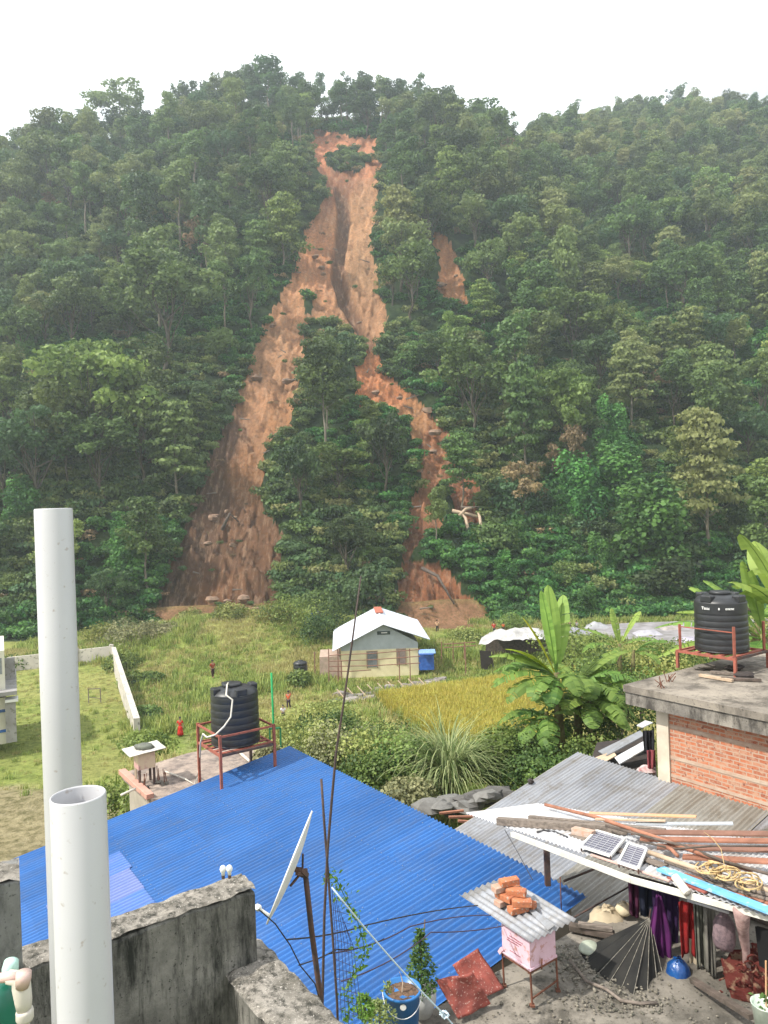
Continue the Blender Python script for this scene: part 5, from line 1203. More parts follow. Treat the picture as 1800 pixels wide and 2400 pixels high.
# left tank on its stand
tc = P(553, 1738, 17.0); SL = -6.6
to, tbh = tank('water_tank', 'black ribbed water tank on the rusty stand behind the blue roof', tc, .555, 1.42, 7)
def hoop(pts, r, m_, name, label, cat): return tag(MB().tube(pts, r, 8).build(name, m_, smooth=True), label, cat)
tt = tc + Zu*(tbh+.2)
hoop([tt+Vector((-.12,-.05,.03)), tt+Vector((-.08,-.35,.05)), tt+Vector((-.06,-.58,-.12)), P(545,1640,16.35), P(541,1680,16.35), P(525,1703,16.2), P(505,1722,16.1), P(485,1728,16.3), P(476,1720,16.4), P(470,1740,16.6), P(468,1790,17.4), PZ(463,1818,SL+.05), PZ(455,1838,SL+.05), PZ(435,1826,SL+.05), PZ(388,1808,SL+.05)], .019, M_HOSE, 'hose', 'pale hose curling from the left tank lid down to the slab', 'hose')
def stand(name, label, c, la, lb, zt, zb, rail, m_, m2):
    o = thing(name, label, 'tank stand', (c.x, c.y, zb))
    cs = [c - A*la/2 - B*lb/2, c + A*la/2 - B*lb/2, c + A*la/2 + B*lb/2, c - A*la/2 + B*lb/2]
    for i, p in enumerate(cs):
        MB().bar(Vector((p.x,p.y,zb)), Vector((p.x,p.y,zt+rail)), .055, .055, up=A).build('leg', m2 if i == 1 else m_, o)
    for i in range(4):
        a_, b_ = cs[i], cs[(i+1)%4]; nr = (b_-a_).normalized()*.03
        a2, b2 = a_+nr, b_-nr
        MB().bar(Vector((a2.x,a2.y,zt-.03)), Vector((b2.x,b2.y,zt-.03)), .045, .05).build('platform_rail', m2 if i == 2 else m_, o)
        if rail and i != 3: MB().bar(Vector((a2.x,a2.y,zt+rail-.04)), Vector((b2.x,b2.y,zt+rail-.04)), .04, .04).build('guard_rail', m_, o)
        if rail and i == 3: MB().bar(Vector((a2.x,a2.y,zt+rail-.04)), Vector((b2.x,b2.y,zt+rail-.04)), .04, .04).build('guard_rail', m_, o)
    q = MB()
    for k in range(5):
        s = -lb/2 + lb*(k+.5)/5; q.bar(c - A*la/2*.97 + B*s + Zu*(zt-c.z-.022), c + A*la/2*.97 + B*s + Zu*(zt-c.z-.022), .10, .03)
    q.build('platform_slats', m_, o); return o
stand('tank_stand', 'rusty iron frame carrying the left water tank', tc, 1.3, 1.3, tc.z-.005, SL, .42, M_REDOX, M_DKIRON)
# left slab house
sp_ = [PZ(286,1812,SL), PZ(440,1765,SL), PZ(520,1750,SL), PZ(605,1750,SL), PZ(668,1790,SL), PZ(690,1900,SL), PZ(352,1872,SL)]
slh = thing('slab_roof_house', 'small house with a rough flat concrete roof behind the blue roof', 'house', (sp_[0].x+1.5, sp_[0].y, -9))
MB().prism([tuple(p.xy) for p in sp_], SL-.16, SL).build('roof_slab', cmat('brown_slab', (.36,.29,.24), (.20,.16,.14), (.13,.11,.10), 1.5), slh)
ce = sum((p for p in sp_), Vector((0,0,0)))/len(sp_)
MB().prism([tuple((ce+(p-ce)*.93).xy) for p in sp_], -13.5, SL-.165).build('wall', M_WALLP, slh)
q = MB(); q.bar(sp_[0]+Zu*.05, sp_[6]+Zu*.05, .18, .12); q.build('roof_edge', M_PINKC, slh, bevel=.01)
rr = random.Random(77); bars_done = 0
for k, (px, py) in enumerate([(327,1838),(340,1850),(372,1835),(386,1838)]):
    b_ = PZ(px, py, SL); o = thing('rebar_bundle', ['leftmost','second','third','rightmost'][k] + ' of four bundles of rusty rods sticking up from the slab roof', 'rebar', tuple(b_), 'rebar bundles')
    for j in range(4): MB().tube([b_+Vector((rr.uniform(-.05,.05),rr.uniform(-.05,.05),0)), b_+Vector((rr.uniform(-.05,.05),rr.uniform(-.05,.05),rr.uniform(.28,.42)))], .009, 5).build('rod', M_RUST, o)
    q = MB(); q.blob(b_+Zu*.02, .10, k, 8, (1,1,.5), .3); q.build('concrete_lump', M_CONC, o)
# small beehive with corrugated lid and a stone, left
hb = PZ(350, 1836, SL); hb = Vector((hb.x, hb.y, SL)); d0 = hb.y
ho = thing('beehive', 'small pale beehive under a white corrugated sheet behind the blue roof', 'beehive', tuple(hb))
hc = Vector((hb.x-.10, hb.y, SL))
q = MB(); frame_box(q, hc, .42, .38, SL+.42, SL+.80); q.build('box', mat('cream_and_pink_hive', (.60,.48,.36), (.45,.27,.25), scale=2.5, lo=.45, hi=.55, rough=.7), ho)
for a_, b_ in ((-1,-1),(1,-1),(1,1),(-1,1)):
    p = hc + A*.18*a_ + B*.16*b_; MB().bar(Vector((p.x,p.y,SL)), Vector((p.x,p.y,SL+.42)), .05).build('leg', mat('cream_post', (.55,.45,.34)) if a_ < 0 and b_ < 0 else M_DKIRON, ho)
q = MB(); rc = Vector((hc.x, hc.y, SL+.86)); q.corr(rc - A*.45 - B*.36, A*.9+Zu*.04, B*.72-Zu*.02, .09, .016, 8, 4); q.build('roof', mat('white_corrugated', (.66,.64,.58), (.5,.48,.44)), ho, smooth=True)
tag(MB().blob(rc+Zu*.07, .2, 5, 12, (1.3,.8,.42), .1).build('stone', mat('dark_grey_stone', (.15,.16,.13), (.09,.09,.08), bmp=.5), smooth=True), 'dark oval stone lying on the lid of the small beehive', 'stone')
rod('pale pipe lying across the salmon roof edge', [PZ(283,1864,SL+.1), PZ(318,1848,SL+.16)], .03, M_HOSE, 'pipe_piece', 'pipe')
rod('pale pipe lying on the slab beside the left tank stand', [PZ(560,1762,SL+.05), PZ(585,1784,SL+.05)], .04, M_HOSE, 'pipe_piece', 'pipe')
# brick house, right
ZS = -3.6
sc0 = PZ(1460,1605,ZS)
br = thing('brick_house', 'unfinished red brick house with a wide concrete roof slab at right', 'house', (sc0.x+2, sc0.y, -9))
q = MB(); q.prism([tuple(sc0.xy), tuple((sc0+A*5.2).xy), tuple((sc0+A*5.2+B*9).xy), tuple((sc0+B*9).xy)], ZS-.13, ZS); q.build('roof_slab', cmat('roof_slab_top', (.29,.255,.21), (.13,.115,.10), (.08,.07,.06), .9), br)
q = MB(); q.prism([tuple((sc0+A*.03+B*.03).xy), tuple((sc0+A*5.1+B*.03).xy), tuple((sc0+A*5.1+B*.2).xy), tuple((sc0+A*.2+B*.2).xy), tuple((sc0+A*.2+B*9).xy), tuple((sc0+A*.03+B*9).xy)], ZS-.38, ZS-.131); q.build('edge_beam', M_SLAB, br)
pc = plane_hit(1552, 1700, sc0 + A*.32, A); pc = Vector((pc.x, pc.y, 0)) + A*.14
q = MB(); frame_box(q, pc, .28, .26, -9, ZS-.385); q.build('pillar', mat('cream_plaster_pillar', (.56,.49,.39), (.44,.38,.30), scale=3, rough=.9, bmp=.2), br)
def brickmat():
    m, nt, b, o = newmat('brick_wall'); b.inputs['Roughness'].default_value = .95; b.inputs['Specular IOR Level'].default_value = .1
    t = nt.nodes.new('ShaderNodeUVMap'); bt = node(nt, 'ShaderNodeTexBrick', Scale=1.0)
    bt.inputs['Brick Width'].default_value = .235; bt.inputs['Row Height'].default_value = .075; bt.inputs['Mortar Size'].default_value = .011; bt.inputs['Bias'].default_value = -.1
    bt.inputs['Color1'].default_value = (.44,.15,.075,1); bt.inputs['Color2'].default_value = (.27,.09,.055,1); bt.inputs['Mortar'].default_value = (.36,.27,.21,1)
    nv = node(nt, 'ShaderNodeTexNoise', Scale=3.0); nt.links.new(t.outputs[0], nv.inputs['Vector'])
    ad = node(nt, 'ShaderNodeVectorMath', operation='MULTIPLY_ADD'); ad.inputs[1].default_value = (.03,.03,0); nt.links.new(nv.outputs['Color'], ad.inputs[0]); nt.links.new(t.outputs[0], ad.inputs[2])
    nt.links.new(ad.outputs[0], bt.inputs['Vector'])
    c = mixc(nt, ramp(nt, noise(nt, 7, 5, rough=.75, vec=t.outputs[0]), [(.44,(0,0,0)),(.62,(.8,.8,.8))]), bt.outputs['Color'], (.42,.27,.19))
    c = mixc(nt, ramp(nt, noise(nt, 13, 3, vec=t.outputs[0]), [(.60,(0,0,0)),(.68,(.8,.8,.8))]), c, (.16,.05,.035))
    nt.links.new(c, b.inputs['Base Color']); bump(nt, b, bt.outputs['Fac'], -.8, .012); return m
def uvbox(o, u, v):
    me = o.data; uv = me.uv_layers.new(name='UVMap')
    for l in me.loops:
        p = me.vertices[l.vertex_index].co; uv.data[l.index].uv = (p.dot(u), p.dot(v))
w0 = pc + B*.13 - A*.10
q = MB(); q.prism([tuple(w0.xy), tuple((w0+B*8).xy), tuple((w0+B*8+A*.23).xy), tuple((w0+A*.23).xy)], -9, ZS-.385); wo_ = q.build('brick_wall', brickmat(), br); uvbox(wo_, B, Zu)
q = MB()
for z in (-4.35, -4.95, -5.3):
    q.prism([tuple((w0-A*.012).xy), tuple((w0+B*8-A*.012).xy), tuple((w0+B*8+A*.01).xy), tuple((w0+A*.01).xy)], z, z+.06)
q.build('mortar_band', mat('mortar_band', (.42,.33,.26), (.34,.22,.16), scale=5, rough=.95, bmp=.4), br)
w1 = pc + A*.14
q = MB(); q.prism([tuple((w1-B*.1).xy), tuple((w1+A*4.2-B*.1).xy), tuple((w1+A*4.2+B*.12).xy), tuple((w1+B*.12).xy)], -9, ZS-.385); q.build('side_wall', M_WALLP, br)
rr = random.Random(6)
for k, (px, py) in enumerate([(1546,1612),(1568,1598)]):
    b_ = PZ(px, py, ZS); o = thing('rebar_bundle', ['nearer','farther'][k] + ' cluster of thin starter rods on the brick house roof', 'rebar', tuple(b_), 'starter rods on the brick house roof')
    for j in range(6): MB().tube([b_+A*rr.uniform(-.1,.1)+B*rr.uniform(-.12,.12), b_+A*rr.uniform(-.1,.1)+B*rr.uniform(-.12,.12)+Zu*rr.uniform(.12,.24)], .008, 5).build('rod', M_RUST, o)
rc_ = P(1692, 1522, 15.9); 
tank('water_tank', 'black water tank with white lettering on the brick house roof', rc_, .545, 1.30, 8, True)
stand('tank_stand', 'red oxide iron frame carrying the tank on the brick house', rc_, 1.28, 1.3, rc_.z-.005, ZS, 0, M_REDOX, M_DKIRON)
gf = thing('guard_frame', 'red uprights and rail guarding the tank on the brick house', 'guard frame', tuple(rc_ - A*.6 + B*.6))
cs = [rc_ - A*.60 - B*.60 + Vector((0,0,.02)), rc_ - A*.60 + B*.62, rc_ + A*.6 + B*.60]
pu = [Vector((p.x, p.y, 0)) for p in cs]
for p, h_ in zip(pu, (.55,.62,.60)): MB().bar(p + Zu*(rc_.z), p + Zu*(rc_.z + h_), .045).build('upright', M_REDOX, gf)
MB().bar(pu[0] + Zu*(rc_.z+.5), pu[1] + Zu*(rc_.z+.5), .02).build('rail', M_REDOX, gf)
# white lettering, worn past reading: small strokes following the tank wall
q = MB(); rr = random.Random(21); fr_ = rc_.copy(); fr_.z = 0; cd = Vector((-rc_.x, -rc_.y, 0)).normalized(); ca0 = math.atan2(cd.y, cd.x)
def arc(u, z): an = ca0 + u/.545; return Vector((rc_.x + .548*math.cos(an), rc_.y + .548*math.sin(an), rc_.z + z))
zl = 1.30*.80*.90
def stroke(u0, z0, u1, z1, w=.012): q.bar(arc(u0, zl+z0), arc(u1, zl+z1), w, w, up=cd)
u = -.37
stroke(u,-.025,u,.03,.014); stroke(u-.02,.03,u+.025,.028,.014); u += .04
for kk in range(4): stroke(u,-.02,u,.02-.005*kk); stroke(u,-.02,u+.018,-.018); stroke(u,.008,u+.018,.010); u += .032
u = -.03; stroke(u-.014,0,u+.014,0,.035); stroke(u-.006,.02,u+.006,.022)
u = .10
for kk in range(5): stroke(u,-.016,u,.014); stroke(u,.014,u+.022,.012); stroke(u+.022,.012,u+.022,-.016) if kk % 2 else stroke(u,0,u+.02,-.016); u += .036
lt = q.build('white_lettering', M_WHITE, None); lt.parent = [o for o in C.objects if o.name.startswith('water_tank') and 'lettering' in o['label']][0]; lt.location = -wloc(lt.parent)
# scraps on the slab
for k, (px, py, l, m_) in enumerate([(1640,1582,.7,M_WOODP),(1665,1575,.5,M_WOODG),(1690,1590,.6,M_WOODD)]):
    p = PZ(px, py, ZS+.04); tag(MB().bar(p, p+A*.2*k+B*l, .08, .05).build('plank', m_), ['pale','grey','dark'][k] + ' board lying on the roof slab under the right tank stand', 'plank')
for k, (px, py) in enumerate([(1650,1570),(1720,1572),(1745,1590)]):
    p = PZ(px, py, ZS); tag(MB().blob(p+Zu*.06, .13, k, 9, (1.6,1,.5), .3).build('rubble_piece', M_DARK if k else M_CONC), ['grey rubble lump left on the slab under the tank','dark rubble lump behind the near stand leg','dark rubble lump farthest right on the slab'][k], 'rubble')
# stack of sheets and hung clothes left of the brick pillar
for k, (q4, m_) in enumerate([([(1402,1760,17.2),(1500,1712,17.6),(1512,1722,17.2),(1420,1772,16.8)], M_GALV), ([(1440,1775,16.6),(1512,1735,16.9),(1522,1750,16.5),(1452,1790,16.2)], M_WHTS), ([(1492,1700,18.0),(1512,1688,18.2),(1530,1693,17.8),(1505,1705,17.6)], M_WHTS), ([(1395,1775,16.8),(1436,1760,17.0),(1445,1770,16.7),(1410,1790,16.5)], M_WOODP)]):
    tag(MB().slab([P(*t) for t in q4], .02).build('metal_sheet', m_), ['long grey metal sheet left of the brick pillar','pale sheet in front of the long grey one','small white sheet highest beside the brick pillar','short pale board at the left end of the sheets'][k], 'metal sheet', 'sheets piled beside the brick pillar')
MB_ = MB(); MB_.prism([tuple(P(1380,1790,16.6).xy), tuple(P(1400,1760,18.2).xy), tuple(P(1530,1700,18.6).xy), tuple(P(1540,1800,15.6).xy)], -6.3, -5.85)
tag(MB_.build('lean_to_roof', M_DARK), 'dark lean-to roof under the piled sheets beside the brick pillar', 'roof')
cloth('black garment hanging just left of the brick pillar', 'hanging_garment', 1506, 1532, 1712, 1765, 15.4, cl('blackish_cloth', (.02,.02,.025)), 3)
cloth('dark red cloth hanging low beside the brick pillar', 'hanging_cloth', 1516, 1537, 1758, 1800, 15.2, cl('dull_red_cloth', (.25,.06,.07)), 2)
tag(MB().blob(P(1515,1805,15.3), .16, 3, 10, (1.2,1,.6), .2).build('bundle', cl('whitish_bundle', (.55,.5,.48), (.4,.2,.2))), 'pale bundle at the foot of the brick pillar', 'bundle')
tag(MB().blob(BRP(0,0) if False else plane_hit(1244,1838,gr_ap,gdir.cross(B),.0)+Zu*.06, .07, 3, 8, (1,1,.8), .2).build('stone', M_DARK), 'small dark stone near the left edge of the grey roof', 'stone')

# ================================================================== the valley
def G(px, py): 
    p = onground(px, py, 30, 130)
    return p or onground(px, py, 15, 480)
# yellow house with white gable roof
gy0 = G(893, 1588); Hd = gy0.y; zg = gy0.z - .3
M_YELL = mat('yellow_plaster', (.72,.64,.42), (.62,.54,.34), scale=1.2, rough=.9)
M_HROOF = roofmat('pale_new_sheet', (.50,.53,.60), (.58,.61,.68), (.44,.44,.48), .5, .1, .3)
M_GABLE = mat('grey_gable_sheet', (.38,.42,.44), (.32,.36,.38), scale=2, rough=.6)
yh = thing('yellow_house', 'yellow-walled house with a pale metal gable roof in the field', 'house', (gy0.x, gy0.y, zg))
ux = Vector((1, .06, 0)).normalized(); uy = Vector((-.06, 1, 0)).normalized()
def Q(px, py, d=None): return P(px, py, d or Hd)
wl, wr = Q(800,1560).x, Q(982,1560).x; zt = Q(893,1523).z; zr_ = Q(902,1462).z
HL = Vector((wl, Hd, 0)); W = wr - wl; DEP = 8.5
def HP(u, v, z): return HL + ux*u + uy*v + Zu*z
q = MB(); q.prism([tuple(HP(0,0,0).xy), tuple(HP(W,0,0).xy), tuple(HP(W,DEP,0).xy), tuple(HP(0,DEP,0).xy)], zg-.6, zt); q.build('wall', M_YELL, yh)
mid = W*.56
q = MB(); gq = [HP(0,0,zt+.002), HP(W,0,zt+.002), HP(W,0,zt+.55), HP(mid,0,zr_-.12), HP(0,0,zt+.35)]; gb_ = [p+uy*DEP for p in gq]
q.add(gq+gb_, [(0,1,2,3,4),(5,9,8,7,6)] + [(i,5+i,5+(i+1)%5,(i+1)%5) for i in range(5)]); q.build('gable', M_GABLE, yh)
ov = 1.0
zl_, zrr = Q(782,1524).z, Q(1006,1498).z; xl = (Q(780,1524).x-HL.x), (Q(1007,1498).x-HL.x)
rf0, rfb = -.7, DEP+2.5
lift = lambda v: Zu*(.02*v)
q = MB(); q.corr(HP(mid, rf0, zr_), uy*(rfb-rf0)+Zu*.2, HP(xl[0], rf0, zl_)-HP(mid, rf0, zr_), .2, .018, 4, 2)
q.v = q.v[:]; rl = MB(); 
a0, b0_, c0_, d0_ = HP(mid,rf0,zr_), HP(mid,rfb,zr_+.25), HP(xl[0],rfb,zl_+.25), HP(xl[0],rf0,zl_)
def rib_roof(name, ridge0, ridge1, eave1, eave0):
    q = MB(); n = 60; vs = []
    for i in range(n*4+1):
        t = i/(n*4); o_ = Zu*(.03*math.cos(2*PI*i/4))
        vs += [ridge0.lerp(ridge1, t)+o_, eave0.lerp(eave1, t)+o_]
    q.add(vs, [(2*i, 2*i+1, 2*i+3, 2*i+2) for i in range(n*4)]); o = q.build(name, M_HROOF, yh); o.modifiers.new('thickness','SOLIDIFY').thickness = .05; return o
rib_roof('roof', a0, b0_, c0_, d0_); 
rr2 = rib_roof('roof', HP(mid,rf0,zr_), HP(mid,rfb,zr_+.25), HP(xl[1],rfb,zrr+.25), HP(xl[1],rf0,zrr))
M_RIDGE = mat('red_oxide_ridge', (.42,.13,.08), (.36,.13,.09), scale=2)
q = MB(); q.box(HP(mid-.05, rfb-2.6, zr_+.27), (.85, 4.6, .12), ax=[ux, uy, Zu]); q.build('ridge_cap', M_RIDGE, rr2)
q = MB(); vcx = Q(902,1484); q.box(HP(mid,-.04,vcx.z), (1.3,.06,.35), ax=[ux,uy,Zu]); 
vt = q.build('gable_vent', mat('dark_vent', (.06,.08,.08)), yh, bevel=.02)
MB().box(HP(mid+.05,-.09,vcx.z+.02), (.6,.04,.09), ax=[ux,uy,Zu]).build('slat', M_WHITE, vt)
for px0, px1, y0, y1, c in ((861,884,1529,1564,(.20,.21,.22)),(931,951,1524,1558,(.25,.20,.18))):
    a_, b_ = Q(px0,y0), Q(px1,y1); cx = (a_.x+b_.x)/2 - HL.x; cz = (a_.z+b_.z)/2; w_, h_ = b_.x-a_.x, a_.z-b_.z
    wo2 = MB().box(HP(cx,-.03,cz), (w_,.06,h_), ax=[ux,uy,Zu]).build('window', mat('window_board', c, tuple(x*.7 for x in c), scale=5), yh)
    q = MB()
    for s in (-1,1): q.box(HP(cx+s*(w_/2+.05),-.04,cz), (.1,.08,h_+.2), ax=[ux,uy,Zu])
    q.box(HP(cx,-.042,cz+h_/2+.052), (w_,.08,.1), ax=[ux,uy,Zu]); q.build('frame', mat('brown_frame', (.30,.22,.16)), wo2)
q = MB(); q.box(HP(-1.1,2.2,zg+1.2), (2.1,4,2.6), ax=[ux,uy,Zu]); q.build('side_room', mat('pinkish_planks', (.46,.33,.27), (.33,.26,.2), scale=3, bmp=.3), yh)
# porch posts
for u_ in (-2.6, -.3): MB().bar(HP(u_,-.5,zg-.4), HP(u_,-.5,zl_+.3*(u_>-1)), .1).build('post', M_WOODB, yh)
# blue tarpaulin shelter
bt_ = thing('tarpaulin_shelter', 'blue tarpaulin shelter at the right side of the yellow house', 'shelter', tuple(Q(1000,1575)))
M_TARP = mat('blue_tarpaulin', (.03,.12,.45), (.02,.07,.28), scale=2, rough=.5, bmp=.5, bscale=3, bdist=.1)
MB().box(Q(1000,1550,Hd-.2)+Vector((0,.7,-.12)), (1.45,1.3,1.5)).build('tarpaulin_walls', M_TARP, bt_)
MB().slab([Q(982,1522,Hd-.3), Q(1019,1521,Hd-.3), Q(1021,1531,Hd-.8), Q(981,1532,Hd-.8)], .04).build('tarpaulin_roof', mat('light_blue_tarpaulin', (.22,.36,.68)), bt_)
# bamboo fence around the house
fg = 'bamboo fence posts and rails by the yellow house'
ff = thing('bamboo_fence', 'thin bamboo rail fence running in front of the yellow house', 'fence', tuple(Q(860,1600,Hd-3)))
Fd = Hd - 3.2
for px, py0, py1 in ((770,1520,1628),(792,1560,1650),(800,1548,1610),(935,1525,1588),(960,1520,1590),(1090,1510,1570)):
    MB().tube([P(px,py0,Fd), P(px+2,py1+8,Fd)], .055, 6).build('post', M_WOODB, ff)
for (x0,y0,x1,y1) in ((772,1536,985,1522),(772,1550,985,1538),(772,1562,985,1554),(772,1573,870,1570)):
    MB().tube([P(x0,y0,Fd), P((x0+x1)/2,(y0+y1)/2+2,Fd-.1), P(x1,y1,Fd)], .045, 6).build('rail', M_WOODB, ff)
f2 = thing('bamboo_fence', 'reddish rail fence in the field right of the blue tarpaulin', 'fence', tuple(P(1060,1560,Hd)))
for px in (1035,1062,1088): MB().tube([P(px,1504,Hd), P(px,1545,Hd)], .05, 6).build('post', M_WOODB, f2)
for y0 in (1510,1518): MB().tube([P(1040,y0,Hd), P(1115,y0-5,Hd)], .05, 6).build('rail', M_WOODB, f2)
# small black tank in the grass
st = G(705, 1592); so = thing('water_tank', 'small black tank standing in the grass left of the yellow house', 'water tank', tuple(st))
srad, shh = 17/F*st.y, 44/F*st.y
MB().lathe([(0,0),(srad,0)] + [(srad*(1-.05*abs(math.sin(PI*5*i/30))), shh*.85*i/30) for i in range(31)] + [(srad*.8,shh*.93),(srad*.4,shh*.96),(srad*.38,shh),(0,shh)], st, 28).build('tank_body', M_BLACKP, so, smooth=True)
# green pole and gate posts
gp = P(640, 1750, 21)
MB_ = MB().tube([P(636,1577,24), P(641,1700,24), P(645,1790,24)], .035, 8); tag(MB_.build('green_pole', mat('green_paint', (.02,.30,.09), (.02,.22,.08)), smooth=True), 'tall thin green pole right of the left water tank', 'pole')
gg = thing('gate_frame', 'dark green low gate frame beside the green pole', 'gate', tuple(P(650,1790,23)))
for px in (632,657): MB().bar(P(px,1706,23), P(px+2,1790,23), .05).build('post', mat('dark_green_paint', (.03,.16,.07)), gg)
MB().bar(P(632,1708,23), P(657,1706,23), .05).build('rail', mat('dark_green_paint2', (.03,.16,.07)), gg)
# boundary wall and left building
M_BW = mat('pale_boundary_wall', (.56,.52,.46), (.42,.39,.35), scale=.6, rough=.9, spots=(.25,.24,.21), spot_scale=3)
cw = G(267, 1546); w1_, w2_ = G(18, 1574), G(322, 1728)
bw = thing('boundary_wall', 'pale plastered boundary wall enclosing the left field', 'wall', tuple(cw))
def wseg(a_, b_, h, t, name='wall', m_=M_BW):
    d = (b_-a_); d.z = 0; d.normalize(); n_ = Vector((-d.y, d.x, 0))*t/2; q = MB(); z0 = min(a_.z, b_.z)-.5
    q.add([a_-n_, b_-n_, b_+n_, a_+n_], []); vs = [Vector((p.x,p.y,z0)) for p in (a_-n_, b_-n_, b_+n_, a_+n_)] + [Vector((p.x,p.y,zz)) for p, zz in ((a_-n_,a_.z+h),(b_-n_,b_.z+h),(b_+n_,b_.z+h),(a_+n_,a_.z+h))]
    q = MB(); q.add(vs, [(0,3,2,1),(4,5,6,7),(0,1,5,4),(1,2,6,5),(2,3,7,6),(3,0,4,7)]); return q.build(name, m_, bw)
wseg(w1_, cw+Vector((-.16,0,0)), 1.5, .25); wseg(cw, w2_, 1.4, .45)
for t in (.0,.33,.66): 
    p = cw.lerp(w1_, t+.02); MB().box(p+Zu*.8, (.4,.4,1.8)).build('pillar', M_BW, bw)
lb = thing('school_building', 'cream building with blue bands cut off by the left picture edge', 'building', tuple(P(-40,1740,53)))
Ld = 53
def LB(px, py, d=Ld): return P(px, py, d)
M_CRM = mat('cream_paint', (.62,.60,.50), (.52,.50,.42), scale=.8, rough=.9); M_GRP = mat('grey_side_plaster', (.34,.33,.33), (.24,.23,.22), scale=1, rough=.9, spots=(.18,.17,.15), spot_scale=3)
def vbox(name, x0, y0, x1, y1, d, dep, m_, parent):
    """box whose right side wall lies along the sight line of its right edge (the house stands turned)"""
    b_ = P(x1, y1, d); zt_, zb_ = P(x1, y0, d).z, b_.z; dv = Vector((b_.x, b_.y, 0)).normalized(); wv = Vector((-dv.y, dv.x, 0)); w_ = abs(P(x0,y1,d).x - b_.x)/abs(wv.x)
    p = [b_, b_+wv*w_, b_+wv*w_+dv*dep, b_+dv*dep]; return MB().prism([tuple(x.xy) for x in p], zb_, zt_).build(name, m_, parent)
vbox('upper_storey', -120, 1524, 13, 1620, Ld+.6, 8, M_CRM, lb)
vbox('lower_storey', -120, 1634, 18, 1742, Ld+.4, 8, M_CRM, lb)
vbox('floor_slab', -120, 1619, 40, 1628, Ld, 9, M_GRP, lb)
vbox('stair_wall', 15, 1542, 37, 1617, Ld+4, .4, M_GRP, lb)
vbox('corner_block', 20, 1645, 40, 1738, Ld+.2, 1.0, M_GRP, lb)
vbox('coping', 18, 1638, 43, 1644, Ld+.1, 1.2, M_WHITE, lb)
vbox('blue_band', -120, 1662, 18, 1668, Ld+.35, .1, mat('blue_band', (.06,.12,.30)), lb)
vbox('blue_band', -120, 1709, 18, 1715, Ld+.35, .1, mat('blue_band_low', (.04,.14,.42)), lb)
vbox('window', -30, 1542, 5, 1580, Ld+.5, .1, mat('window_dark', (.25,.27,.27)), lb)
# frame of poles in the left field
gfp = G(222, 1648); go_ = thing('wooden_frame', 'small bare wooden frame standing in the left field', 'frame', tuple(gfp)); s = gfp.y/F
for dx in (-14,14): MB().bar(gfp+Vector((dx*s,0,-.2)), gfp+Vector((dx*s,0,33*s)), .07).build('post', M_WOODG, go_)
MB().bar(gfp+Vector((-14*s,0,33*s)), gfp+Vector((14*s,0,33*s)), .07).build('crossbar', M_WOODG, go_)
MB().bar(gfp+Vector((-14*s,0,14*s)), gfp+Vector((14*s,0,10*s)), .05).build('crossbar', M_WOODG, go_)
# stone terrace strip
rr = random.Random(15); k = 0
for i in range(64):
    t = rr.random(); px = 785 + 250*t; py = 1640 - 38*t + rr.uniform(-12, 14)*(1-.5*t); p = G(px, py)
    o = MB().blob(p+Zu*.1, rr.uniform(.25,.6), i, 7, (1.4, 1, rr.uniform(.4,.7)), .3).build('stone', mat('field_stone_%d' % (i%3), [(.22,.19,.18),(.30,.27,.25),(.15,.14,.13)][i%3]) if i < 3 else bpy.data.materials['field_stone_%d' % (i%3)], origin=tuple(p))
    tag(o, 'grey stone of the low rubble terrace below the yellow house', 'stone', 'stones of the rubble terrace')
for i in range(9):
    p = G(800+24*i, 1642-3.5*i); tag(MB().bar(p+Vector((-.4,.5,.9)), p+Vector((.5,-.3,.05)), .09, .05).build('pole', M_WOODP), 'pale stick leaning on the rubble terrace, %s from the left' % ORD[i], 'stick', 'sticks leaning on the rubble terrace')
# white tarpaulin tent
tp_ = G(1165, 1565); tn = thing('tarpaulin_tent', 'crumpled white tarpaulin tent behind the big banana plant', 'tent', tuple(tp_)); Dt = tp_.y
M_WT = mat('white_tarpaulin', (.50,.49,.48), (.32,.31,.30), scale=1.2, rough=.6, bmp=.6, bscale=2, bdist=.2)
q = MB(); tpp = [(1128,1512),(1175,1488),(1232,1486),(1290,1500),(1300,1530),(1240,1548),(1190,1540),(1150,1528)]
cx_ = P(1205,1512,Dt); n_ = 16; vs = []
def tq(u, w):
    a_ = P(1122,1520+6*w,Dt-1).lerp(P(1300,1512,Dt-1), u); b_ = P(1160,1486,Dt+4).lerp(P(1290,1486,Dt+4), u)
    return a_.lerp(b_, w) + Zu*(1.5*math.sin(PI*min(1,w+.15))*(.5+.5*math.sin(PI*u)) + .5*float(fbm(u*9, w*5, 4, 5)))
n_ = 24; vs = [tq(i/n_, j/n_) for i in range(n_+1) for j in range(n_+1)]
q.add(vs, [(i*(n_+1)+j, (i+1)*(n_+1)+j, (i+1)*(n_+1)+j+1, i*(n_+1)+j+1) for i in range(n_) for j in range(n_)]); q.build('cover', M_WT, tn, smooth=True)
q = MB(); q.slab([P(1124,1524,Dt-.9), P(1150,1526,Dt-.9), P(1160,1568,Dt-.7), P(1128,1570,Dt-.7)], .05); q.build('opening_shade', M_DARK, tn)  # dark slab added to stand in for shade inside the tent opening
q = MB(); q.slab([P(1140,1490,Dt+3.5), P(1290,1488,Dt+3.5), P(1300,1560,Dt+3.5), P(1135,1560,Dt+3.5)], .05); q.build('back_side', M_WOODD, tn)
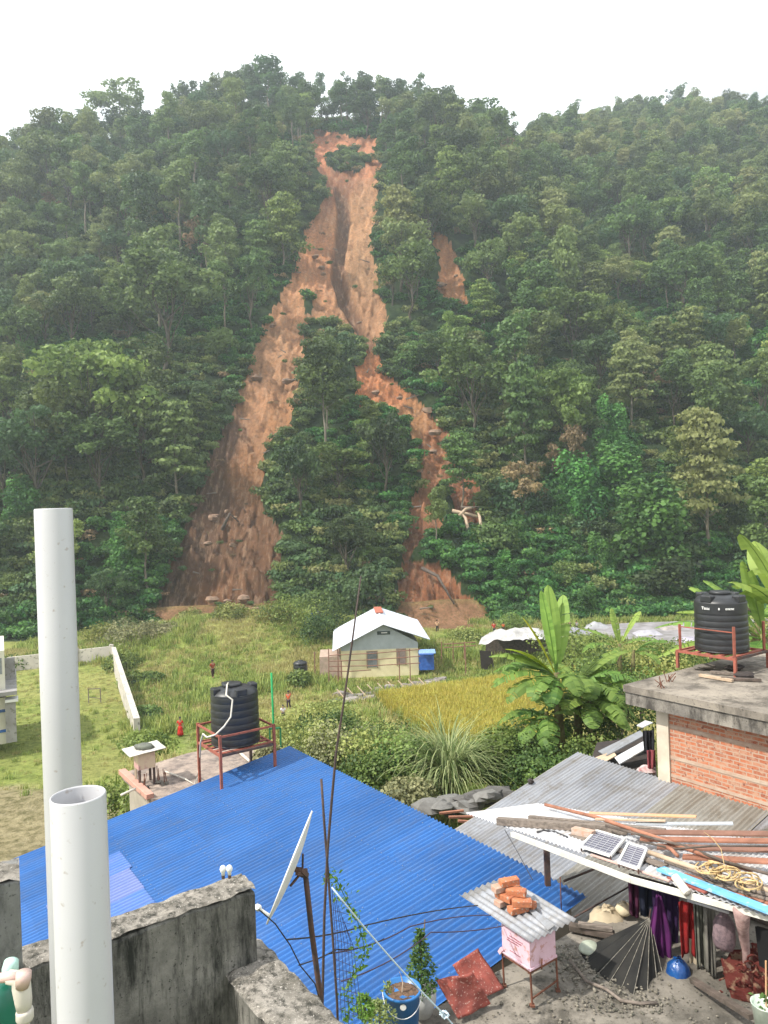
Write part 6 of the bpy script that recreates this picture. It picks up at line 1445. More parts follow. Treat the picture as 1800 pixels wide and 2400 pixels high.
# pale road / gravel strip at the foot of the right slope
q = MB(); pts = [G(1370,1470), G(1470,1462), G(1600,1458), G(1900,1448), G(1900,1530), G(1650,1522), G(1560,1512), G(1460,1500), G(1370,1492)]
q.add([p+Zu*.12 for p in pts], [tuple(range(len(pts)))])
struct(q.build('gravel_road', mat('pale_gravel', (.30,.285,.30), (.18,.17,.165), scale=.7, rough=.95, bmp=.4)), 'pale gravel road at the foot of the right slope', 'road')
for k, (px, py, w_, h_, c) in enumerate([(1340,1492,4.6,.9,(.42,.42,.48)), (1400,1475,3.2,.8,(.5,.5,.52)), (1520,1490,3.4,.5,(.58,.56,.62)), (1575,1478,2.6,.6,(.5,.45,.42)), (1620,1505,3.0,.4,(.6,.56,.66))]):
    p = G(px, py); tag(MB().sheet(p+Vector((-w_/2,-.8,.1)), Vector((w_,.2,0)), Vector((0,2.2,.1)), 14, 8, lambda u, w: Zu*(h_*math.sin(PI*u)**.7*(math.sin(PI*w)**.6)*(1+.4*float(fbm(u*5,w*3,3,int(px)))))).build('tarpaulin', mat('tarpaulin_%d' % k, tuple(x*.72 for x in c), tuple(x*.45 for x in c), scale=1, rough=.7), smooth=True), ['long grey-blue tarpaulin heap just right of the big banana plant','pale tarpaulin heap behind the small banana plant','lilac white tarpaulin in the middle of the gravel road','brownish tarpaulin heap far along the gravel road','lilac tarpaulin nearest the right tank on the road'][k], 'tarpaulin', 'tarpaulins by the gravel road')

# ================================================================== people (tiny in the picture)
M_SKIN = mat('brown_skin', (.30,.16,.10), (.26,.14,.09), rough=.6); M_HAIR = mat('black_hair', (.012,.01,.01), rough=.6)
def skinmesh(name, V_, E_, R_, m_, parent, root=0, sub=2, basis=None):
    me = bpy.data.meshes.new(name); bm = bmesh.new(); sl = bm.verts.layers.skin.verify(); vs = [bm.verts.new(v) for v in V_]
    bm.verts.ensure_lookup_table()
    for v, r in zip(vs, R_): v[sl].radius = r if hasattr(r, '__len__') else (r, r)
    vs[root][sl].use_root = True
    for a_, b_ in E_: bm.edges.new((vs[a_], vs[b_]))
    bm.to_mesh(me); bm.free(); me.materials.append(m_); o = bpy.data.objects.new(name, me); C.objects.link(o); o.parent = parent
    s = o.modifiers.new('skin', 'SKIN'); s.use_smooth_shade = True; ss = o.modifiers.new('sub', 'SUBSURF'); ss.levels = sub; ss.render_levels = sub; return o
PEOPLE = []
def person(label, px, py, hpx, top, low, turn=0.0, crouch=0.0, arm='down', skirt=False, hat=None, group='people in the valley', dist=None, walk=.25):
    g = G(px, py); PEOPLE.append(g); H = hpx/F*g.y; k = H/1.65 if not crouch else 1.0
    root = thing('person', label, 'person', tuple(g), group, turn); root.scale = (k,)*3
    c = crouch; hipz = .88 - .45*c; lean = .28*c
    V_ = [(0,0,hipz),(0,-.02-lean*.3,hipz+.22),(0,-lean*.8,hipz+.45),(0,-lean,hipz+.55),(0,-.03-lean*1.1,hipz+.62),(0,-.03-lean*1.2,hipz+.74)]; R_ = [(.15,.11),(.13,.10),(.16,.10),(.055,.055),(.075,.085),(.085,.095)]
    E_ = [(0,1),(1,2),(2,3),(3,4),(4,5)]
    for s in (-1,1):
        o = len(V_); kn = (.11*s, -.32*c-.05+s*.02*walk*4, .48-.02*c); an = (.11*s, .05*c+s*walk*.5, .09)
        V_ += [(.09*s,0,hipz-.06), kn, an, (.12*s, an[1]-.16, .03)]; R_ += [.095,.062,.042,(.04,.03)]; E_ += [(0,o),(o,o+1),(o+1,o+2),(o+2,o+3)]
        o = len(V_); sh_ = (.19*s, -lean*.8, hipz+.47)
        if arm == 'up' and s > 0: el_, wr_ = (.30*s,-.05,hipz+.62), (.26*s,-.16,hipz+.85)
        elif arm == 'front': el_, wr_ = (.25*s,-.12-lean,hipz+.25), (.14*s,-.33-lean,hipz+.24)
        else: el_, wr_ = (.27*s,-lean*.8+.02,hipz+.22), (.26*s,-.12-lean,hipz+.0)
        V_ += [sh_, el_, wr_]; R_ += [.055,.042,.028]; E_ += [(2,o),(o,o+1),(o+1,o+2)]
        d = Vector((wr_[0]-el_[0], wr_[1]-el_[1], wr_[2]-el_[2])).normalized(); sd_ = d.cross(Vector((0,1,0))).normalized()
        o2 = len(V_); pm = Vector(wr_)+d*.06; V_.append(tuple(pm)); R_.append((.035,.016)); E_.append((o+2,o2))
        for fi in range(4):
            V_ += [tuple(pm + sd_*(-.024+.016*fi) + d*.035), tuple(pm + sd_*(-.026+.017*fi) + d*(.065+.01*(fi in (1,2))) + Vector((0,-.02,0)))]; R_ += [.008,.007]; n_ = len(V_); E_ += [(o2,n_-2),(n_-2,n_-1)]
        V_.append(tuple(pm + sd_*.045 + d*.0)); R_.append(.009); E_.append((o2, len(V_)-1))
    skinmesh('body', V_, E_, R_, M_SKIN, root)
    mt = mat('shirt_cloth', top, tuple(x*.7 for x in top), scale=8, rough=.9)
    T = [V_[0],V_[1],V_[2],(0,-lean,hipz+.52)]; TE = [(0,1),(1,2),(2,3)]; TR = [(.175,.13),(.155,.125),(.18,.125),(.08,.075)]
    for s in (-1,1):
        i0 = 6 + (0 if s < 0 else 1)*(4+3+1+9) + 4; o = len(T); a_, b_ = Vector(V_[i0]), Vector(V_[i0+1]); T += [tuple(a_), tuple(a_.lerp(b_,.85))]; TR += [.075,.065]; TE += [(2,o),(o,o+1)]
    skinmesh('shirt', T, TE, TR, mt, root)
    ml = mat('trouser_cloth', low, tuple(x*.7 for x in low), scale=8, rough=.9)
    if skirt:
        q = MB(); q.lathe([(.17,hipz+.04),(.20,hipz-.15),(.25,.35),(.29,.12),(.27,.12),(.15,hipz)], (0,0,0), 20); q.build('skirt', ml, None, smooth=True).parent = root
    else:
        T = [(0,0,hipz+.02)]; TR = [(.17,.13)]; TE = []
        for s in (-1,1):
            i0 = 6 + (0 if s < 0 else 1)*(4+3+1+9); o = len(T); T += [V_[i0], V_[i0+1], tuple(Vector(V_[i0+2])+Vector((0,0,.03)))]; TR += [.11,.082,.065]; TE += [(0,o),(o,o+1),(o+1,o+2)]
        skinmesh('trousers', T, TE, TR, ml, root)
    hd = Vector(V_[5]); MB().blob(hd + Vector((0,.02,.045)), .112, 3, 12, (.95,1.05,.95), .03).build('hair', M_HAIR, None, smooth=True).parent = root
    fz = Vector(V_[5]) + Vector((0,-.095,-.03)); MB().add([fz+Vector((-.014,0,.02)), fz+Vector((.014,0,.02)), fz+Vector((0,-.028,-.018)), fz+Vector((-.016,0,-.024)), fz+Vector((.016,0,-.024))], [(0,2,1),(0,3,2),(1,2,4),(3,4,2)]).build('nose', M_SKIN, None).parent = root
    return root
person('person in a long red dress standing below the field, near the left tank', 423, 1726, 43, (.65,.03,.02), (.55,.03,.02), .2, skirt=True)
person('person in dark red clothes walking on the yellow grass path', 499, 1590, 40, (.35,.06,.03), (.05,.02,.02), .8)
person('person in an orange-red top and dark trousers right of the green pole', 677, 1662, 40, (.60,.12,.05), (.05,.03,.05), -.3, arm='up')
person('person in white carrying something pale just below the one in orange', 664, 1690, 36, (.72,.70,.74), (.05,.05,.07), .3, arm='front')
person('person in a pale orange top on the bank right of the yellow house', 1025, 1482, 28, (.65,.40,.25), (.03,.03,.03), 3)
person('person in blue standing at the forest edge left of the yellow house', 731, 1452, 20, (.04,.10,.35), (.05,.07,.2), 2.8)
person('second person in lighter blue at the forest edge', 744, 1450, 20, (.25,.32,.55), (.05,.08,.3), 3.3)
person('person in dark red crouching behind the white tent', 1158, 1484, 20, (.4,.04,.03), (.03,.03,.04), 3, crouch=.6)
person('person in an orange-red top beside the one crouching by the tent', 1180, 1482, 22, (.65,.13,.04), (.04,.03,.03), 2.9)
person('person in black on the gravel road behind the big banana plant', 1336, 1482, 26, (.02,.02,.02), (.03,.03,.035), 3)
person('person in grey and white next to the one in black on the road', 1352, 1480, 24, (.35,.35,.37), (.03,.03,.04), 2.7)
person('person in dark clothes left of the pair on the gravel road', 1312, 1480, 22, (.10,.05,.05), (.04,.03,.03), 3.3)
# ================================================================== nearer plants
M_BAN = leafmat('banana_leaf', (.06,.14,.03), (.28,.41,.09), trans=.45, hue_var=.05)
M_BANY = leafmat('yellow_banana_leaf', (.22,.30,.02), (.50,.50,.05), trans=.5, hue_var=.03)
M_BSTEM = mat('banana_stem', (.16,.15,.06), (.09,.07,.035), scale=5, rough=.8)
R_ = math.radians
def banana_leaf(q, base, az, el0, L, Wd, droop, tear=.3, rr=random, tint=.5, rot=0):
    n = 26; pts = []; p = Vector(base); el = el0; st = L/n; h = Vector((math.cos(az), math.sin(az), 0))
    for i in range(n+1):
        pts.append((p.copy(), h*math.cos(el)+Zu*math.sin(el))); p = p + (h*math.cos(el)+Zu*math.sin(el))*st; el -= droop/n*(.4+1.2*i/n)
    side = h.cross(Zu); side = side*math.cos(rot) + Zu*math.sin(rot)
    pet = 4
    q.tube([a for a, _ in pts], [.022*(1-.8*i/n)*L/2.2+.003 for i in range(n+1)], 5, False); 
    tor = [rr.random() < tear for _ in range(2*n)]
    for s in (-1,1):
        hang = rr.uniform(.05,.3)
        for i in range(pet, n):
            if tor[i*2+(s>0)]: hang = rr.uniform(.0,.9)
            t0, t1 = (i-pet)/(n-pet), (i+1-pet)/(n-pet)
            if tor[i*2+(s>0)]: t0 += .3/(n-pet)
            w0 = Wd*.5*(math.sin(PI*min(1,t0*.93+.05))**.6); w1 = Wd*.5*(math.sin(PI*min(1,t1*.93+.05))**.6) if i < n-1 else .01
            a_, b_ = pts[i][0].lerp(pts[i+1][0], .3 if tor[i*2+(s>0)] else 0), pts[i+1][0]; d = pts[i][1]; up = side.cross(d).normalized(); up = up if up.z > 0 else -up
            def out(p, w, k): return p + (side*s*math.cos(.25-hang*k) + up*math.sin(.25-hang*k) + d*.25)*w
            m0, m1 = out(a_, w0*.5, .6), out(b_, w1*.5, .6)
            e0 = m0 + (side*s*math.cos(-hang) + up*math.sin(-hang)*1.0 + d*.25)*w0*.5; e1 = m1 + (side*s*math.cos(-hang) + up*math.sin(-hang) + d*.25)*w1*.5
            tt = min(1,max(0,tint + rr.uniform(-.2,.2)))
            q.add([a_, b_, m1, m0, e1, e0], [(0,1,2,3),(3,2,4,5)], tt)
def banana(label, pos, stems, leaves, seed, name='banana_plant'):
    rr = random.Random(seed); o = thing(name, label, 'banana plant', tuple(pos)); tops = []
    for dx, dy, h, r in stems:
        b_ = pos + Vector((dx, dy, -.3)); t = b_ + Vector((rr.uniform(-.15,.15), rr.uniform(-.1,.1), h+.3)); MB().tube([b_, b_.lerp(t,.5)+Vector((rr.uniform(-.05,.05),0,0)), t], [r, r*.8, r*.5], 12).build('stem', M_BSTEM, o, smooth=True); tops.append(t)
    for (k, az, el, L, Wd, dr, tear, mt, tint) in leaves:
        if 'big banana' in label and el < R_(60): L *= .86; Wd *= 1.25; tint += .12
        q = MB(); banana_leaf(q, tops[k] - Zu*.15, az, el, L, Wd, dr, tear, rr, tint); q.build('leaf', mt, o, tint=True, smooth=False)
    return o
bp = P(1330, 1785, 21.5)
Y_, Gb = M_BANY, M_BAN
banana('big banana plant with one yellow leaf in the middle right', bp, [(-.15,0,2.6,.17),(.45,.3,2.3,.15),(.8,-.2,1.9,.13),(-.5,-.2,1.5,.11)],
  [(0,R_(200),R_(84),2.6,.50,.15,.05,Gb,.75),(0,R_(95),R_(82),2.7,.55,.15,.05,Gb,.95),(0,R_(60),R_(74),2.5,.6,.3,.1,Gb,.9),(0,R_(170),R_(70),2.0,.5,.35,.05,Y_,.8),(0,R_(185),R_(50),2.1,.5,.9,.1,Y_,.2),
   (0,R_(178),R_(42),2.5,.5,1.1,.35,Gb,.5),(0,R_(190),R_(25),2.5,.55,1.4,.45,Gb,.35),(0,R_(205),R_(15),2.3,.5,1.5,.5,Gb,.3),(0,R_(230),R_(20),2.0,.5,1.6,.5,Gb,.4),(0,R_(160),R_(30),2.3,.5,1.3,.4,Gb,.45),
   (1,R_(15),R_(48),2.4,.5,1.1,.35,Gb,.5),(1,R_(0),R_(22),2.4,.55,1.5,.45,Gb,.35),(1,R_(-20),R_(35),2.2,.6,1.6,.4,Gb,.4),(1,R_(-50),R_(20),2.0,.55,1.7,.4,Gb,.35),(1,R_(40),R_(40),2.2,.5,1.2,.3,Gb,.45),(1,R_(-90),R_(35),1.9,.6,1.9,.3,Gb,.3),
   (2,R_(10),R_(40),2.0,.5,1.3,.4,Gb,.35),(2,R_(-15),R_(10),1.8,.5,1.5,.4,Gb,.3),(2,R_(-60),R_(20),1.8,.55,1.7,.35,Gb,.5),(2,R_(60),R_(50),1.9,.5,1.0,.3,Gb,.4),(2,R_(-100),R_(5),1.5,.5,1.3,.4,Gb,.4),
   (3,R_(190),R_(30),1.9,.45,1.6,.5,Gb,.3),(3,R_(220),R_(5),1.6,.45,1.4,.5,Gb,.35),(3,R_(260),R_(25),1.6,.5,1.7,.4,Gb,.35),(0,R_(-80),R_(30),2.0,.5,1.8,.4,Gb,.3),(0,R_(-110),R_(10),1.8,.5,1.5,.4,Gb,.25),(1,R_(-120),R_(0),1.7,.5,1.2,.4,Gb,.25)] + [(k%4, R_(37*k), R_(-10+(k*23)%50), 1.5+.1*(k%5), .55, 1.2+.1*(k%6), .4, Gb, .2+.05*(k%7)) for k in range(22)], 3)
p2 = P(1455, 1590, 34)
banana('small banana plant in front of the gravel road', p2, [(0,0,1.6,.15),(.5,0,1.3,.12)],
  [(0,R_(110),R_(80),1.8,.45,.3,.1,Gb,.8),(0,R_(20),R_(62),2.0,.5,.5,.1,Gb,.95),(0,R_(160),R_(45),2.0,.5,1.0,.2,Gb,.6),(0,R_(190),R_(25),2.0,.5,1.4,.4,Gb,.5),(0,R_(-20),R_(35),2.0,.5,1.3,.3,Gb,.5),(1,R_(0),R_(40),1.9,.5,1.2,.3,Gb,.6),(1,R_(-60),R_(20),1.6,.5,1.5,.3,Gb,.5),(0,R_(-120),R_(10),1.6,.5,1.4,.3,Gb,.5),(1,R_(30),R_(15),2.0,.45,1.2,.5,Gb,.55)], 9)
p3 = P(1795, 1610, 21)
banana('tall banana plant behind the right water tank', p3, [(0,0,1.5,.18),(.9,.3,2.0,.18),(.2,.8,1.4,.15)],
  [(0,R_(150),R_(62),2.3,1.0,.7,.1,Gb,.75),(0,R_(175),R_(38),2.6,.6,.9,.25,Gb,.85),(0,R_(110),R_(80),2.3,.7,.3,.05,Gb,.7),(0,R_(190),R_(15),2.3,.55,1.1,.3,Gb,.85),(1,R_(170),R_(75),2.8,1.15,.5,.05,Gb,.85),(1,R_(200),R_(50),2.4,1.1,.9,.1,Gb,.8),(1,R_(100),R_(70),2.6,1.1,.5,.1,Gb,.9),(1,R_(0),R_(50),2.4,.7,.9,.1,Gb,.7),
   (0,R_(-80),R_(40),2.2,.7,1.3,.1,Gb,.35),(1,R_(-100),R_(30),2.2,1.1,1.4,.1,Gb,.3),(0,R_(-130),R_(0),2.0,.7,1.3,.1,Gb,.3),(2,R_(170),R_(25),2.9,.5,.9,.45,Gb,.8),(2,R_(180),R_(5),3.0,.5,.7,.45,Gb,.85),(2,R_(140),R_(55),2.4,.6,.8,.2,Gb,.8)], 12)
banana('little banana plant low behind the tank stand', P(1775, 1500, 26), [(0,0,.8,.12)], [(0,R_(180),R_(50),1.8,.5,1.0,.3,Gb,.6),(0,R_(10),R_(50),1.8,.5,1.0,.3,Gb,.6),(0,R_(90),R_(70),1.6,.5,.6,.3,Gb,.6),(0,R_(-90),R_(40),1.5,.5,1.2,.3,Gb,.5)], 19)
# pampas-like clump
def grass_clump(label, c, n, H, spread, seed, m_, name='tall_grass_clump', w=.022, cat='grass clump'):
    rr = random.Random(seed); q = MB()
    for i in range(n):
        az = rr.uniform(0, 2*PI); el = rr.uniform(.75, 1.5); L = H*rr.uniform(.75, 1.25); p = Vector(c) + Vector((rr.gauss(0,.12), rr.gauss(0,.12), 0))*spread; k = 9; h = Vector((math.cos(az), math.sin(az), 0)); sd_ = Vector((-h.y, h.x, 0)); vs = []; dr = rr.uniform(1.3, 3.1)
        for j in range(k+1):
            ww = w*(1-(j/k)**1.5*.85)*rr.uniform(.9,1.1); vs += [p - sd_*ww, p + sd_*ww]; p = p + (h*math.cos(el)*spread + Zu*math.sin(el))*(L/k); el -= dr/k*(.3+1.4*j/k)
        q.add(vs, [(2*j, 2*j+1, 2*j+3, 2*j+2) for j in range(k)], rr.random())
    o = thing(name, label, cat, tuple(c)); q.build('blades', m_, o, tint=True); return o
M_PAMP = leafmat('broom_grass_leaf', (.10,.16,.045), (.42,.46,.22), trans=.35, hue_var=.03)
pc_ = PZ(1055, 1868, -8.0)
grass_clump('large fountain of broom grass in the centre, above the blue roof', pc_, 700, 2.6, .82, 5, M_PAMP, w=.021)
grass_clump('smaller fountain of broom grass left of the large one', PZ(1010,1850,-8.0), 160, 1.5, .7, 6, M_PAMP, w=.018)
grass_clump('broom grass clump right of the large fountain', PZ(1150,1830,-7.9), 130, 1.3, .7, 7, M_PAMP, w=.018)
# bushes on the near bank: each its own crown of leaves
def bush(label, px, py, d, rx, rz_, m_, seed, size=.10, n=2600, name='bush', cat='bush'):
    c = P(px, py, d); rr = random.Random(seed); rng = np.random.default_rng(seed); lumps = []
    for i in range(14):
        an = rr.uniform(0, 2*PI); f = rr.random()**.5; lumps.append((Vector((rx*.65*f*math.cos(an), rx*.65*f*math.sin(an), rz_*rr.uniform(.15,.8)*(1-.4*f))), (rx*.42, rx*.42, rz_*.36), rr.uniform(.1,.95)))
    dn = n/(sum(4*PI*(l[1][0]**2*l[1][2])**(2/3) for l in lumps)); cs, ns, ts = lump_cloud(lumps, dn, size, rng); v, q_, t = cards(cs, ns, size, ts, rng=rng)
    me = arr_mesh('foliage', v, q_, t); me.materials.append(m_); o = thing(name, label, cat, tuple(c)); f = bpy.data.objects.new('foliage', me); C.objects.link(f); f.parent = o
    q = MB()
    for i in range(5): q.tube([Vector((0,0,-.6)), Vector((rr.uniform(-.4,.4)*rx, rr.uniform(-.4,.4)*rx, rz_*.7))], [.03,.008], 5)
    b_ = bpy.data.objects.new('stems', None); bpy.data.objects.remove(b_)
    st_ = q.build('stems', M_WOODD, None); st_.parent = o; return o
BM = {'m': leafmat('bush_mid_green', (.05,.10,.025), (.21,.29,.07), hue_var=.1), 'y': leafmat('bush_yellow_green', (.11,.15,.035), (.36,.38,.12), hue_var=.1), 'd': leafmat('bush_dark_green', (.03,.07,.022), (.12,.18,.05), hue_var=.1), 'p': leafmat('bush_pale_olive', (.12,.13,.06), (.34,.33,.17), hue_var=.08)}
BL = [(735,1790,24,1.5,1.7,'y','yellow-green bush just beyond the ridge corner of the blue roof'),(800,1800,23,1.5,1.6,'p','pale olive bush beyond the blue roof edge'),(700,1745,27,1.6,1.6,'y','yellowish bush right of the green pole'),
 (770,1760,25,1.4,1.4,'d','dark bush between the green pole and the golden field'),(850,1810,23,1.3,1.3,'m','mid green bush in the middle of the near bank'),(830,1770,27,1.7,1.4,'m','broad green bush below the golden field corner'),(900,1775,26,1.4,1.3,'d','dark bush touching the left end of the golden field'),
 (800,1730,29,1.6,1.2,'y','yellow-green bush high on the near bank'),(745,1700,31,1.6,1.1,'y','yellow-green bush farthest up the bank near the terrace stones'),(890,1800,22,1.3,1.5,'y','light bush left of the broom grass'),(945,1830,21,1.2,1.4,'m','green bush at the left foot of the broom grass'),(870,1850,20.5,1.0,1.1,'m','low bush against the blue roof edge'),
 (950,1800,23,1.3,1.2,'m','green bush behind the left side of the broom grass'),(960,1895,19.2,.9,.9,'p','low pale bush at the foot of the broom grass'),(1185,1820,21,1.2,1.4,'m','green bush between the broom grass and the banana plant'),(1235,1835,20.5,1.1,1.3,'d','dark bush at the left foot of the banana plant'),
 (1150,1815,22,1.1,1.0,'m','green bush just behind the broom grass on the right'),(1260,1780,23,1.4,1.6,'d','dark bush behind the banana stems'),(1400,1745,22,1.5,1.8,'d','dark bush right of the banana stems'),(1450,1700,24,1.6,1.9,'d','dark bush below the corner of the brick house slab'),(1385,1810,20,1.0,1.0,'m','low bush at the tip of the grey roof'),
 (1300,1850,19.5,.9,1.0,'m','low green bush above the left edge of the grey roof'),(1500,1660,26,1.6,1.6,'m','bush under the brick house slab corner'),(1400,1625,33,1.8,1.8,'m','green bush right of the small banana plant'),(1520,1590,38,2.4,2.2,'y','light green bush behind the brick house slab'),(1570,1570,40,2.2,1.9,'m','green bush left of the right tank stand'),(1440,1600,39,2.2,2.0,'d','dark green bush behind the small banana plant'),
 (1340,1560,48,3.0,2.6,'m','green thicket behind the big banana plant'),(1760,1600,24,1.6,1.3,'m','green bush under the banana plant by the tank'),(1780,1520,40,3,2.2,'y','light bush beyond the roof slab at the right edge'),(1660,1560,42,3,1.4,'y','light low bush beyond the slab left of the right tank'),(1230,1790,23,1.2,1.0,'m','green bush between the golden field and the banana plant'),
 (340,1760,30,1.3,.8,'m','low bush behind the small beehive'),(640,1810,20.2,.7,.8,'p','dry tuft at the ridge corner of the blue roof'),(300,1890,22,1.2,.9,'m','green bush at the left end of the salmon roof edge')]
for i, (px, py, d, rx, rz_, k, lab) in enumerate(BL): bush(lab, px, py, d, rx, rz_, BM[k], 100+i, size=.085*max(1, d/26), n=2600 if d < 35 else 2200)
for i, (px, py, rx, rz_, k, lab) in enumerate([(310,1505,4,3.2,'p','pale dry bush at the forest edge behind the boundary wall corner'),(370,1490,2.6,2.0,'p','small dry bush left of the grassy mound'),(735,1500,3,3.2,'d','dark bush on the grass left of the yellow house'),(690,1470,4.5,4.2,'m','round bush on the bank left of the blue people'),(770,1470,4,4.5,'d','dark bush behind the yellow house roof at left'),(640,1450,3,2.4,'y','light bush on top of the grassy mound'),
   (240,1500,2.6,2.2,'y','small light bush behind the boundary wall'),(705,1605,2.0,1.4,'m','green weeds around the small black tank'),(450,1450,2.5,1.8,'y','light weeds on the mound crest, left'),(540,1447,2.5,1.8,'y','light weeds on the mound crest, middle'),(1210,1478,3,2.6,'m','green bush behind the white tent'),(1090,1500,2.4,1.6,'y','light bush left of the white tent'),(290,1560,2.6,1.5,'m','green weeds at the boundary wall corner'),(330,1600,2.4,1.3,'m','green weeds along the middle of the boundary wall'),(345,1680,1.8,1.1,'m','green weeds near the near end of the boundary wall'),(50,1560,3,1.6,'m','weeds along the far boundary wall')]):
    g = G(px, py); bush(lab, px, py, g.y, rx, rz_, BM[k], 300+i, size=.22, n=1500)
# rocks and tarpaulin scraps behind the roofs
rr = random.Random(9)
for i in range(16):
    px = 1010+ i*11 + rr.uniform(-4,4); p = P(px, 1890 - (px-1010)*.12 + rr.uniform(-8,14), 17.6 + rr.uniform(-.4,.8)); r = rr.uniform(.14,.34)
    tag(MB().blob(p, r, i, 8, (1.4, 1, .6), .25).build('rock', mat('grey_rock_%d' % (i%2), [(.17,.165,.155),(.10,.095,.09)][i%2]) if i < 2 else bpy.data.materials['grey_rock_%d' % (i%2)], origin=tuple(p)), 'grey rock in the heap between the broom grass and the grey roof', 'rock', 'rocks heaped below the broom grass')
for i in range(4):
    p = P(1030+i*22, 1906+i*9, 16.5-i*.5); tag(MB().bar(p, p+Vector((.55,.1,-.05*i)), .06, .04).build('wood_scrap', M_WOODR), 'reddish wood scrap between the blue roof and the rocks, %s from the left' % ORD[i], 'wood scrap', 'wood scraps by the blue roof edge')

# grass and rice as ground cover
def tuft_mesh(name, m_, n, H, seed, w=.03, spread=.25, head=None):
    rr = random.Random(seed); q = MB()
    for i in range(n):
        p = Vector((rr.gauss(0,spread), rr.gauss(0,spread), -.02)); az = rr.uniform(0,6.28); h = Vector((math.cos(az), math.sin(az), 0)); sd_ = Vector((-h.y, h.x, 0))*w; e = p + Zu*H*rr.uniform(.6,1.1) + h*H*rr.uniform(.1,.5); md = p.lerp(e,.55)+Zu*H*.12
        q.add([p-sd_, p+sd_, md+sd_*.8, md-sd_*.8, e+sd_*.15, e-sd_*.15], [(0,1,2,3),(3,2,4,5)], rr.random())
    me = bpy.data.meshes.new(name); me.from_pydata([tuple(v) for v in q.v], [], q.f); a_ = me.attributes.new('tint','FLOAT','POINT'); a_.data.foreach_set('value', q.t); me.materials.append(m_); return me
M_GR1 = leafmat('meadow_grass', (.14,.20,.04), (.40,.46,.13), trans=.4, hue_var=.15); M_GR2 = leafmat('dry_meadow_grass', (.28,.26,.09), (.55,.50,.22), trans=.4, hue_var=.12); M_RICE = leafmat('ripe_rice', (.30,.29,.05), (.60,.52,.12), trans=.4, hue_var=.08)
GM = [tuft_mesh('grass_green', M_GR1, 26, .5, 1, .035, .3), tuft_mesh('grass_dry', M_GR2, 26, .45, 2, .03, .3), tuft_mesh('grass_tall', M_GR1, 30, .9, 3, .04, .35)]
N_ = 26000; gxx = RNG.uniform(-48, 48, N_); gyy = 20 + 88*RNG.random(N_)**.8; gzz = hz(gxx, gyy); gpx, gpy = pxy(gxx, gyy, gzz)
FIELD = [(893,1640),(1010,1622),(1180,1600),(1290,1585),(1420,1570),(1545,1556),(1560,1575),(1440,1605),(1310,1640),(1310,1720),(1270,1765),(1120,1745),(1000,1720),(940,1680)]
ROAD = [(1368,1468),(1900,1440),(1900,1532),(1650,1524),(1368,1494)]
inF = inpoly(gpx, gpy, FIELD); inR = inpoly(gpx, gpy, ROAD); pathm = inpoly(gpx, gpy, [(-200,1850),(280,1880),(330,1990),(0,2300)]) & (RNG.random(N_) < .85)
mown = (gpx < 300) & (gpy > 1560)
yh_ = (gpx > 800) & (gpx < 985) & (gyy > Hd-1) & (gyy < Hd+9)
keep = (gpx > -60) & (gpx < 1860) & ~inF & ~inR & ~pathm & ~yh_ & ~(mown & (RNG.random(N_) < .6)) & ~((gyy > 94) & (gxx > -3)& (gxx < 12)) 
ty = fbm(gxx/9+2, gyy/7, 4, 12); pid = np.where(RNG.random(N_)*.8-.4 + ty > .0, 1, 0); pid = np.where((pid == 0) & (fbm(gxx/8, gyy/8, 3, 4) > .15), 2, pid)
scl = RNG.uniform(.7, 1.5, N_); scl = np.where(mown, scl*.45, scl); scl = np.where(gyy < 45, scl*.8, scl)
for g_ in PEOPLE:
    u_ = Vector((g_.x, g_.y, 0)).normalized(); al = (g_.x-gxx)*u_.x + (g_.y-gyy)*u_.y; pe = abs((g_.x-gxx)*u_.y - (g_.y-gyy)*u_.x); keep &= ~((al > -.6) & (al < 5) & (pe < 1.0))
scl = scl*.75
scatter_stuff('meadow_grass', np.stack([gxx,gyy,gzz],-1)[keep], scl[keep], RNG.uniform(0,6.28,int(keep.sum())), pid[keep], [[m_] for m_ in GM], 'uneven green and yellowing grass covering the valley floor', 'grass')
N_ = 60000; fx_ = RNG.uniform(-5, 45, N_); fy_ = RNG.uniform(45, 84, N_); fz_ = hz(fx_, fy_); fpx, fpy = pxy(fx_, fy_, fz_); inF = inpoly(fpx, fpy, FIELD)
RM = [tuft_mesh('rice_a', M_RICE, 30, .85, 5, .03, .22), tuft_mesh('rice_b', M_RICE, 30, .75, 6, .03, .22)]
n = int(inF.sum()); scatter_stuff('rice_field', np.stack([fx_,fy_,fz_],-1)[inF], RNG.uniform(.7,1.2,n), RNG.uniform(0,6.28,n), RNG.integers(0,2,n), [[m_] for m_ in RM], 'golden ripe rice field in front of the white tent', 'rice')
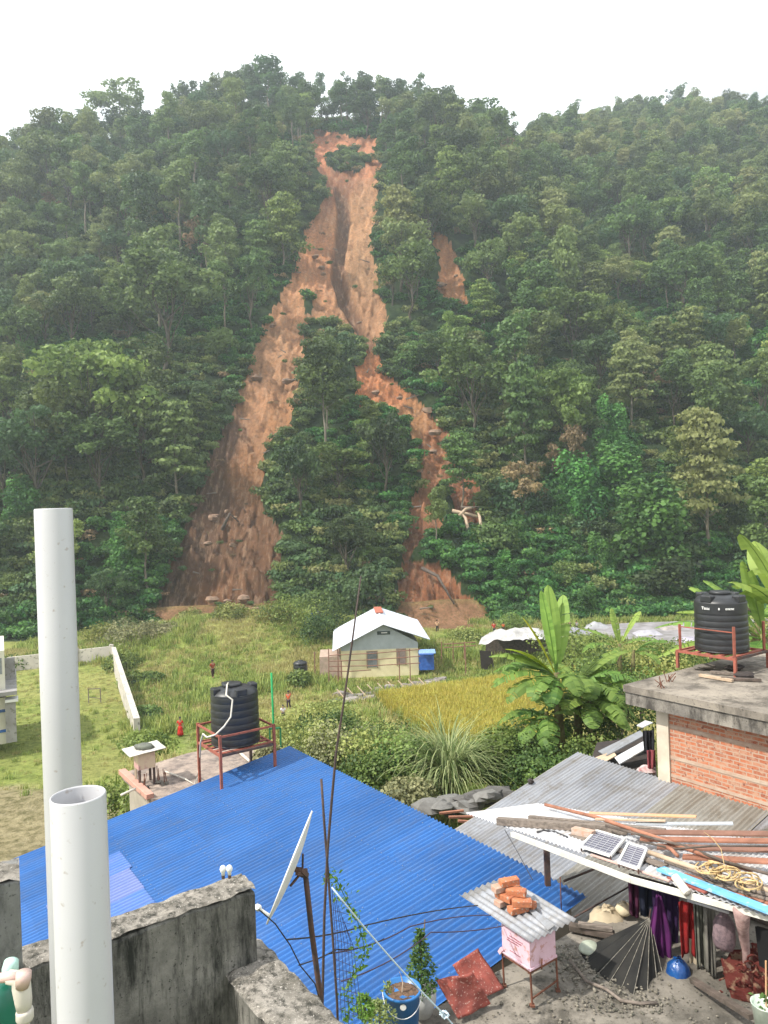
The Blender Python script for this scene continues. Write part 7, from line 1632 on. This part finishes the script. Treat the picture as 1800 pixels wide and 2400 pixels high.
# fallen trunks in the lower slide arm
rr = random.Random(2)
for i, (x0,y0,x1,y1,lab) in enumerate([(1060,1205,1190,1245,'long pale fallen trunk lying across the lower slide arm'),(1075,1220,1110,1200,'short fallen trunk crossing the long one'),(1100,1260,1085,1215,'upright pale snag below the long fallen trunk'),(1130,1265,1120,1210,'bent pale snag right of the other snag'),(990,1340,1065,1430,'dark log lying down the lower mud fan'),(1320-640,530*1.085,690,620,'thin leaning trunk at the left edge of the upper slide'),(520,1250,560,1235,'dark log at the base of the left slide channel')]):
    a_, b_ = at_hill(x0,y0), at_hill(x1,y1)
    if a_ is None or b_ is None: continue
    r = ray(x1, y1); b_ = r*min(b_.y, a_.y+6) if i in (2,3) else b_
    tag(MB().tube([a_+Zu*.5, a_.lerp(b_,.5)+Zu*(.9+.3*i%2), b_+Zu*.7], [.32,.25,.12], 7).build('fallen_trunk', M_WOODD if i in (4,6) else M_WOODP, smooth=True), lab, 'fallen tree', 'fallen trunks on the landslide')
rr = random.Random(8)
for i in range(110):
    px, py = rr.uniform(400, 1150), rr.uniform(480, 1440)
    if not bool(scar_mask(np.array([px]), np.array([py]))[0]): continue
    p = at_hill(px, py)
    if p is None: continue
    if rr.random() < .5: o = MB().blob(p, rr.uniform(.4,1.0), i, 7, (1.3,1,.7), .3).build('boulder', M_SB if i > 0 and 'M_SB' in globals() else globals().setdefault('M_SB', mat('slide_boulder', (.30,.19,.13), (.17,.115,.08), scale=1)), origin=tuple(p)); tag(o, 'brown boulder lying in the landslide scar', 'boulder', 'boulders in the landslide scar')
    else:
        e = p + Vector((rr.uniform(-3,3), rr.uniform(-2,1), rr.uniform(-.5,1.0))); o = MB().tube([p+Zu*.3, e+Zu*.3], [.16,.07], 6).build('broken_branch', M_WOODG, origin=tuple(p)); tag(o, 'broken branch stuck in the landslide scar', 'branch', 'broken branches in the landslide scar')
# ------------------------------------------------------------------ haze
HZ_DENS = 0.00048
m, nt, b, o = newmat('haze'); nt.nodes.remove(b)
pv = node(nt, 'ShaderNodeVolumePrincipled', Density=HZ_DENS, Anisotropy=0.35); pv.inputs['Color'].default_value = (.84, .93, 1.0, 1)
nt.links.new(pv.outputs[0], o.inputs['Volume'])
hb = MB().box((350, 580, 285), (2300, 1300, 612)).build('haze', m)
tag(hb, 'thin pale blue haze filling the valley air', 'haze', kind='stuff')
